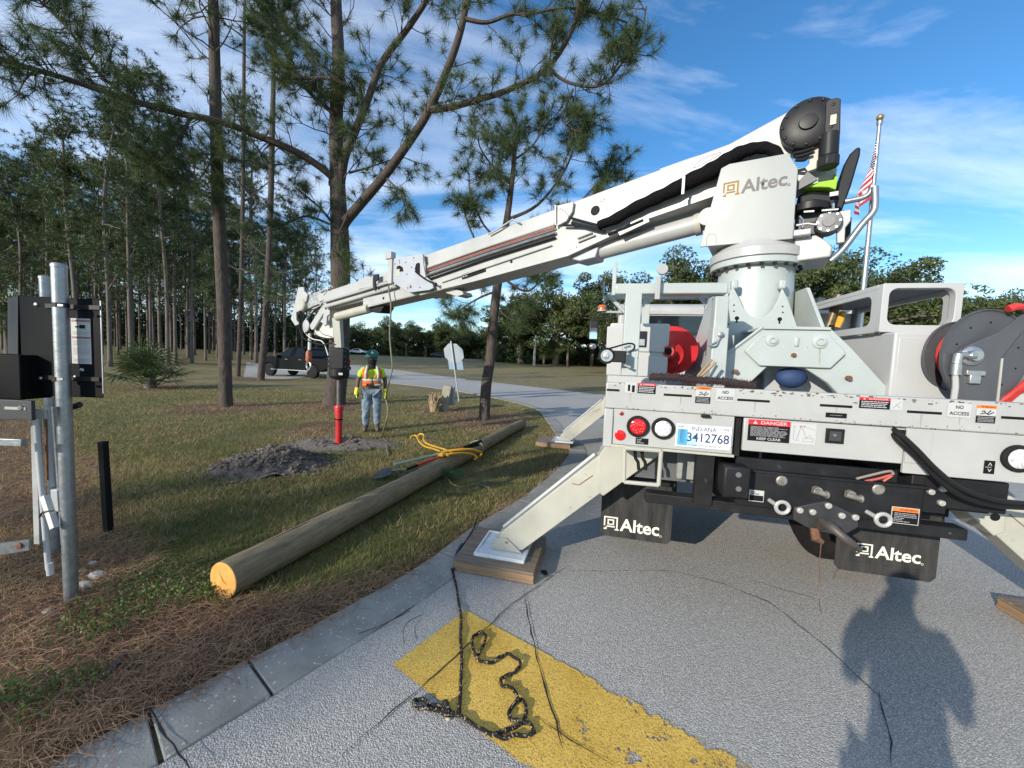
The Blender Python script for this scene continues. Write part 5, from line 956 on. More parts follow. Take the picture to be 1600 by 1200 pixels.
for k in range(160): q=random.uniform(0,6.283); r=random.uniform(.2,.75); s_=random.uniform(.012,.045); m.ball((hc.x+r*1.2*math.cos(q)+.05,hc.y+r*.8*math.sin(q)-.1,s_*.5+.03*(r<.5)),(s_*1.3,s_,s_*.8),5,4)
m.build('soil_clods',DIRT,hs_,kind='stuff',smooth=False)
# --- meter rack at left (phone/power cabinet on steel posts)
mp_=gnd(112,940); Ym=mp_.y
MR=thing('meter_rack',(mp_.x,mp_.y,0),'galvanised post rack carrying black equipment cabinets at the lawn edge','equipment rack')
top=atY(92,417,Ym); m=MB(); m.tube([(mp_.x,Ym,-.05),(top.x*.5+mp_.x*.5,Ym,top.z*.5),(top.x,Ym,top.z)],.034,20); pst=m.build('steel_post',GALV,MR); m=MB(); m.lathe((top.x,Ym,top.z-.004),vZ,[(0,.037),(.014,.037),(.024,.03),(.028,.006)],20); m.build('post_cap',GALV,pst)
Ay=lambda x,y,dy:atY(x,y,Ym+dy)
def ybox(x0,y0,x1,y1,dy,dep,mt,name,par,bevel=.006):
    a=Ay(x0,y0,dy); b_=Ay(x1,y1,dy); m=MB(); m.box(((a.x+b_.x)/2,Ym+dy+dep/2,(a.z+b_.z)/2),(abs(b_.x-a.x),dep,abs(a.z-b_.z))); return m.build(name,mt,par,bevel=bevel)
a=Ay(30,462,.07); b_=Ay(163,622,.07); m=MB(); m.prism([a,Vector((b_.x,a.y,a.z)),b_,Vector((a.x,a.y,b_.z))],Vector((-.27,.15,0))); cb=m.build('cabinet',mat('cabinet_black',(.006,.006,.007),.6,spec=.1,var=.3,vscale=8),MR,bevel=.006)
m=MB(); a=Ay(30,462,.07); b_=Ay(30,622,.07); m.prism([a-Vector((.004,0,0)),b_-Vector((.004,0,0)),b_+Vector((-.254,.14,0)),a+Vector((-.254,.14,0))],Vector((-.002,-.003,0))); m.build('cabinet_side',mat('dark_grey_side',(.03,.032,.035),.6,spec=.15),cb,bevel=.004)
st2=ybox(110,497,143,569,.066,.003,SLVR,'instruction_sheet',cb,.001); a=Ay(110,497,.064); b_=Ay(143,569,.064)
for f0,f1 in ((.93,.97),(.56,.60),): 
    m=MB(); m.box(((a.x+b_.x)/2,Ym+.0645,b_.z+(a.z-b_.z)*(f0+f1)/2),(abs(b_.x-a.x)*.94,.001,(a.z-b_.z)*(f1-f0))); m.build('sheet_band',mat('band_grey',(.25,.12,.10),.5),st2)
r5=random.Random(5); m=MB()
for f in (.70,.66,.50,.46,.42,.34,.30,.26,.22,.10,.06):
    x=a.x+.008
    while x<b_.x-.02: l=r5.uniform(.008,.03); m.box((x+l/2,Ym+.0645,b_.z+(a.z-b_.z)*f),(l,.001,.0035)); x+=l+.005
m.build('small_print',SGRY,st2)
m=MB(); cx=(a.x+b_.x)/2; zc=b_.z+(a.z-b_.z)*.82; m.box((cx+.01,Ym+.0645,zc),(.035,.001,.022)); m.box((cx-.02,Ym+.0645,zc-.002),(.03,.001,.008)); m.build('hand_symbol',SBLK,st2)
for x,y in ((57,476),(124,481),(51,579),(129,578),(64,591),(118,590)): p=Ay(x,y,.07); MB().lathe(p,(0,-1,0),[(0,.013),(.006,.012),(.009,.006)],10).build('carriage_bolt',STEEL,cb)
for y in (477,592): p=Ay(95,y,.0); m=MB(); m.lathe((p.x,Ym,p.z-.013),vZ,[(0,.037),(.026,.037)],20); m.box((p.x,Ym+.065,p.z),(.34,.012,.026)); m.build('strap_band',BLK2,pst); p2=Ay(95,y,-.04); MB().box(p2,(.03,.008,.012)).build('band_buckle',STEEL,pst)
m=MB(); p=Ay(158,470,.068); q=Ay(161,615,.068); m.box(((p.x+q.x)/2,p.y,(p.z+q.z)/2),(.006,.006,abs(p.z-q.z))); m.build('hinge_rod',GREY,cb)
cb2=ybox(-40,552,33,625,-.02,.16,MATS['cabinet_black'],'junction_cabinet',MR)
br_=ybox(-60,622,50,657,-.16,.02,mat('bracket_dark',(.03,.035,.035),.5),'mounting_bracket',MR,.003); p=Ay(24,638,-.161); MB().box(p,(.12,.004,.016)).build('bracket_slot',CREAM,br_); MB().lathe(Ay(33,637,-.162),(0,-1,0),[(0,.014),(.008,.012)],10).build('bracket_bolt',STEEL,br_)
ybox(-60,683,33,698,-.20,.03,GALV,'strut_channel',MR,.003); m=MB(); m.prism([Ay(-20,852,-.15),Ay(45,843,-.1),Ay(45,860,-.1),Ay(-20,870,-.15)],(0,.012,0)); gq=m.build('ground_strut',GALV,MR); MB().lathe(Ay(28,853,-.115),(0,-1,0),[(0,.02),(.003,.012)],12).build('strut_slot',RUST,gq)
p0=Ay(70,436,.55); m=MB(); m.tube([(p0.x,Ym+.55,0),(p0.x,Ym+.55,p0.z)],.030,14); q2=m.build('steel_post',GALV,MR); MB().lathe((p0.x,Ym+.55,p0.z-.002),vZ,[(0,.033),(.02,.033),(.03,.012)],14).build('post_cap',GALV,q2)
for x0,y0,x1,y1,r_,mt_,dy in ((56,655,76,890,.014,mat('pvc_grey',(.42,.43,.43),.5),-.02),(70,640,82,760,.012,mat('pvc_grey',(.4,.4,.4)),.05),(85,635,100,850,.014,GALV,.12),(72,655,74,750,.006,RUST,.02)): m=MB(); m.tube([Ay(x0,y0,dy),Ay((x0+x1)/2,(y0+y1)/2,dy),Ay(x1,y1,dy)],r_,10); m.build('conduit',mt_,MR)
m=MB(); a=Ay(47,640,.0); b_=Ay(53,850,.0); m.prism([a,a+Vector((.034,0,0)),b_+Vector((.034,0,0)),b_],(0,.03,0)); m.build('strut_post',mat('strut_grey',(.36,.37,.36),.6,metal=.4,var=.2),MR)
m=MB(); m.tube([Ay(70,775,-.02),Ay(86,825,-.06)],.022,4); m.build('channel_arm',mat('channel_light',(.5,.5,.48),.5,metal=.4),MR); m=MB(); m.tube(catm([Ay(62,808,-.04),Ay(68,800,-.06),Ay(84,798,-.05)],3),.005,5); m.build('cable_tie',HOSE,MR); ybox(78,765,95,800,.03,.06,mat('outlet_grey',(.40,.42,.44),.5),'conduit_body',MR)
m=MB(); m.tube([Ay(77,880,-.03),Ay(79,898,-.03)],.017,10); m.build('conduit_bushing',mat('pvc_grey',(.4,.4,.4)),MR); MB().tube([Ay(100,640,.2),Ay(125,632,.2)],.02,8).build('cable_gland',BLK2,MR)
# black marker stub
b0=gnd(170,833); bt=atY(161,692,b0.y); BS=thing('marker_post',b0,'short black square marker post leaning slightly in the pine straw','marker post'); m=MB(); m.tube([b0-vZ*.05,bt],.036,4); m.build('post',mat('black_plastic',(.008,.008,.009),.6,spec=.15,var=.2),BS,bevel=.006); m=MB(); m.tube([bt,bt+vZ*.012],[.040,.034],4); m.build('cap',MATS['black_plastic'],BS)
# litter near the rack
for k,(x,y,s_) in enumerate(((130,915,.05),(152,898,.05),(75,955,.03),(128,893,.025),(145,880,.03))): p=gnd(x,y,.01); m=MB(); m.ball(p,(s_*1.2,s_*.8,s_*.5),7,5); m.build('limestone_chip',mat('pale_stone',(.5,.5,.48),.8,var=.2,vscale=20),label='small pale stone in the straw by the steel post foot',cat='stone',group='pale stones at the rack foot',smooth=False)
m=MB(); m.tube([gnd(165,1058,.02),gnd(183,1035,.03),gnd(197,1017,.025)],[.012,.018,.012],7); m.build('wood_scrap',mat('grey_bark_piece',(.12,.095,.08),.9,col2=(.05,.04,.035),vscale=14,stretch=(1,6,1)),label='broken grey bark stick lying on the pine straw near the kerb',cat='stick')
# --- rope on the road
ROPE,t,b,src=newmat('braided_rope',.8,.3); wv=noise(t,src,95,2,.5); t.links.new(ramp(t,wv,[(.58,(.012,.012,.012)),(.63,(.34,.27,.17))]),b.inputs['Base Color']); bumpn(t,b,noise(t,src,160,2),.8,.006)
z3=lambda x,y:(580+x/2.581,860+y/2.581)
R1_=[(325,75),(340,130),(352,200),(362,270),(360,350),(365,430),(362,520),(358,610),(355,655)]
R2_=[(355,655),(300,660),(250,640),(200,635),(175,625),(175,605),(205,600),(250,625),(290,625),(330,655),(400,690),(470,735),(550,725),(610,690),(625,640),(605,600),(560,640),(560,675),(600,690),(640,700),(655,740),(590,745),(530,755),(480,740)]
R3_=[(595,610),(575,560),(530,545),(525,515),(560,500),(590,480),(600,450),(560,420),(525,425),(490,450),(440,445),(412,400),(410,350),(440,330),(462,345),(450,385),(430,420)]
rp=thing('braided_rope',gnd(*z3(355,655)),'black and tan braided rope lying in loops over the yellow stripe','rope')
for k,Q in enumerate((R1_,R2_,R3_)): m=MB(); P=catm([gnd(*z3(*q),.014+.006*(k==2)) for q in Q],6); P=[p+vZ*(.004*math.sin(i*.9)) for i,p in enumerate(P)]; m.tube(P,.0085,7); m.build('rope_run',ROPE,rp)
m=MB(); m.tube(catm([gnd(*z3(285,625),.02),gnd(*z3(300,612),.04),gnd(*z3(310,640),.03),gnd(*z3(285,650),.02)],4),.011,7); m.build('rope_knot',ROPE,rp); MB().ball(gnd(*z3(310,680),.008),(.012,.008,.006),6,5).build('frayed_tip',mat('tan_fray',(.5,.4,.28),.9),rp)
m=MB(); m.tube(catm([gnd(748,800,.03),gnd(740,825,.03),gnd(728,845,.04),gnd(716,862,.03),gnd(712,870,.03),gnd(708,895,.02)],4),.007,6); m.build('rope_tail',ROPE,rp); m=MB(); m.tube(catm([gnd(722,850,.06),gnd(716,860,.07),gnd(713,868,.05)],3),.012,6); m.build('blue_whipping',mat('navy_tape',(.02,.03,.12),.6),rp)
# tar blots
for x,y,s_ in ((850,894,.028),(852,897,.02)): p=gnd(x,y); m=MB(); m.lathe((p.x,p.y,.0035),vZ,[(0,s_),(.0012,s_*.9)],14); m.build('tar_blot',CRK,road)
# stop sign from behind, box, cut stump
sb=gnd(718,628); stp=atY(704.5,533,sb.y); S=thing('stop_sign',sb,'octagonal road sign seen from its bare metal back on a leaning post','road sign'); ct_=atY(709,552,sb.y+.04); dirp=(stp-sb).normalized(); xr=Vector((math.cos(.1),-math.sin(.1),0)); yr=dirp; 
m=MB(); m.prism([ct_+xr*.36*math.cos(q)/math.cos(math.pi/8)+yr*.36*math.sin(q)/math.cos(math.pi/8) for q in [math.pi/8+k*math.pi/4 for k in range(8)]],Vector((0,.004,0))); m.build('sign_plate',mat('sign_back',(.30,.34,.37),.5,metal=.4,var=.12,vscale=3),S)
c2=atY(712,570,sb.y+.05); m=MB(); m.box(c2,(.54,.004,.36),(xr,Vector((0,1,0)),yr)); m.build('lower_plate',mat('blue_back',(.22,.31,.40),.5,metal=.3),S); m=MB(); m.tube([sb-vZ*.1,stp],.032,6); m.build('post',GALV,S)
xb=gnd(695,641); U_=thing('utility_pedestal',xb,'pale concrete marker block with a grey box behind it near the dry bundle','utility box'); m=MB(); a=gnd(689,642); b_=atY(697,603,a.y); m.prism([atY(684,641,a.y),atY(697,643,a.y),atY(705,604,a.y),atY(693,602,a.y)],Vector((.02,.2,0))); m.build('concrete_block',mat('lichen_concrete',(.34,.32,.24),.9,var=.25,vscale=9,bump=.3),U_,bevel=.01); m=MB(); m.box(atY(703,619,a.y+.45),(.26,.32,.55)); m.build('grey_box',mat('pedestal_grey',(.30,.33,.33),.6,var=.1),U_,bevel=.015)
sp=gnd(683,643); U2=thing('palm_stump',sp,'dry fibrous palm stump bundle beside the concrete block','stump'); m=MB()
for k in range(70): q=random.uniform(0,6.283); b0_=sp+Vector((math.cos(q)*.09-.08,math.sin(q)*.09,-.02)); e=sp+Vector((math.cos(q)*random.uniform(.10,.24)-.05,math.sin(q)*random.uniform(.1,.2),random.uniform(.2,.58))); m.tube([b0_,b0_.lerp(e,.5)+vZ*.06,e],[.03,.024,.014],5)
m.build('dry_stalks',mat('dry_stalk',(.42,.32,.19),.85,col2=(.2,.14,.08),vscale=12),U2,kind='stuff'); MB().lathe(sp-vZ*.05-Vector((.08,0,0)),vZ,[(0,.12),(.3,.09),(.36,.03)],12).build('stump_core',mat('dry_stalk',(.3,.2,.1)),U2)
# ================================================================ TREES
def trimesh(name,T):                      # T: (n,3,3) triangles
    n=len(T); me=bpy.data.meshes.new(name); me.vertices.add(n*3); me.vertices.foreach_set('co',np.ascontiguousarray(T,np.float32).ravel())
    me.loops.add(n*3); me.loops.foreach_set('vertex_index',np.arange(n*3,dtype=np.int32)); me.polygons.add(n); me.polygons.foreach_set('loop_start',np.arange(0,n*3,3,dtype=np.int32)); me.update(calc_edges=True); return me
def unit(a): return a/np.maximum(np.linalg.norm(a,axis=-1,keepdims=True),1e-9)
def needles(tufts,K,ln,w,spread=.95,back=.16):
    P=np.array([t[0] for t in tufts],float); D=unit(np.array([t[1] for t in tufts],float)); S=np.array([t[2] for t in tufts],float); n=len(P)
    rnd=unit(rng.normal(size=(n,K,3))); d=unit(D[:,None]*rng.uniform(.15,1.0,(n,K,1))+rnd*spread); L_=ln*S[:,None,None]*rng.uniform(.7,1.1,(n,K,1))
    b0=P[:,None]-D[:,None]*(back*S[:,None,None]*rng.uniform(0,1,(n,K,1))); tip=b0+d*L_; tip[...,2]-=.10*L_[...,0]
    sd=unit(np.cross(d,unit(rng.normal(size=(n,K,3)))))*w
    return np.stack([b0-sd,b0+sd,tip],2).reshape(-1,3,3)
def wander(p,d,L_,n=5,up=.0,jit=.25):
    pts=[Vector(p)]; d=Vector(d).normalized()
    for k in range(n):
        d=(d+Vector((random.gauss(0,jit),random.gauss(0,jit),random.gauss(0,jit)+up))).normalized(); pts.append(pts[-1]+d*(L_/n))
    return pts,d
def twigs(m,line,count,lmin,lmax,tufts,t0=.2,r=.016,sc=1.0,sub=3,up=.08):
    nL=len(line)
    for k in range(count):
        f=t0+(1-t0)*random.random()**.8; i=min(nL-2,int(f*(nL-1))); p=line[i].lerp(line[i+1],f*(nL-1)-i); t_=(line[i+1]-line[i]).normalized()
        o=Vector((random.gauss(0,1),random.gauss(0,1),random.gauss(0,.8))); o=(o-t_*o.dot(t_)).normalized(); L_=random.uniform(lmin,lmax)*(1.1-.4*f)
        pts,d=wander(p,t_*.55+o,L_,5,up,.22); m.tube(pts,[r*(1-.13*q) for q in range(6)],4,False); tufts.append((pts[-1],d,sc*random.uniform(.85,1.15)))
        for s_ in range(random.randint(max(1,sub-1),sub+1)):
            j=random.randint(2,4); pp,d2=wander(pts[j],(d+Vector((random.gauss(0,1),random.gauss(0,1),random.gauss(0,.7)))*.8),random.uniform(.25,.6)*min(1,lmax),3,.12,.25); m.tube(pp,[r*.6,r*.5,r*.4,r*.35],3,False); tufts.append((pp[-1],d2,sc*random.uniform(.75,1.1)))
def limb(m,pts,r0,r1,n=7,sub=5):
    L_=catm(pts,sub); k=len(L_); m.tube(L_,[r0+(r1-r0)*(i/(k-1))**.8 for i in range(k)],n); return L_
def pY(q,Y): return [atY(x,y,Yk) for (x,y),Yk in zip(q,Y if hasattr(Y,'__len__') else [Y]*len(q))]
def barkify(o,st=.05,size=.22):
    md=o.modifiers.new('bark','DISPLACE'); tx=bpy.data.textures.get('bark_tex') or bpy.data.textures.new('bark_tex','VORONOI'); tx.noise_scale=size; md.texture=tx; md.strength=st; md.texture_coords='LOCAL'; md.mid_level=.5
def hero(name,base,label,build,K=84,ln=.34,w=.0042,group=None,nm=None):
    r=thing(name,base,label,'pine tree',group); mt_=MB(); mb=MB(); tufts=[]; build(mt_,mb,tufts)
    mt_.add(mb.v,mb.f); o=mt_.build('trunk',BARK,r); T=needles(tufts,K,ln,w); inv=INV[r.name]; T=T+np.array(inv.translation); me=trimesh('crown',T); fin('crown',me,NEED,r,smooth=False,fix=False); return r
def big(mt_,mb,tf):
    Y=12.0; tr=[Vector((atY(522,632,12).x,12.0,-.25))]+pY(((523,622),(527,590),(530,540),(532,450),(531,370),(528,300),(525,200),(529,100),(525,0),(524,-120),(520,-230)),Y); L_=catm(tr,8); k=len(L_); rr=np.interp(np.linspace(0,1,k),[0,.05,.10,.2,.42,.5,.6,.8,1],[.42,.36,.32,.30,.28,.25,.20,.16,.11]); mt_.tube(L_,list(rr),18)
    rt=limb(mt_,pY(((536,352),(544,341),(575,305),(602,273),(641,219),(671,171),(705,93),(724,29),(738,-60)),[12,11.9,11.7,11.5,11.2,11,10.8,10.6,10.5]),.165,.08,10)
    md=limb(mt_,pY(((530,300),(539,244),(557,200),(573,161),(597,98),(641,39),(680,-20)),[12,11.9,11.8,11.7,11.6,11.5,11.4]),.15,.07,10)
    lf=limb(mb,pY(((520,290),(515,273),(466,239),(397,210),(344,190),(270,175),(200,155),(100,122),(0,92),(-80,60)),[12,11.8,11.3,10.8,10.3,9.8,9.3,8.8,8.3,8]),.13,.045,8)
    r2=limb(mb,pY(((671,171),(700,168),(739,158),(797,139),(856,105),(895,44),(905,-10)),[11,10.9,10.8,10.6,10.4,10.2,10.1]),.10,.05,7)
    r3=limb(mb,pY(((856,105),(880,125),(915,135),(945,130),(975,95),(1000,60),(1010,10)),[10.4,10.3,10.2,10.1,10,9.9,9.9]),.045,.02,6)
    r4=limb(mb,pY(((724,29),(760,35),(800,22),(837,20),(880,12),(930,20),(980,35)),[10.6,10.5,10.4,10.3,10.2,10.1,10]),.06,.025,6)
    r5=limb(mb,pY(((895,140),(885,165),(880,190),(905,205),(930,190)),[10.3,10.2,10.2,10.1,10]),.035,.015,5)
    l2=limb(mb,pY(((573,161),(550,142),(534,132),(505,122),(471,122),(430,110)),[11.7,11.5,11.3,11.1,11,10.9]),.06,.025,6)
    l3=limb(mb,pY(((517,345),(500,325),(480,308),(461,293)),11.7),.05,.02,6); l4=limb(mb,pY(((515,350),(480,338),(450,348),(430,360)),11.6),.04,.02,6); l5=limb(mb,pY(((545,270),(575,262),(610,250)),11.6),.04,.015,6)
    l6=limb(mb,pY(((524,180),(480,140),(445,80),(430,20)),11.8),.07,.03,6); l7=limb(mb,pY(((344,190),(345,230),(325,260),(300,300)),[10.3,10.2,10,9.9]),.04,.015,5); l8=limb(mb,pY(((200,155),(150,110),(110,50),(60,0)),[9.3,9.2,9,8.9]),.045,.02,5); l9=limb(mb,pY(((300,180),(270,230),(240,260)),[10,9.8,9.6]),.035,.015,5)
    l10=limb(mb,pY(((545,330),(520,400),(560,440)),[11.8,11.2,11]),.03,.012,5); l11=limb(mb,pY(((600,275),(625,300),(635,330)),[11.5,11.3,11.2]),.03,.012,5)
    for l,c,a,b_ in ((rt,34,.5,1.3),(md,40,.5,1.4),(lf,72,.5,1.4),(r2,38,.4,1.2),(r3,32,.3,.9),(r4,32,.4,1.0),(r5,16,.3,.7),(l2,28,.4,1.0),(l3,8,.3,.7),(l4,8,.3,.7),(l5,8,.3,.7),(l6,46,.5,1.3),(l7,22,.3,.8),(l8,36,.4,1.1),(l9,22,.3,.8),(l10,10,.3,.7),(l11,9,.3,.7)): twigs(mb,l,c,a,b_,tf,.12,.016,1.12,1)
    twigs(mb,L_[int(k*.55):],44,.8,2.0,tf,.0,.02,1.05,3)
hero('pine_tree',gnd(522,636),'big forked pine with spreading limbs standing behind the boom tip',big)
def p352(mt_,mb,tf):
    Y=10.7; tr=[Vector((atY(353,635,10.7).x,10.7,-.25))]+pY(((353,628),(352,590),(349,480),(344,380),(339,250),(336,120),(333,0),(330,-120),(327,-260)),Y); L_=catm(tr,7); k=len(L_); mt_.tube(L_,list(np.interp(np.linspace(0,1,k),[0,.05,.12,.6,1],[.25,.19,.165,.14,.09])),16)
    for q,r_ in ((((338,230),(320,205),(310,195)),.035),(((337,80),(350,65),(362,40),(360,30)),.022),(((335,30),(320,12),(305,0)),.03),(((336,260),(315,235),(295,215)),.03)): limb(mb,pY(q,10.5),r_,.01,5)
    twigs(mb,L_[int(k*.66):],40,.8,2.0,tf,.0,.02,1,3)
hero('pine_tree',gnd(353,638),'straight bare-trunked pine standing on the lawn between the palmetto and the boom',p352)
def plean(mt_,mb,tf):
    Y=10.2; tr=[Vector((atY(757,655,10.2).x,10.2,-.25))]+pY(((757,648),(760,600),(766,560),(772,490),(778,440),(788,370),(798,300),(804,240),(806,190)),Y); L_=catm(tr,7); k=len(L_); mt_.tube(L_,list(np.interp(np.linspace(0,1,k),[0,.05,.12,.55,1],[.24,.18,.15,.12,.03])),14)
    Ls=[L_[int(k*.62):]]
    for q,r_,Ys in ((((778,430),(760,410),(740,370),(728,340),(725,325)),.04,(10.2,10.1,10,9.9,9.8)),(((775,455),(750,465),(725,480),(708,495)),.035,(10.2,10.1,10,9.9)),(((782,400),(830,385),(880,345),(930,290),(962,262)),.06,(10.2,10.4,10.6,10.8,11)),(((790,345),(840,320),(880,270),(895,235),(905,205)),.05,(10.2,10.3,10.4,10.5,10.6)),(((780,430),(820,455),(845,440),(862,430)),.04,(10.2,10.3,10.4,10.5)),(((800,290),(770,260),(750,230),(748,210)),.035,(10.2,10.1,10,9.9)),(((803,250),(830,230),(850,200),(862,185)),.03,(10.2,10.2,10.3,10.3)),(((785,380),(755,350),(735,300),(733,270)),.035,(10.2,10.1,10,9.9)),(((774,480),(800,500),(820,500)),.025,(10.2,10.1,10))): Ls.append(limb(mb,pY(q,Ys),r_,.014,6))
    for l,c in zip(Ls,(24,11,13,24,18,12,11,10,12,8)): twigs(mb,l,c,.3,.85,tf,.2,.011,1.05,2)
    for q in ((962,262),(955,250),(975,268),(940,275)): 
        for s_ in range(7): tf.append((atY(q[0],q[1],11)+Vector((random.gauss(0,.16),random.gauss(0,.2),random.gauss(0,.14))),(random.gauss(0,1),random.gauss(0,1),random.gauss(.4,1)),1.15))
hero('pine_tree',gnd(757,657),'slim leaning pine with open crown standing beside the far end of the pole',plean)
def pmid(x,yb,top,r_,seed,label,lean=0):
    base=gndh(x,yb); Y=base.y
    def f(mt_,mb,tf):
        random.seed(seed); P=[base-vZ*.1]+pY(((x,yb-8),(x+lean*.3,yb-80),(x+lean*.7,yb-240),(x+lean,top+60),(x+lean*1.2,top)),Y); L_=catm(P,8); k=len(L_); mt_.tube(L_,list(np.interp(np.linspace(0,1,k),[0,.04,.1,.7,1],[r_*1.6,r_*1.15,r_,r_*.7,r_*.2])),12)
        for q in range(16):
            j=int(k*random.uniform(.42,.97)); d=Vector((random.gauss(0,1),random.gauss(0,1),random.uniform(.0,.6))).normalized(); pp,_=wander(L_[j],d,random.uniform(1.5,3.6)*(1.2-j/k*.6),6,.06,.16); mb.tube(pp,[.06,.05,.04,.035,.03,.025,.02],5,False); twigs(mb,pp,9,.4,1.1,tf,.3,.015,1.25,2)
    return hero('pine_tree',base,label,f,26,.36,.008)
pmid(408,594,40,.19,3,'medium pine growing beside the parked black pickup',20); pmid(372,588,-30,.14,4,'thin pine growing just behind the straight pine and left of the pickup',10)
random.seed(21)
# forest pines: shared kinds, one object each
def forest_kind(h,seed,lowlimbs):
    random.seed(seed); mt_=MB(); mb=MB(); tf=[]; P=[Vector((0,0,-.3)),Vector((0,0,h*.3)),Vector((random.gauss(0,.25),random.gauss(0,.25),h*.65)),Vector((random.gauss(0,.4),random.gauss(0,.4),h))]; L_=catm(P,7); k=len(L_); mt_.tube(L_,list(np.interp(np.linspace(0,1,k),[0,.06,.6,1],[.19,.14,.10,.03])),8)
    for q in range(34):
        f=random.uniform(.45 if q>lowlimbs else .3,.99); j=min(k-1,int(k*f)); d=Vector((random.gauss(0,1),random.gauss(0,1),random.uniform(-.1,.7))).normalized(); pp,_=wander(L_[j],d,random.uniform(1.2,3.6)*(1.35-f),5,.06,.18); mt_.tube(pp,[.05,.04,.035,.03,.02,.015],4,False)
        for p in pp[2:]:
            for s_ in range(4): tf.append((p+Vector((random.gauss(0,.45),random.gauss(0,.45),random.gauss(0,.3))),(random.gauss(0,1),random.gauss(0,1),random.gauss(.5,1)),1.0))
    T=needles(tf,15,.46,.022); a=mt_; me1=bpy.data.meshes.new('trunk'); me1.from_pydata(a.v,[],a.f); me1.materials.append(BARKF); me1.polygons.foreach_set('use_smooth',[True]*len(me1.polygons)); me2=trimesh('crown',T); me2.materials.append(NEEDF); return me1,me2
KINDS=[forest_kind(22,31,5),forest_kind(19,32,8),forest_kind(24,33,3),forest_kind(17,34,9)]
FOR=[]
rg=random.Random(5)
def put(kind,x,Y,sc,label,group,name='pine_tree',cat='pine tree'):
    p=tgt(x,Y); r=thing(name,p,label,cat,group,rg.uniform(0,6.283)); r.scale=(sc*rg.uniform(.9,1.1),)*2+(sc,)
    for nm,me in zip(('trunk','crown'),kind): o=bpy.data.objects.new(nm,me); COL.objects.link(o); o.parent=r
    return r
rows=((35,9,-60,300),(41,14,-120,420),(48,20,-200,450),(57,26,-260,480),(68,32,-300,500),(80,34,-300,520))
for ri,(Y,n,xa,xb) in enumerate(rows):
    for k in range(n):
        x=xa+(xb-xa)*(k+.5+rg.uniform(-.35,.35))/n; put(KINDS[rg.randrange(4)],x,Y+rg.uniform(-3,3),rg.uniform(.85,1.15),'tall slender pine standing in the dense wood beyond the lawn','pines of the wood beyond the lawn')
for x,Y,k,s_ in ((172,27,1,.95),(205,29,0,1.05),(262,31,2,.95),(120,30,3,1.1),(300,36,1,1.0)): put(KINDS[k],x,Y,s_,'tall pine at the near edge of the wood, its trunk rising from open lawn','pines at the edge of the wood')
# understory mass
def leaves(C,R_,n,size,flat=.75):
    d=unit(rng.normal(size=(n,3))); r=rng.uniform(.55,1.0,(n,1))**.5; P=C+d*r*R_; a=unit(rng.normal(size=(n,3))); b_=unit(np.cross(a,d+rng.normal(size=(n,3))*.5)); s=size*rng.uniform(.6,1.3,(n,1))
    return np.stack([P-a*s*.5,P+b_*s*.45,P+a*s*.6],1)
T=[]
for k in range(240):
    x=rg.uniform(-330,510); Y=rg.uniform(74,98); p=np.array(tgt(x,Y)); hgt=rg.uniform(3,12); T.append(leaves(p+[0,0,hgt*.45],np.array([rg.uniform(2.4,4),2.,hgt*.6]),520,.6))
me=trimesh('understory',np.concatenate(T)); fin('understory',me,leafmat('understory_leaves',(.05,.07,.026),(.022,.034,.014),.3),smooth=False,fix=False,kind='stuff')
# broadleaf trees
def oak_kind(h,wd,seed,n=34000,size=.27):
    random.seed(seed); mt_=MB(); T=[]; lines=[]; P=[Vector((0,0,-.3)),Vector((random.gauss(0,.2),0,h*.15)),Vector((random.gauss(0,.3),0,h*.32))]; mt_.tube(catm(P,4),list(np.linspace(.38,.26,9)),8); cl=[]
    for q in range(10):
        a=random.uniform(0,6.283); d=Vector((math.cos(a),math.sin(a),random.uniform(.25,1.3))).normalized(); pp,_=wander(P[-1]-vZ*random.uniform(0,h*.1),d,random.uniform(.35,.62)*h*(wd if d.z<.6 else .9),7,.05,.2); mt_.tube(pp,list(np.linspace(.16,.03,8)),5,False); cl+=[(pp[-1],1.0),(pp[5],.9),(pp[4],.8)]
        for s_ in range(3): p2,_=wander(pp[random.randint(3,6)],(random.gauss(0,1),random.gauss(0,1),random.gauss(.3,.6)),h*.16,4,.05,.25); mt_.tube(p2,list(np.linspace(.05,.02,5)),4,False); cl.append((p2[-1],.75))
    for c,s_ in cl:
        for e in range(3):
            cc=np.array(c)+rng.normal(size=3)*h*.045; R_=np.array([1,1,.62])*h*random.uniform(.065,.115)*s_; T.append(leaves(cc,R_,n//(len(cl)*3),size))
    me1=bpy.data.meshes.new('trunk'); me1.from_pydata(mt_.v,[],mt_.f); me1.materials.append(BARKF); me2=trimesh('crown',np.concatenate(T)); me2.materials.append(OAK); return me1,me2
OK=[oak_kind(13,1.0,41),oak_kind(12,1.15,42),oak_kind(10,.9,43,24000,.30)]
for x,Y,k,s_ in ((1045,44,0,1.42),(1105,48,1,1.5),(1215,46,1,1.5),(1295,43,0,1.42),(1345,50,2,1.6),(1440,54,1,1.25),(1505,52,2,1.4),(1565,46,0,1.15),(1640,42,1,1.2),(1160,58,2,1.9),(1000,52,1,1.2)): put(OK[k],x,Y,s_,'dark spreading oak rising behind the utility truck','oaks behind the truck','oak_tree','oak tree')
for x,Y,k,s_ in ((868,66,0,1.6),(815,72,2,1.6),(925,72,1,1.1),(790,80,1,1.0),(960,66,2,1.3)): put(OK[k],x,Y,s_,'rounded oak at the edge of the dry field between the slim pine and the truck','oaks across the field','oak_tree','oak tree')
for k,x in enumerate((440,470,505,540,575,605,635,665,692,716,740,765)): put(OK[k%3],x,112+rg.uniform(-4,10),rg.uniform(.95,1.25),'hazy broadleaf tree in the row beyond the far road','trees beyond the far road','broadleaf_tree','tree')
T=[]
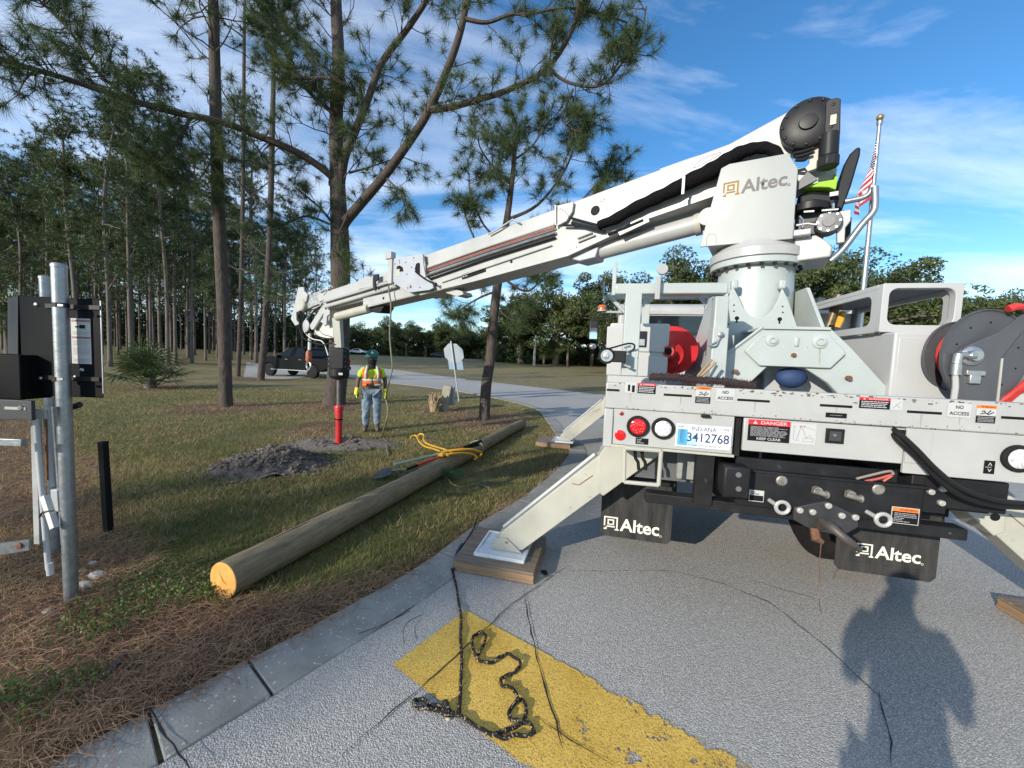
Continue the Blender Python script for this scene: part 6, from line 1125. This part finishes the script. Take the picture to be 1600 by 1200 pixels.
for k in range(260): x=rg.uniform(430,1700); Y=rg.uniform(112,124) if x<780 else rg.uniform(72,84); p=np.array(tgt(x,Y)); hgt=rg.uniform(2.5,7.5 if x<780 else 5.5); T.append(leaves(p+[0,0,hgt*.36],np.array([rg.uniform(2.5,4.5),2.,hgt*.62]),760,.42)); T.append(leaves(p+[0,1.5,hgt*.30],np.array([4.2,1.2,hgt*.45]),170,1.25))
fin('hedgerow',trimesh('hedgerow',np.concatenate(T)),leafmat('hedge_leaves',(.10,.13,.045),(.045,.065,.024),.12),smooth=False,fix=False,kind='stuff')
# palms and palmetto
def fan(m,p,d,L_,wid,n=13,droop=.35):
    d=Vector(d).normalized(); s_=d.cross(vZ); s_=s_.normalized() if s_.length>.01 else Vector((1,0,0)); u_=s_.cross(d).normalized(); st=p+d*L_*.45; m.tube([p,st],[.018,.01],4,False)
    for k in range(n):
        a=(k/(n-1)-.5)*rad(190); e=(d*math.cos(a)+s_*math.sin(a)).normalized(); l=L_*.62*(1-.25*abs(k/(n-1)-.5)); mid=st+e*l*.55+u_*.03; tip=st+e*l-vZ*droop*l*.5; w_=u_.cross(e).normalized()*wid; m.add([st,mid-w_,mid+w_,tip],[(0,1,3,2)])
pb_=gnd(235,606); PM=thing('saw_palmetto',pb_,'spiky fan-leaved palmetto clump growing on the lawn before the wood','palmetto'); m=MB(); random.seed(9)
for k in range(46): q=random.uniform(0,6.283); e=random.uniform(.15,1.45); fan(m,pb_+Vector((random.gauss(0,.12),random.gauss(0,.12),.1+random.uniform(0,.5))),(math.cos(q)*math.cos(e),math.sin(q)*math.cos(e),math.sin(e)),random.uniform(1.1,1.75),.028,14)
m.build('fronds',PALM,PM,smooth=False); MB().lathe(pb_-vZ*.05,vZ,[(0,.2),(.3,.16),(.6,.08)],10).build('stem',BARKF,PM)
def sabal(x,Y,h,label,sc=1.0):
    p=tgt(x,Y); r=thing('cabbage_palm',p,label,'palm tree'); MB().tube([p-vZ*.2,p+vZ*h*.5,p+vZ*h],[.24,.2,.2],10).build('trunk',BARKF,r); m=MB()
    for k in range(44): q=random.uniform(0,6.283); e=random.uniform(-.7,1.4); fan(m,p+vZ*h,(math.cos(q)*math.cos(e),math.sin(q)*math.cos(e),math.sin(e)),random.uniform(1.7,2.4)*sc,.06,11,.6)
    m.build('fronds',PALM,r,smooth=False)
sabal(887,64,3.4,'cabbage palm with pale trunk at the field edge nearest the truck'); sabal(866,66,2.6,'shorter cabbage palm among the oaks across the dry field'); sabal(14,27,3.0,'dark cabbage palm at the wood edge behind the black cabinet',1.2); sabal(850,70,2.4,'squat cabbage palm half hidden by the oak branches')
p=tgt(835,63); DT=thing('dead_trunk',p,'pale leafless trunk standing in front of the oaks across the field','tree trunk'); MB().tube([p-vZ*.2,p+vZ*2,p+Vector((.1,0,4.2))],[.25,.2,.13],8).build('trunk',mat('pale_bark',(.42,.38,.32),.9,var=.2),DT)
# ================================================================ GRASS AND LITTER
def blades(n,ymax,fn,hmin,hmax,w,name,mt_,lean=.5):
    # more blades close by, thinning with distance
    r=rng.uniform(0,1,n); Y=1.2*(ymax/1.2)**r; X=rng.uniform(-1.32,.36,n)*Y*1.05; keep=fn(X,Y); X=X[keep]; Y=Y[keep]; k=len(X); a=rng.uniform(0,2*math.pi,k); f=1+Y/6.0; h=rng.uniform(hmin,hmax,k)*np.minimum(f,1.6); ww=w*np.minimum(f,4.5)
    dx=np.cos(a); dy=np.sin(a); ln=rng.uniform(.1,lean,k)*h; q=rng.uniform(0,2*math.pi,k)
    A_=np.stack([X-dx*ww,Y-dy*ww,np.full(k,-.008)],1); B_=np.stack([X+dx*ww,Y+dy*ww,np.full(k,-.008)],1); C_=np.stack([X+np.cos(q)*ln,Y+np.sin(q)*ln,h],1)
    fin(name,trimesh(name,np.stack([A_,B_,C_],1)),mt_,smooth=False,fix=False,kind='stuff')
kg=np.array([(p.x,p.y) for p in KGc]); LAWN=[(x,y) for x,y in kg if y<21]+[(-30,22),(-30,-3),(-3,-3)]
def nz(x,y,s,o=0): return np.array([mn.noise(Vector((a*s,b_*s,o))) for a,b_ in zip(x,y)])
def lawn_ok(x,y): return inpoly(x,y,LAWN)&(np.hypot((x-MC.x)/.78,(y-MC.y)/.7)>.95)&(np.hypot(x-hc.x,y-hc.y)>.4)
PL0,PL1=np.array([pa.x,pa.y]),np.array([pb.x,pb.y])
def nearpole(x,y):
    u=PL1-PL0; t_=np.clip(((x-PL0[0])*u[0]+(y-PL0[1])*u[1])/(u@u),0,1); return np.clip(1.2-np.hypot(x-PL0[0]-t_*u[0],y-PL0[1]-t_*u[1])/1.0,0,1)*np.clip(1.2-t_,0,1)
def fgreen(x,y):
    ok=lawn_ok(x,y); v=nz(x,y,.9)+.5*nz(x,y,3.1,5); return ok&(straw(x,y)+v*.5<.45+rng.uniform(-.25,.25,len(x)))
def fdry(x,y):
    ok=lawn_ok(x,y); v=nz(x,y,.9)+.5*nz(x,y,3.1,5); return ok&(v+rng.uniform(-.4,.4,len(x))-.75*nearpole(x,y)>-.10)
blades(150000,16,fgreen,.014,.042,.0022,'lawn_grass',leafmat('grass_green',(.165,.19,.048),(.09,.115,.032),1.3,.6,.35),1.2)
blades(160000,16,fdry,.014,.042,.0022,'dry_grass',leafmat('grass_dry',(.46,.35,.17),(.28,.20,.095),1.6,.7,.3),1.8)
def flat_litter(n,fn,l0,l1,w,name,mt_,ymax=7):
    r=rng.uniform(0,1,n); Y=.9*(ymax/.9)**r; X=rng.uniform(-1.35,.30,n)*Y*1.05; keep=fn(X,Y); X=X[keep]; Y=Y[keep]; k=len(X); a=rng.uniform(0,2*math.pi,k); L_=rng.uniform(l0,l1,k); b_=a+rng.normal(0,.35,k); z0=rng.uniform(.002,.03,k); z1=z0+rng.uniform(-.01,.035,k)
    P=np.stack([X,Y,z0],1); M_=P+np.stack([np.cos(a)*L_*.5,np.sin(a)*L_*.5,(z1-z0)+.008],1); E_=M_+np.stack([np.cos(b_)*L_*.5,np.sin(b_)*L_*.5,-(z1-z0)*.5],1); s_=np.stack([-np.sin(a)*w,np.cos(a)*w,np.full(k,w*.4)],1)
    fin(name,trimesh(name,np.concatenate([np.stack([P-s_,P+s_,M_+s_],1),np.stack([P-s_,M_+s_,M_-s_],1),np.stack([M_-s_,M_+s_,E_],1)])),mt_,smooth=False,fix=False,kind='stuff')
flat_litter(60000,lambda x,y:lawn_ok(x,y)&(straw(x,y)+rng.uniform(-.35,.35,len(x))>.45),.09,.26,.0013,'pine_straw',leafmat('straw_brown',(.42,.26,.145),(.20,.11,.065),2.5,.7,.15),13)
LAWN2=[(x+ .28*0,y) for x,y in kg if y<21]
def fkerb(x,y):
    d=np.full(len(x),1e9)
    for p in KGc: d=np.minimum(d,np.hypot(x-p.x,y-p.y))
    return (d<.16)&(rng.uniform(0,1,len(x))<np.exp(-d/.05))
flat_litter(26000,fkerb,.05,.17,.0012,'kerb_needles',leafmat('straw_red',(.36,.16,.08),(.18,.08,.045),3,.7,.15),13)
# leafy weeds in the straw
m_=[]; WP=[(q,s_) for q,s_ in (((230,935),.30),((190,960),.24),((280,925),.24),((150,990),.2),((320,935),.16),((245,905),.2),((40,1110),.16),((120,1075),.1),((20,1090),.14))]
for q,s_ in WP:
    c=gnd(*q)
    for k in range(int(480*s_/.25)):
        a=rng.uniform(0,6.283); r=s_*1.15*rng.uniform(0,1)**.8; p=np.array([c.x+r*math.cos(a)*1.2,c.y+r*math.sin(a)*.8,rng.uniform(.01,.085)]); d=unit(rng.normal(size=3)+[0,0,.4]); e=unit(np.cross(d,rng.normal(size=3))); l=rng.uniform(.010,.022); m_+= [[p,p+d*l*.5+e*l*.4,p+d*l],[p,p+d*l,p+d*l*.5-e*l*.4]]
fin('ground_weeds',trimesh('ground_weeds',np.array(m_)),leafmat('weed_leaf',(.13,.19,.045),(.07,.12,.03),6,.5,.3),smooth=False,fix=False,kind='stuff')
# fallen twig curves on kerb
for k,Q in enumerate((((560,990),(600,975),(640,955)),((632,1005),(630,985),(640,970),(660,960)),((420,1000),(440,980),(470,965)))):
    m=MB(); m.tube(catm([gnd(x,y,.026) for x,y in Q],4),.0022,4); m.build('fallen_twig',mat('twig_dark',(.06,.045,.035),.9),label='thin dark twig lying across the concrete kerb',cat='twig',group='twigs on the kerb')
# ================================================================ PEOPLE
SKIN=mat('brown_skin',(.10,.055,.035),.55,var=.1); LIME=mat('lime_shirt',(.45,.75,.03),.75,bump=.3,bscale=14); VORG=mat('vest_orange',(.85,.16,.02),.75,bump=.2,bscale=18); SILV=mat('reflective_tape',(.50,.52,.48),.35); JEAN=mat('blue_jeans',(.20,.27,.33),.85,col2=(.11,.16,.21),vscale=9,bump=.4,bscale=22); GLV=mat('yellow_glove',(.72,.66,.05),.7); HELM=mat('green_helmet',(.01,.13,.10),.3); BOOT=mat('work_boot',(.10,.075,.05),.8)
def skinmesh(name,J,E,mt_,parent,rot,loc,lv=2):
    me=bpy.data.meshes.new(name); ks=list(J); M_=Matrix.Rotation(rot,4,'Z'); me.from_pydata([tuple(Vector(J[k][0])) for k in ks],[(ks.index(a),ks.index(b_)) for a,b_ in E],[]); o=bpy.data.objects.new(name,me); COL.objects.link(o); me.materials.append(mt_); o.parent=parent
    md=o.modifiers.new('skin','SKIN'); md.use_smooth_shade=True; md.branch_smoothing=.6
    sv=me.skin_vertices[0].data
    for i,k in enumerate(ks): r=J[k][1]; sv[i].radius=r if hasattr(r,'__len__') else (r,r); sv[i].use_root=(i==0)
    s_=o.modifiers.new('sub','SUBSURF'); s_.levels=lv+1; s_.render_levels=lv+1
    if name in ('jeans','shirt'):
        tx=bpy.data.textures.get('cloth_folds') or bpy.data.textures.new('cloth_folds','CLOUDS'); tx.noise_scale=.09; dd=o.modifiers.new('folds','DISPLACE'); dd.texture=tx; dd.strength=.045; dd.mid_level=.45; dd.texture_coords='LOCAL'
    return o
def worker(loc,rz,label,arms,extras=True,name='person',cat='person'):
    r=thing(name,loc,label,cat,rz=rz)
    a=arms
    J={'pel':((0,0,.90),(.145,.105)),'sp':((0,0,1.06),(.135,.10)),'ch':((0,0,1.24),(.16,.115)),'nk':((0,.01,1.40),.06),'hd':((0,-.01,1.49),(.07,.08)),'ht':((0,-.015,1.58),(.078,.095)),'tp':((0,-.01,1.64),(.05,.06))}
    E=[('pel','sp'),('sp','ch'),('ch','nk'),('nk','hd'),('hd','ht'),('ht','tp')]
    for s_,n_ in ((-1,'l'),(1,'r')):
        el,wr=a[n_]; J['sh'+n_]=((s_*.175,.0,1.335),.062); J['el'+n_]=(el,.046); J['wr'+n_]=(wr,.034); E+=[('ch','sh'+n_),('sh'+n_,'el'+n_),('el'+n_,'wr'+n_)]
        J['hp'+n_]=((s_*.095,0,.84),.095); J['kn'+n_]=((s_*.105,-.025,.48),.068); J['an'+n_]=((s_*.115,.02,.10),.048); J['to'+n_]=((s_*.13,-.12,.045),.04); E+=[('pel','hp'+n_),('hp'+n_,'kn'+n_),('kn'+n_,'an'+n_),('an'+n_,'to'+n_)]
    skinmesh('body',J,E,SKIN,r,rz,loc)
    ks=['pel','hpl','knl','anl','hpr','knr','anr']; Jj={k:(J[k][0],tuple(np.array(J[k][1] if hasattr(J[k][1],'__len__') else (J[k][1],)*2)+(.022 if k!='pel' else .012))) for k in ks}; Jj['pel']=((0,0,.93),(.16,.12)); skinmesh('jeans',Jj,[('pel','hpl'),('hpl','knl'),('knl','anl'),('pel','hpr'),('hpr','knr'),('knr','anr')],JEAN if extras else mat('dark_trousers',(.03,.03,.04),.8),r,rz,loc)
    Js={'pel':((0,0,.95),(.16,.118)),'sp':((0,0,1.08),(.152,.115)),'ch':((0,0,1.25),(.178,.128)),'nk':((0,.01,1.375),.075)}; Es=[('sp','pel'),('sp','ch'),('ch','nk')]
    for n_ in 'lr': s_=-1 if n_=='l' else 1; e=Vector(a[n_][0]); sh=Vector((s_*.18,0,1.33)); Js['sh'+n_]=(tuple(sh),.078); Js['up'+n_]=(tuple(sh.lerp(e,.75)),.066); Es+=[('ch','sh'+n_),('sh'+n_,'up'+n_)]
    skinmesh('shirt',Js,Es,LIME if extras else mat('dark_shirt',(.04,.045,.06),.8),r,rz,loc)
    inv0=INV[r.name]; INV[r.name]=Matrix()          # build in the figure's own axes
    for n_ in 'lr':
        s_=-1 if n_=='l' else 1; to=Vector((s_*.128,-.07,.05)); m=MB(); m.ball(to,(.055,.145,.055),12,8); m.ball(Vector((s_*.117,.02,.11)),(.058,.07,.09),12,8); m.build('boot',BOOT,r)
        el,wr=Vector(a[n_][0]),Vector(a[n_][1]); d=(wr-el).normalized(); pc=wr+d*.05; m=MB(); m.tube([wr-d*.05,wr,pc,wr+d*.10],[.042,.042,.046,.034],10); side=d.cross(Vector((0,1,0))).normalized(); fwd=side.cross(d).normalized()
        for k in range(4):
            b_=wr+d*.09+fwd*(-.03+.02*k); l=(.065,.075,.07,.055)[k]; m.tube([b_,b_+d*l*.5-side*s_*.005,b_+d*l+side*(-s_)*.02],[.0105,.010,.008],6)
        b_=wr+d*.03-fwd*.035; m.tube([b_,b_+d*.03-fwd*.025,b_+d*.065-fwd*.03],[.013,.012,.009],6); m.build('glove' if extras else 'hand',GLV if extras else SKIN,r)
    if extras:
        Z_=[.965,1.02,1.10,1.18,1.26,1.32,1.365]; RX=[.185,.178,.176,.188,.204,.20,.155]; RY=[.143,.138,.138,.148,.152,.135,.10]; NA=48
        def ring(z,dr=0.0): rx=np.interp(z,Z_,RX)+dr; ry=np.interp(z,Z_,RY)+dr; return [Vector((rx*math.sin(2*math.pi*k/NA),-ry*math.cos(2*math.pi*k/NA),z)) for k in range(NA)]
        zs=np.linspace(.965,1.365,17); m=MB()
        for z0,z1 in zip(zs[:-1],zs[1:]):
            A_,B_=ring(z0),ring(z1); gap=1+int(max(0,(z0-1.06))/.05)
            for k in range(NA):
                kk=min(k,NA-1-k)
                if kk<gap*.8 and z0>1.06: continue
                if z0>1.17 and 10<=kk<=14: continue
                m.add([A_[k],A_[(k+1)%NA],B_[(k+1)%NA],B_[k]],[(0,1,2,3)])
        o=m.build('safety_vest',VORG,r); o.modifiers.new('th','SOLIDIFY').thickness=.008
        def band(z0,z1,k0,k1,mt_,nm,dr=.010):
            m=MB(); A_,B_=ring(z0,dr),ring(z1,dr)
            for k in range(k0,k1): m.add([A_[k%NA],A_[(k+1)%NA],B_[(k+1)%NA],B_[k%NA]],[(0,1,2,3)])
            q=m.build(nm,mt_,r); q.modifiers.new('th','SOLIDIFY').thickness=.004
        band(1.075,1.125,0,NA,SILV,'reflective_band'); band(.975,1.035,0,NA,mat('harness_black',(.015,.015,.016),.7),'tool_belt',.016); band(.985,1.028,2,8,SILV,'belt_pouch',.03); band(.98,1.03,-8,-4,VORG,'belt_pouch',.03)
        for s_ in (-1,1):
            m=MB(); P=[Vector((s_*.12,-.142,1.13)),Vector((s_*.125,-.155,1.22)),Vector((s_*.115,-.142,1.30)),Vector((s_*.10,-.085,1.375)),Vector((s_*.095,0,1.405)),Vector((s_*.10,.08,1.37)),Vector((s_*.11,.15,1.28))]; L_=catm(P,4); vs=[]
            for p in L_: vs+=[p+Vector((-.024,0,.002)),p+Vector((.024,0,.002))]
            m.add(vs,[(2*i,2*i+1,2*i+3,2*i+2) for i in range(len(L_)-1)]); q=m.build('reflective_strap',SILV,r); q.modifiers.new('th','SOLIDIFY').thickness=.006
        m=MB(); m.tube([(0,-.15,1.0),(0,-.152,1.10),(.0,-.15,1.17)],.008,5); m.build('vest_zip',MATS['harness_black'],r)
        m=MB(); c=Vector((0,.0,1.615)); NN=28; prof=[(.0,.132),(.03,.130),(.07,.118),(.105,.085),(.125,.04),(.13,.002)]; m.lathe(c,(0,-.10,1),prof,NN); hh=m.build('hard_hat',HELM,r); m=MB(); vs=[]
        for k in range(NN):
            q=2*math.pi*k/NN; ex=.03+.035*max(0,-math.sin(q)); d=Vector((math.cos(q),math.sin(q),0)); z=1.617+.012*math.sin(q); vs+=[d*.125+Vector((0,0,z)),d*(.13+ex)+Vector((0,0,z-.012))]
        m.add(vs,[(2*k,2*k+1,(2*k+3)%(2*NN),(2*k+2)%(2*NN)) for k in range(NN)]); q=m.build('brim',HELM,hh); q.modifiers.new('th','SOLIDIFY').thickness=.006
        text('6',mat('helmet_white',(.8,.8,.78),.4),hh,(-.026,-.131,1.655),(1,0,.1),(0,.25,1),.05,.062,.05,'helmet_number',depth=.004)
        m=MB(); m.lathe((0,0,1.37),(0,-.05,1),[(0,.085),(.05,.075),(.09,.082),(.15,.098),(.158,.09)],18); m.build('neck_gaiter',mat('gaiter_black',(.014,.013,.013),.85,bump=.3),r)
        m=MB(); m.box((0,-.104,1.575),(.135,.02,.038)); m.build('dark_glasses',mat('glasses',(.012,.012,.012),.15),r,bevel=.008)
        m=MB(); m.tube([(0,-.10,1.555),(0,-.122,1.54),(0,-.105,1.53)],[.010,.016,.012],6); m.build('nose',SKIN,r)
        for s_ in (-1,1): MB().ball((s_*.088,.0,1.565),(.014,.026,.036),8,6).build('ear',SKIN,r)
        m=MB(); p=Vector(arms['l'][1])+Vector((.02,-.03,-.09)); m.box(p,(.04,.03,.09)); m.build('held_radio',MATS['harness_black'],r,bevel=.006)
    else:
        MB().ball((0,.01,1.60),(.095,.108,.10),14,10).build('hair',mat('dark_hair',(.02,.015,.012),.8),r)
    INV[r.name]=inv0; return r
wp=gnd(580,673); worker(wp,math.atan2(-wp.x,wp.y),'worker in green hard hat, orange safety vest and jeans standing beside the auger',{'l':((-.275,.03,1.09),(-.295,-.06,.88)),'r':((.27,.04,1.09),(.275,-.03,.86))})
worker(Vector((-.30,-.55,0)),math.pi-.6,'person with raised forearms standing on the road whose long shadow reaches the truck',{'l':((-.215,-.05,1.07),(-.08,-.19,1.30)),'r':((.215,-.05,1.07),(.08,-.19,1.30))},False)
# ================================================================ VEHICLES
def wheelset(r,pts,R_,w,ax,mtR):
    for p,s_ in pts:
        a=ax*s_; m=MB(); m.lathe(p-a*w*.5,a,[(0,R_*.6),(0,R_*.9),(.03,R_),(w-.03,R_),(w,R_*.9),(w,R_*.62)],26); t_=m.build('wheel',RUB,r); m=MB(); m.lathe(p+a*w*.30,a,[(0,R_*.62),(.03,R_*.60),(.02,R_*.5),(.0,R_*.2),(.03,R_*.16),(.03,.01)],20); hb=m.build('rim',mtR,t_); m=MB()
        for k in range(8): q=2*math.pi*k/8; e=a.orthogonal().normalized(); f=a.cross(e); d=e*math.cos(q)+f*math.sin(q); m.tube([p+a*w*.33+d*R_*.12,p+a*w*.36+d*R_*.56],[.03,.022],4)
        m.build('spokes',mtR,t_,kind='stuff')
def car(name,loc,hd,label,cat,body,glassm,L_=5.2,Wd=1.98,Hh=1.92,R_=.42,prof=None,win=None,wheels=(-1.75,1.75),detail=True,rimm=None):
    hd=Vector(hd).normalized(); sdv=Vector((hd.y,-hd.x,0)); loc=Vector(loc); r=thing(name,loc,label,cat,rz=math.atan2(-hd.x,hd.y)); P=lambda x,s_,z:loc+hd*x+sdv*s_+vZ*z
    m=MB(); n=len(prof); vs=[]; 
    def inset(z): return 0 if z<1.15*Hh/1.9 else (z-1.15*Hh/1.9)*.22
    for s_ in (-1,1): vs+=[P(x,s_*(Wd/2-inset(z)),z) for x,z in prof]
    m.add(vs,[tuple(range(n-1,-1,-1)),tuple(range(n,2*n))]+[(i,(i+1)%n,(i+1)%n+n,i+n) for i in range(n)]); bd=m.build('body',body,r,bevel=.05)
    for w in win:
        for s_ in (-1,1): m=MB(); m.prism([P(x,s_*(Wd/2-inset(z)+.004),z) for x,z in w],sdv*(-s_*.004)); m.build('side_window',glassm,r)
    wheelset(r,[(P(x,s_*(Wd/2-.12),R_),s_) for x in wheels for s_ in (-1,1)],R_,.26,sdv,rimm or GREY)
    return r,P,hd,sdv
BPNT=mat('black_car_paint',(.004,.0045,.005),.3,spec=.07); CGL=mat('car_glass',(.006,.007,.008),.08,spec=.25)
arc=lambda c,R_,z0=.42:[(c+R_*math.cos(q),z0+R_*math.sin(q)) for q in np.linspace(math.pi,0,9)]
suvp=[(-2.85,.6),(-2.9,1.05),(-2.88,1.27),(-1.12,1.29),(-1.0,1.78),(-.85,1.90),(-.2,1.93),(.35,1.90),(1.05,1.32),(2.2,1.20),(2.55,1.05),(2.6,.6),(2.5,.45)]+[(2.26-0,.42)][:0]+[(x,z) for x,z in arc(1.75,.52)[::-1]]+[(x,z) for x,z in arc(-1.65,.52)[::-1]]+[(-2.3,.45)]
sl=Vector((-12.2,24.4,float(gh(-12.2,24.4)))); hd=Vector((-.96,.28,0)).normalized(); sl=sl+hd*1.65
r,P,hd,sv=car('parked_pickup',sl,hd,'black lifted crew cab pickup parked on the lawn behind the pines','pickup truck',BPNT,CGL,prof=suvp,win=([(-.98,1.33),(-.90,1.74),(-.78,1.82),(-.15,1.84),(-.15,1.33)],[(-.07,1.33),(-.07,1.84),(.32,1.82),(.86,1.34)]),wheels=(-1.65,1.75),rimm=mat('dark_rim',(.08,.08,.085),.35,metal=.7))
m=MB(); m.prism([P(.42,-.78,1.86),P(.42,.78,1.86),P(1.06,.88,1.33),P(1.06,-.88,1.33)],hd*.012+vZ*.012); m.build('windshield',mat('pale_glass',(.22,.27,.32),.05,spec=.8),r)
m=MB(); m.prism([P(-1.02,-.70,1.76),P(-1.02,.70,1.76),P(-1.12,.80,1.36),P(-1.12,-.80,1.36)],hd*-.012); m.build('rear_window',CGL,r)
for s_ in (-1,1):
    MB().box(P(0.05,s_*.98,.45),(3.0,.16,.06),(hd,sv,vZ)).build('running_board',GREY,r,bevel=.01); MB().box(P(.95,s_*1.1,1.30),(.14,.22,.18),(hd,sv,vZ)).build('side_mirror',BLK2,r,bevel=.03); MB().box(P(2.56,s_*.75,.98),(.06,.36,.16),(hd,sv,vZ)).build('headlight',CLRL,r,bevel=.02); MB().box(P(-2.89,s_*.88,1.08),(.05,.16,.28),(hd,sv,vZ)).build('taillight',REDL,r,bevel=.01)
    for x in (-.75,.35): MB().box(P(x,s_*1.0,1.12),(.2,.03,.03),(hd,sv,vZ)).build('door_handle',GREY,r,bevel=.01)
    for c_ in (1.75,-1.65): m=MB(); m.tube([P(c_+.53*math.cos(q),s_*.99,.42+.53*math.sin(q)) for q in np.linspace(0,math.pi,13)],.035,6); m.build('fender_flare',RUB,r)
MB().box(P(2.60,0,.62),(.14,1.9,.24),(hd,sv,vZ)).build('front_bumper',BLK2,r,bevel=.04); MB().box(P(-2.92,0,.66),(.14,1.9,.22),(hd,sv,vZ)).build('rear_bumper',BLK2,r,bevel=.04)
sed=[(-2.2,.4),(-2.25,.85),(-2.1,1.0),(-1.5,1.05),(-.9,1.42),(.2,1.45),(1.0,1.0),(2.0,.88),(2.25,.7),(2.25,.4)]; sw_=([(-1.3,1.02),(-.85,1.37),(-.35,1.38),(-.35,1.0)],[(-.27,1.0),(-.27,1.38),(.15,1.38),(.8,1.0)])
for x,Y,mt_,lb,hdv in ((560,102,mat('white_car',(.75,.75,.75),.3),'small white car on the far road beyond the field',(1,.02,0)),(686,104,mat('dark_car',(.03,.035,.045),.25),'dark blue car on the far road left of the octagonal sign',(-1,.02,0))): q=tgt(x,Y); q.z+=.17; car('distant_car',q,hdv,lb,'car',mt_,CGL,4.5,1.8,1.45,.32,sed,sw_,(-1.4,1.4))
# pines standing behind the viewpoint whose shade falls on the lawn
for x,y,k,s_ in ((-24,-17.8,0,.52),(-22.5,-19,1,.56),(-26.5,-18.5,2,.45)):
    r_=thing('pine_tree',(x,y,0),'pine on the lawn side behind the viewpoint shading the foreground','pine tree','shade pines behind the viewpoint',x); r_.scale=(s_,)*3
    for nm,me in zip(('trunk','crown'),KINDS[k]): o=bpy.data.objects.new(nm,me); COL.objects.link(o); o.parent=r_
r_=thing('oak_tree',(-21.5,-14.8,0),'oak behind the viewpoint shading the equipment rack','oak tree'); r_.scale=(.62,)*3
for nm,me in zip(('trunk','crown'),OK[0]): o=bpy.data.objects.new(nm,me); COL.objects.link(o); o.parent=r_
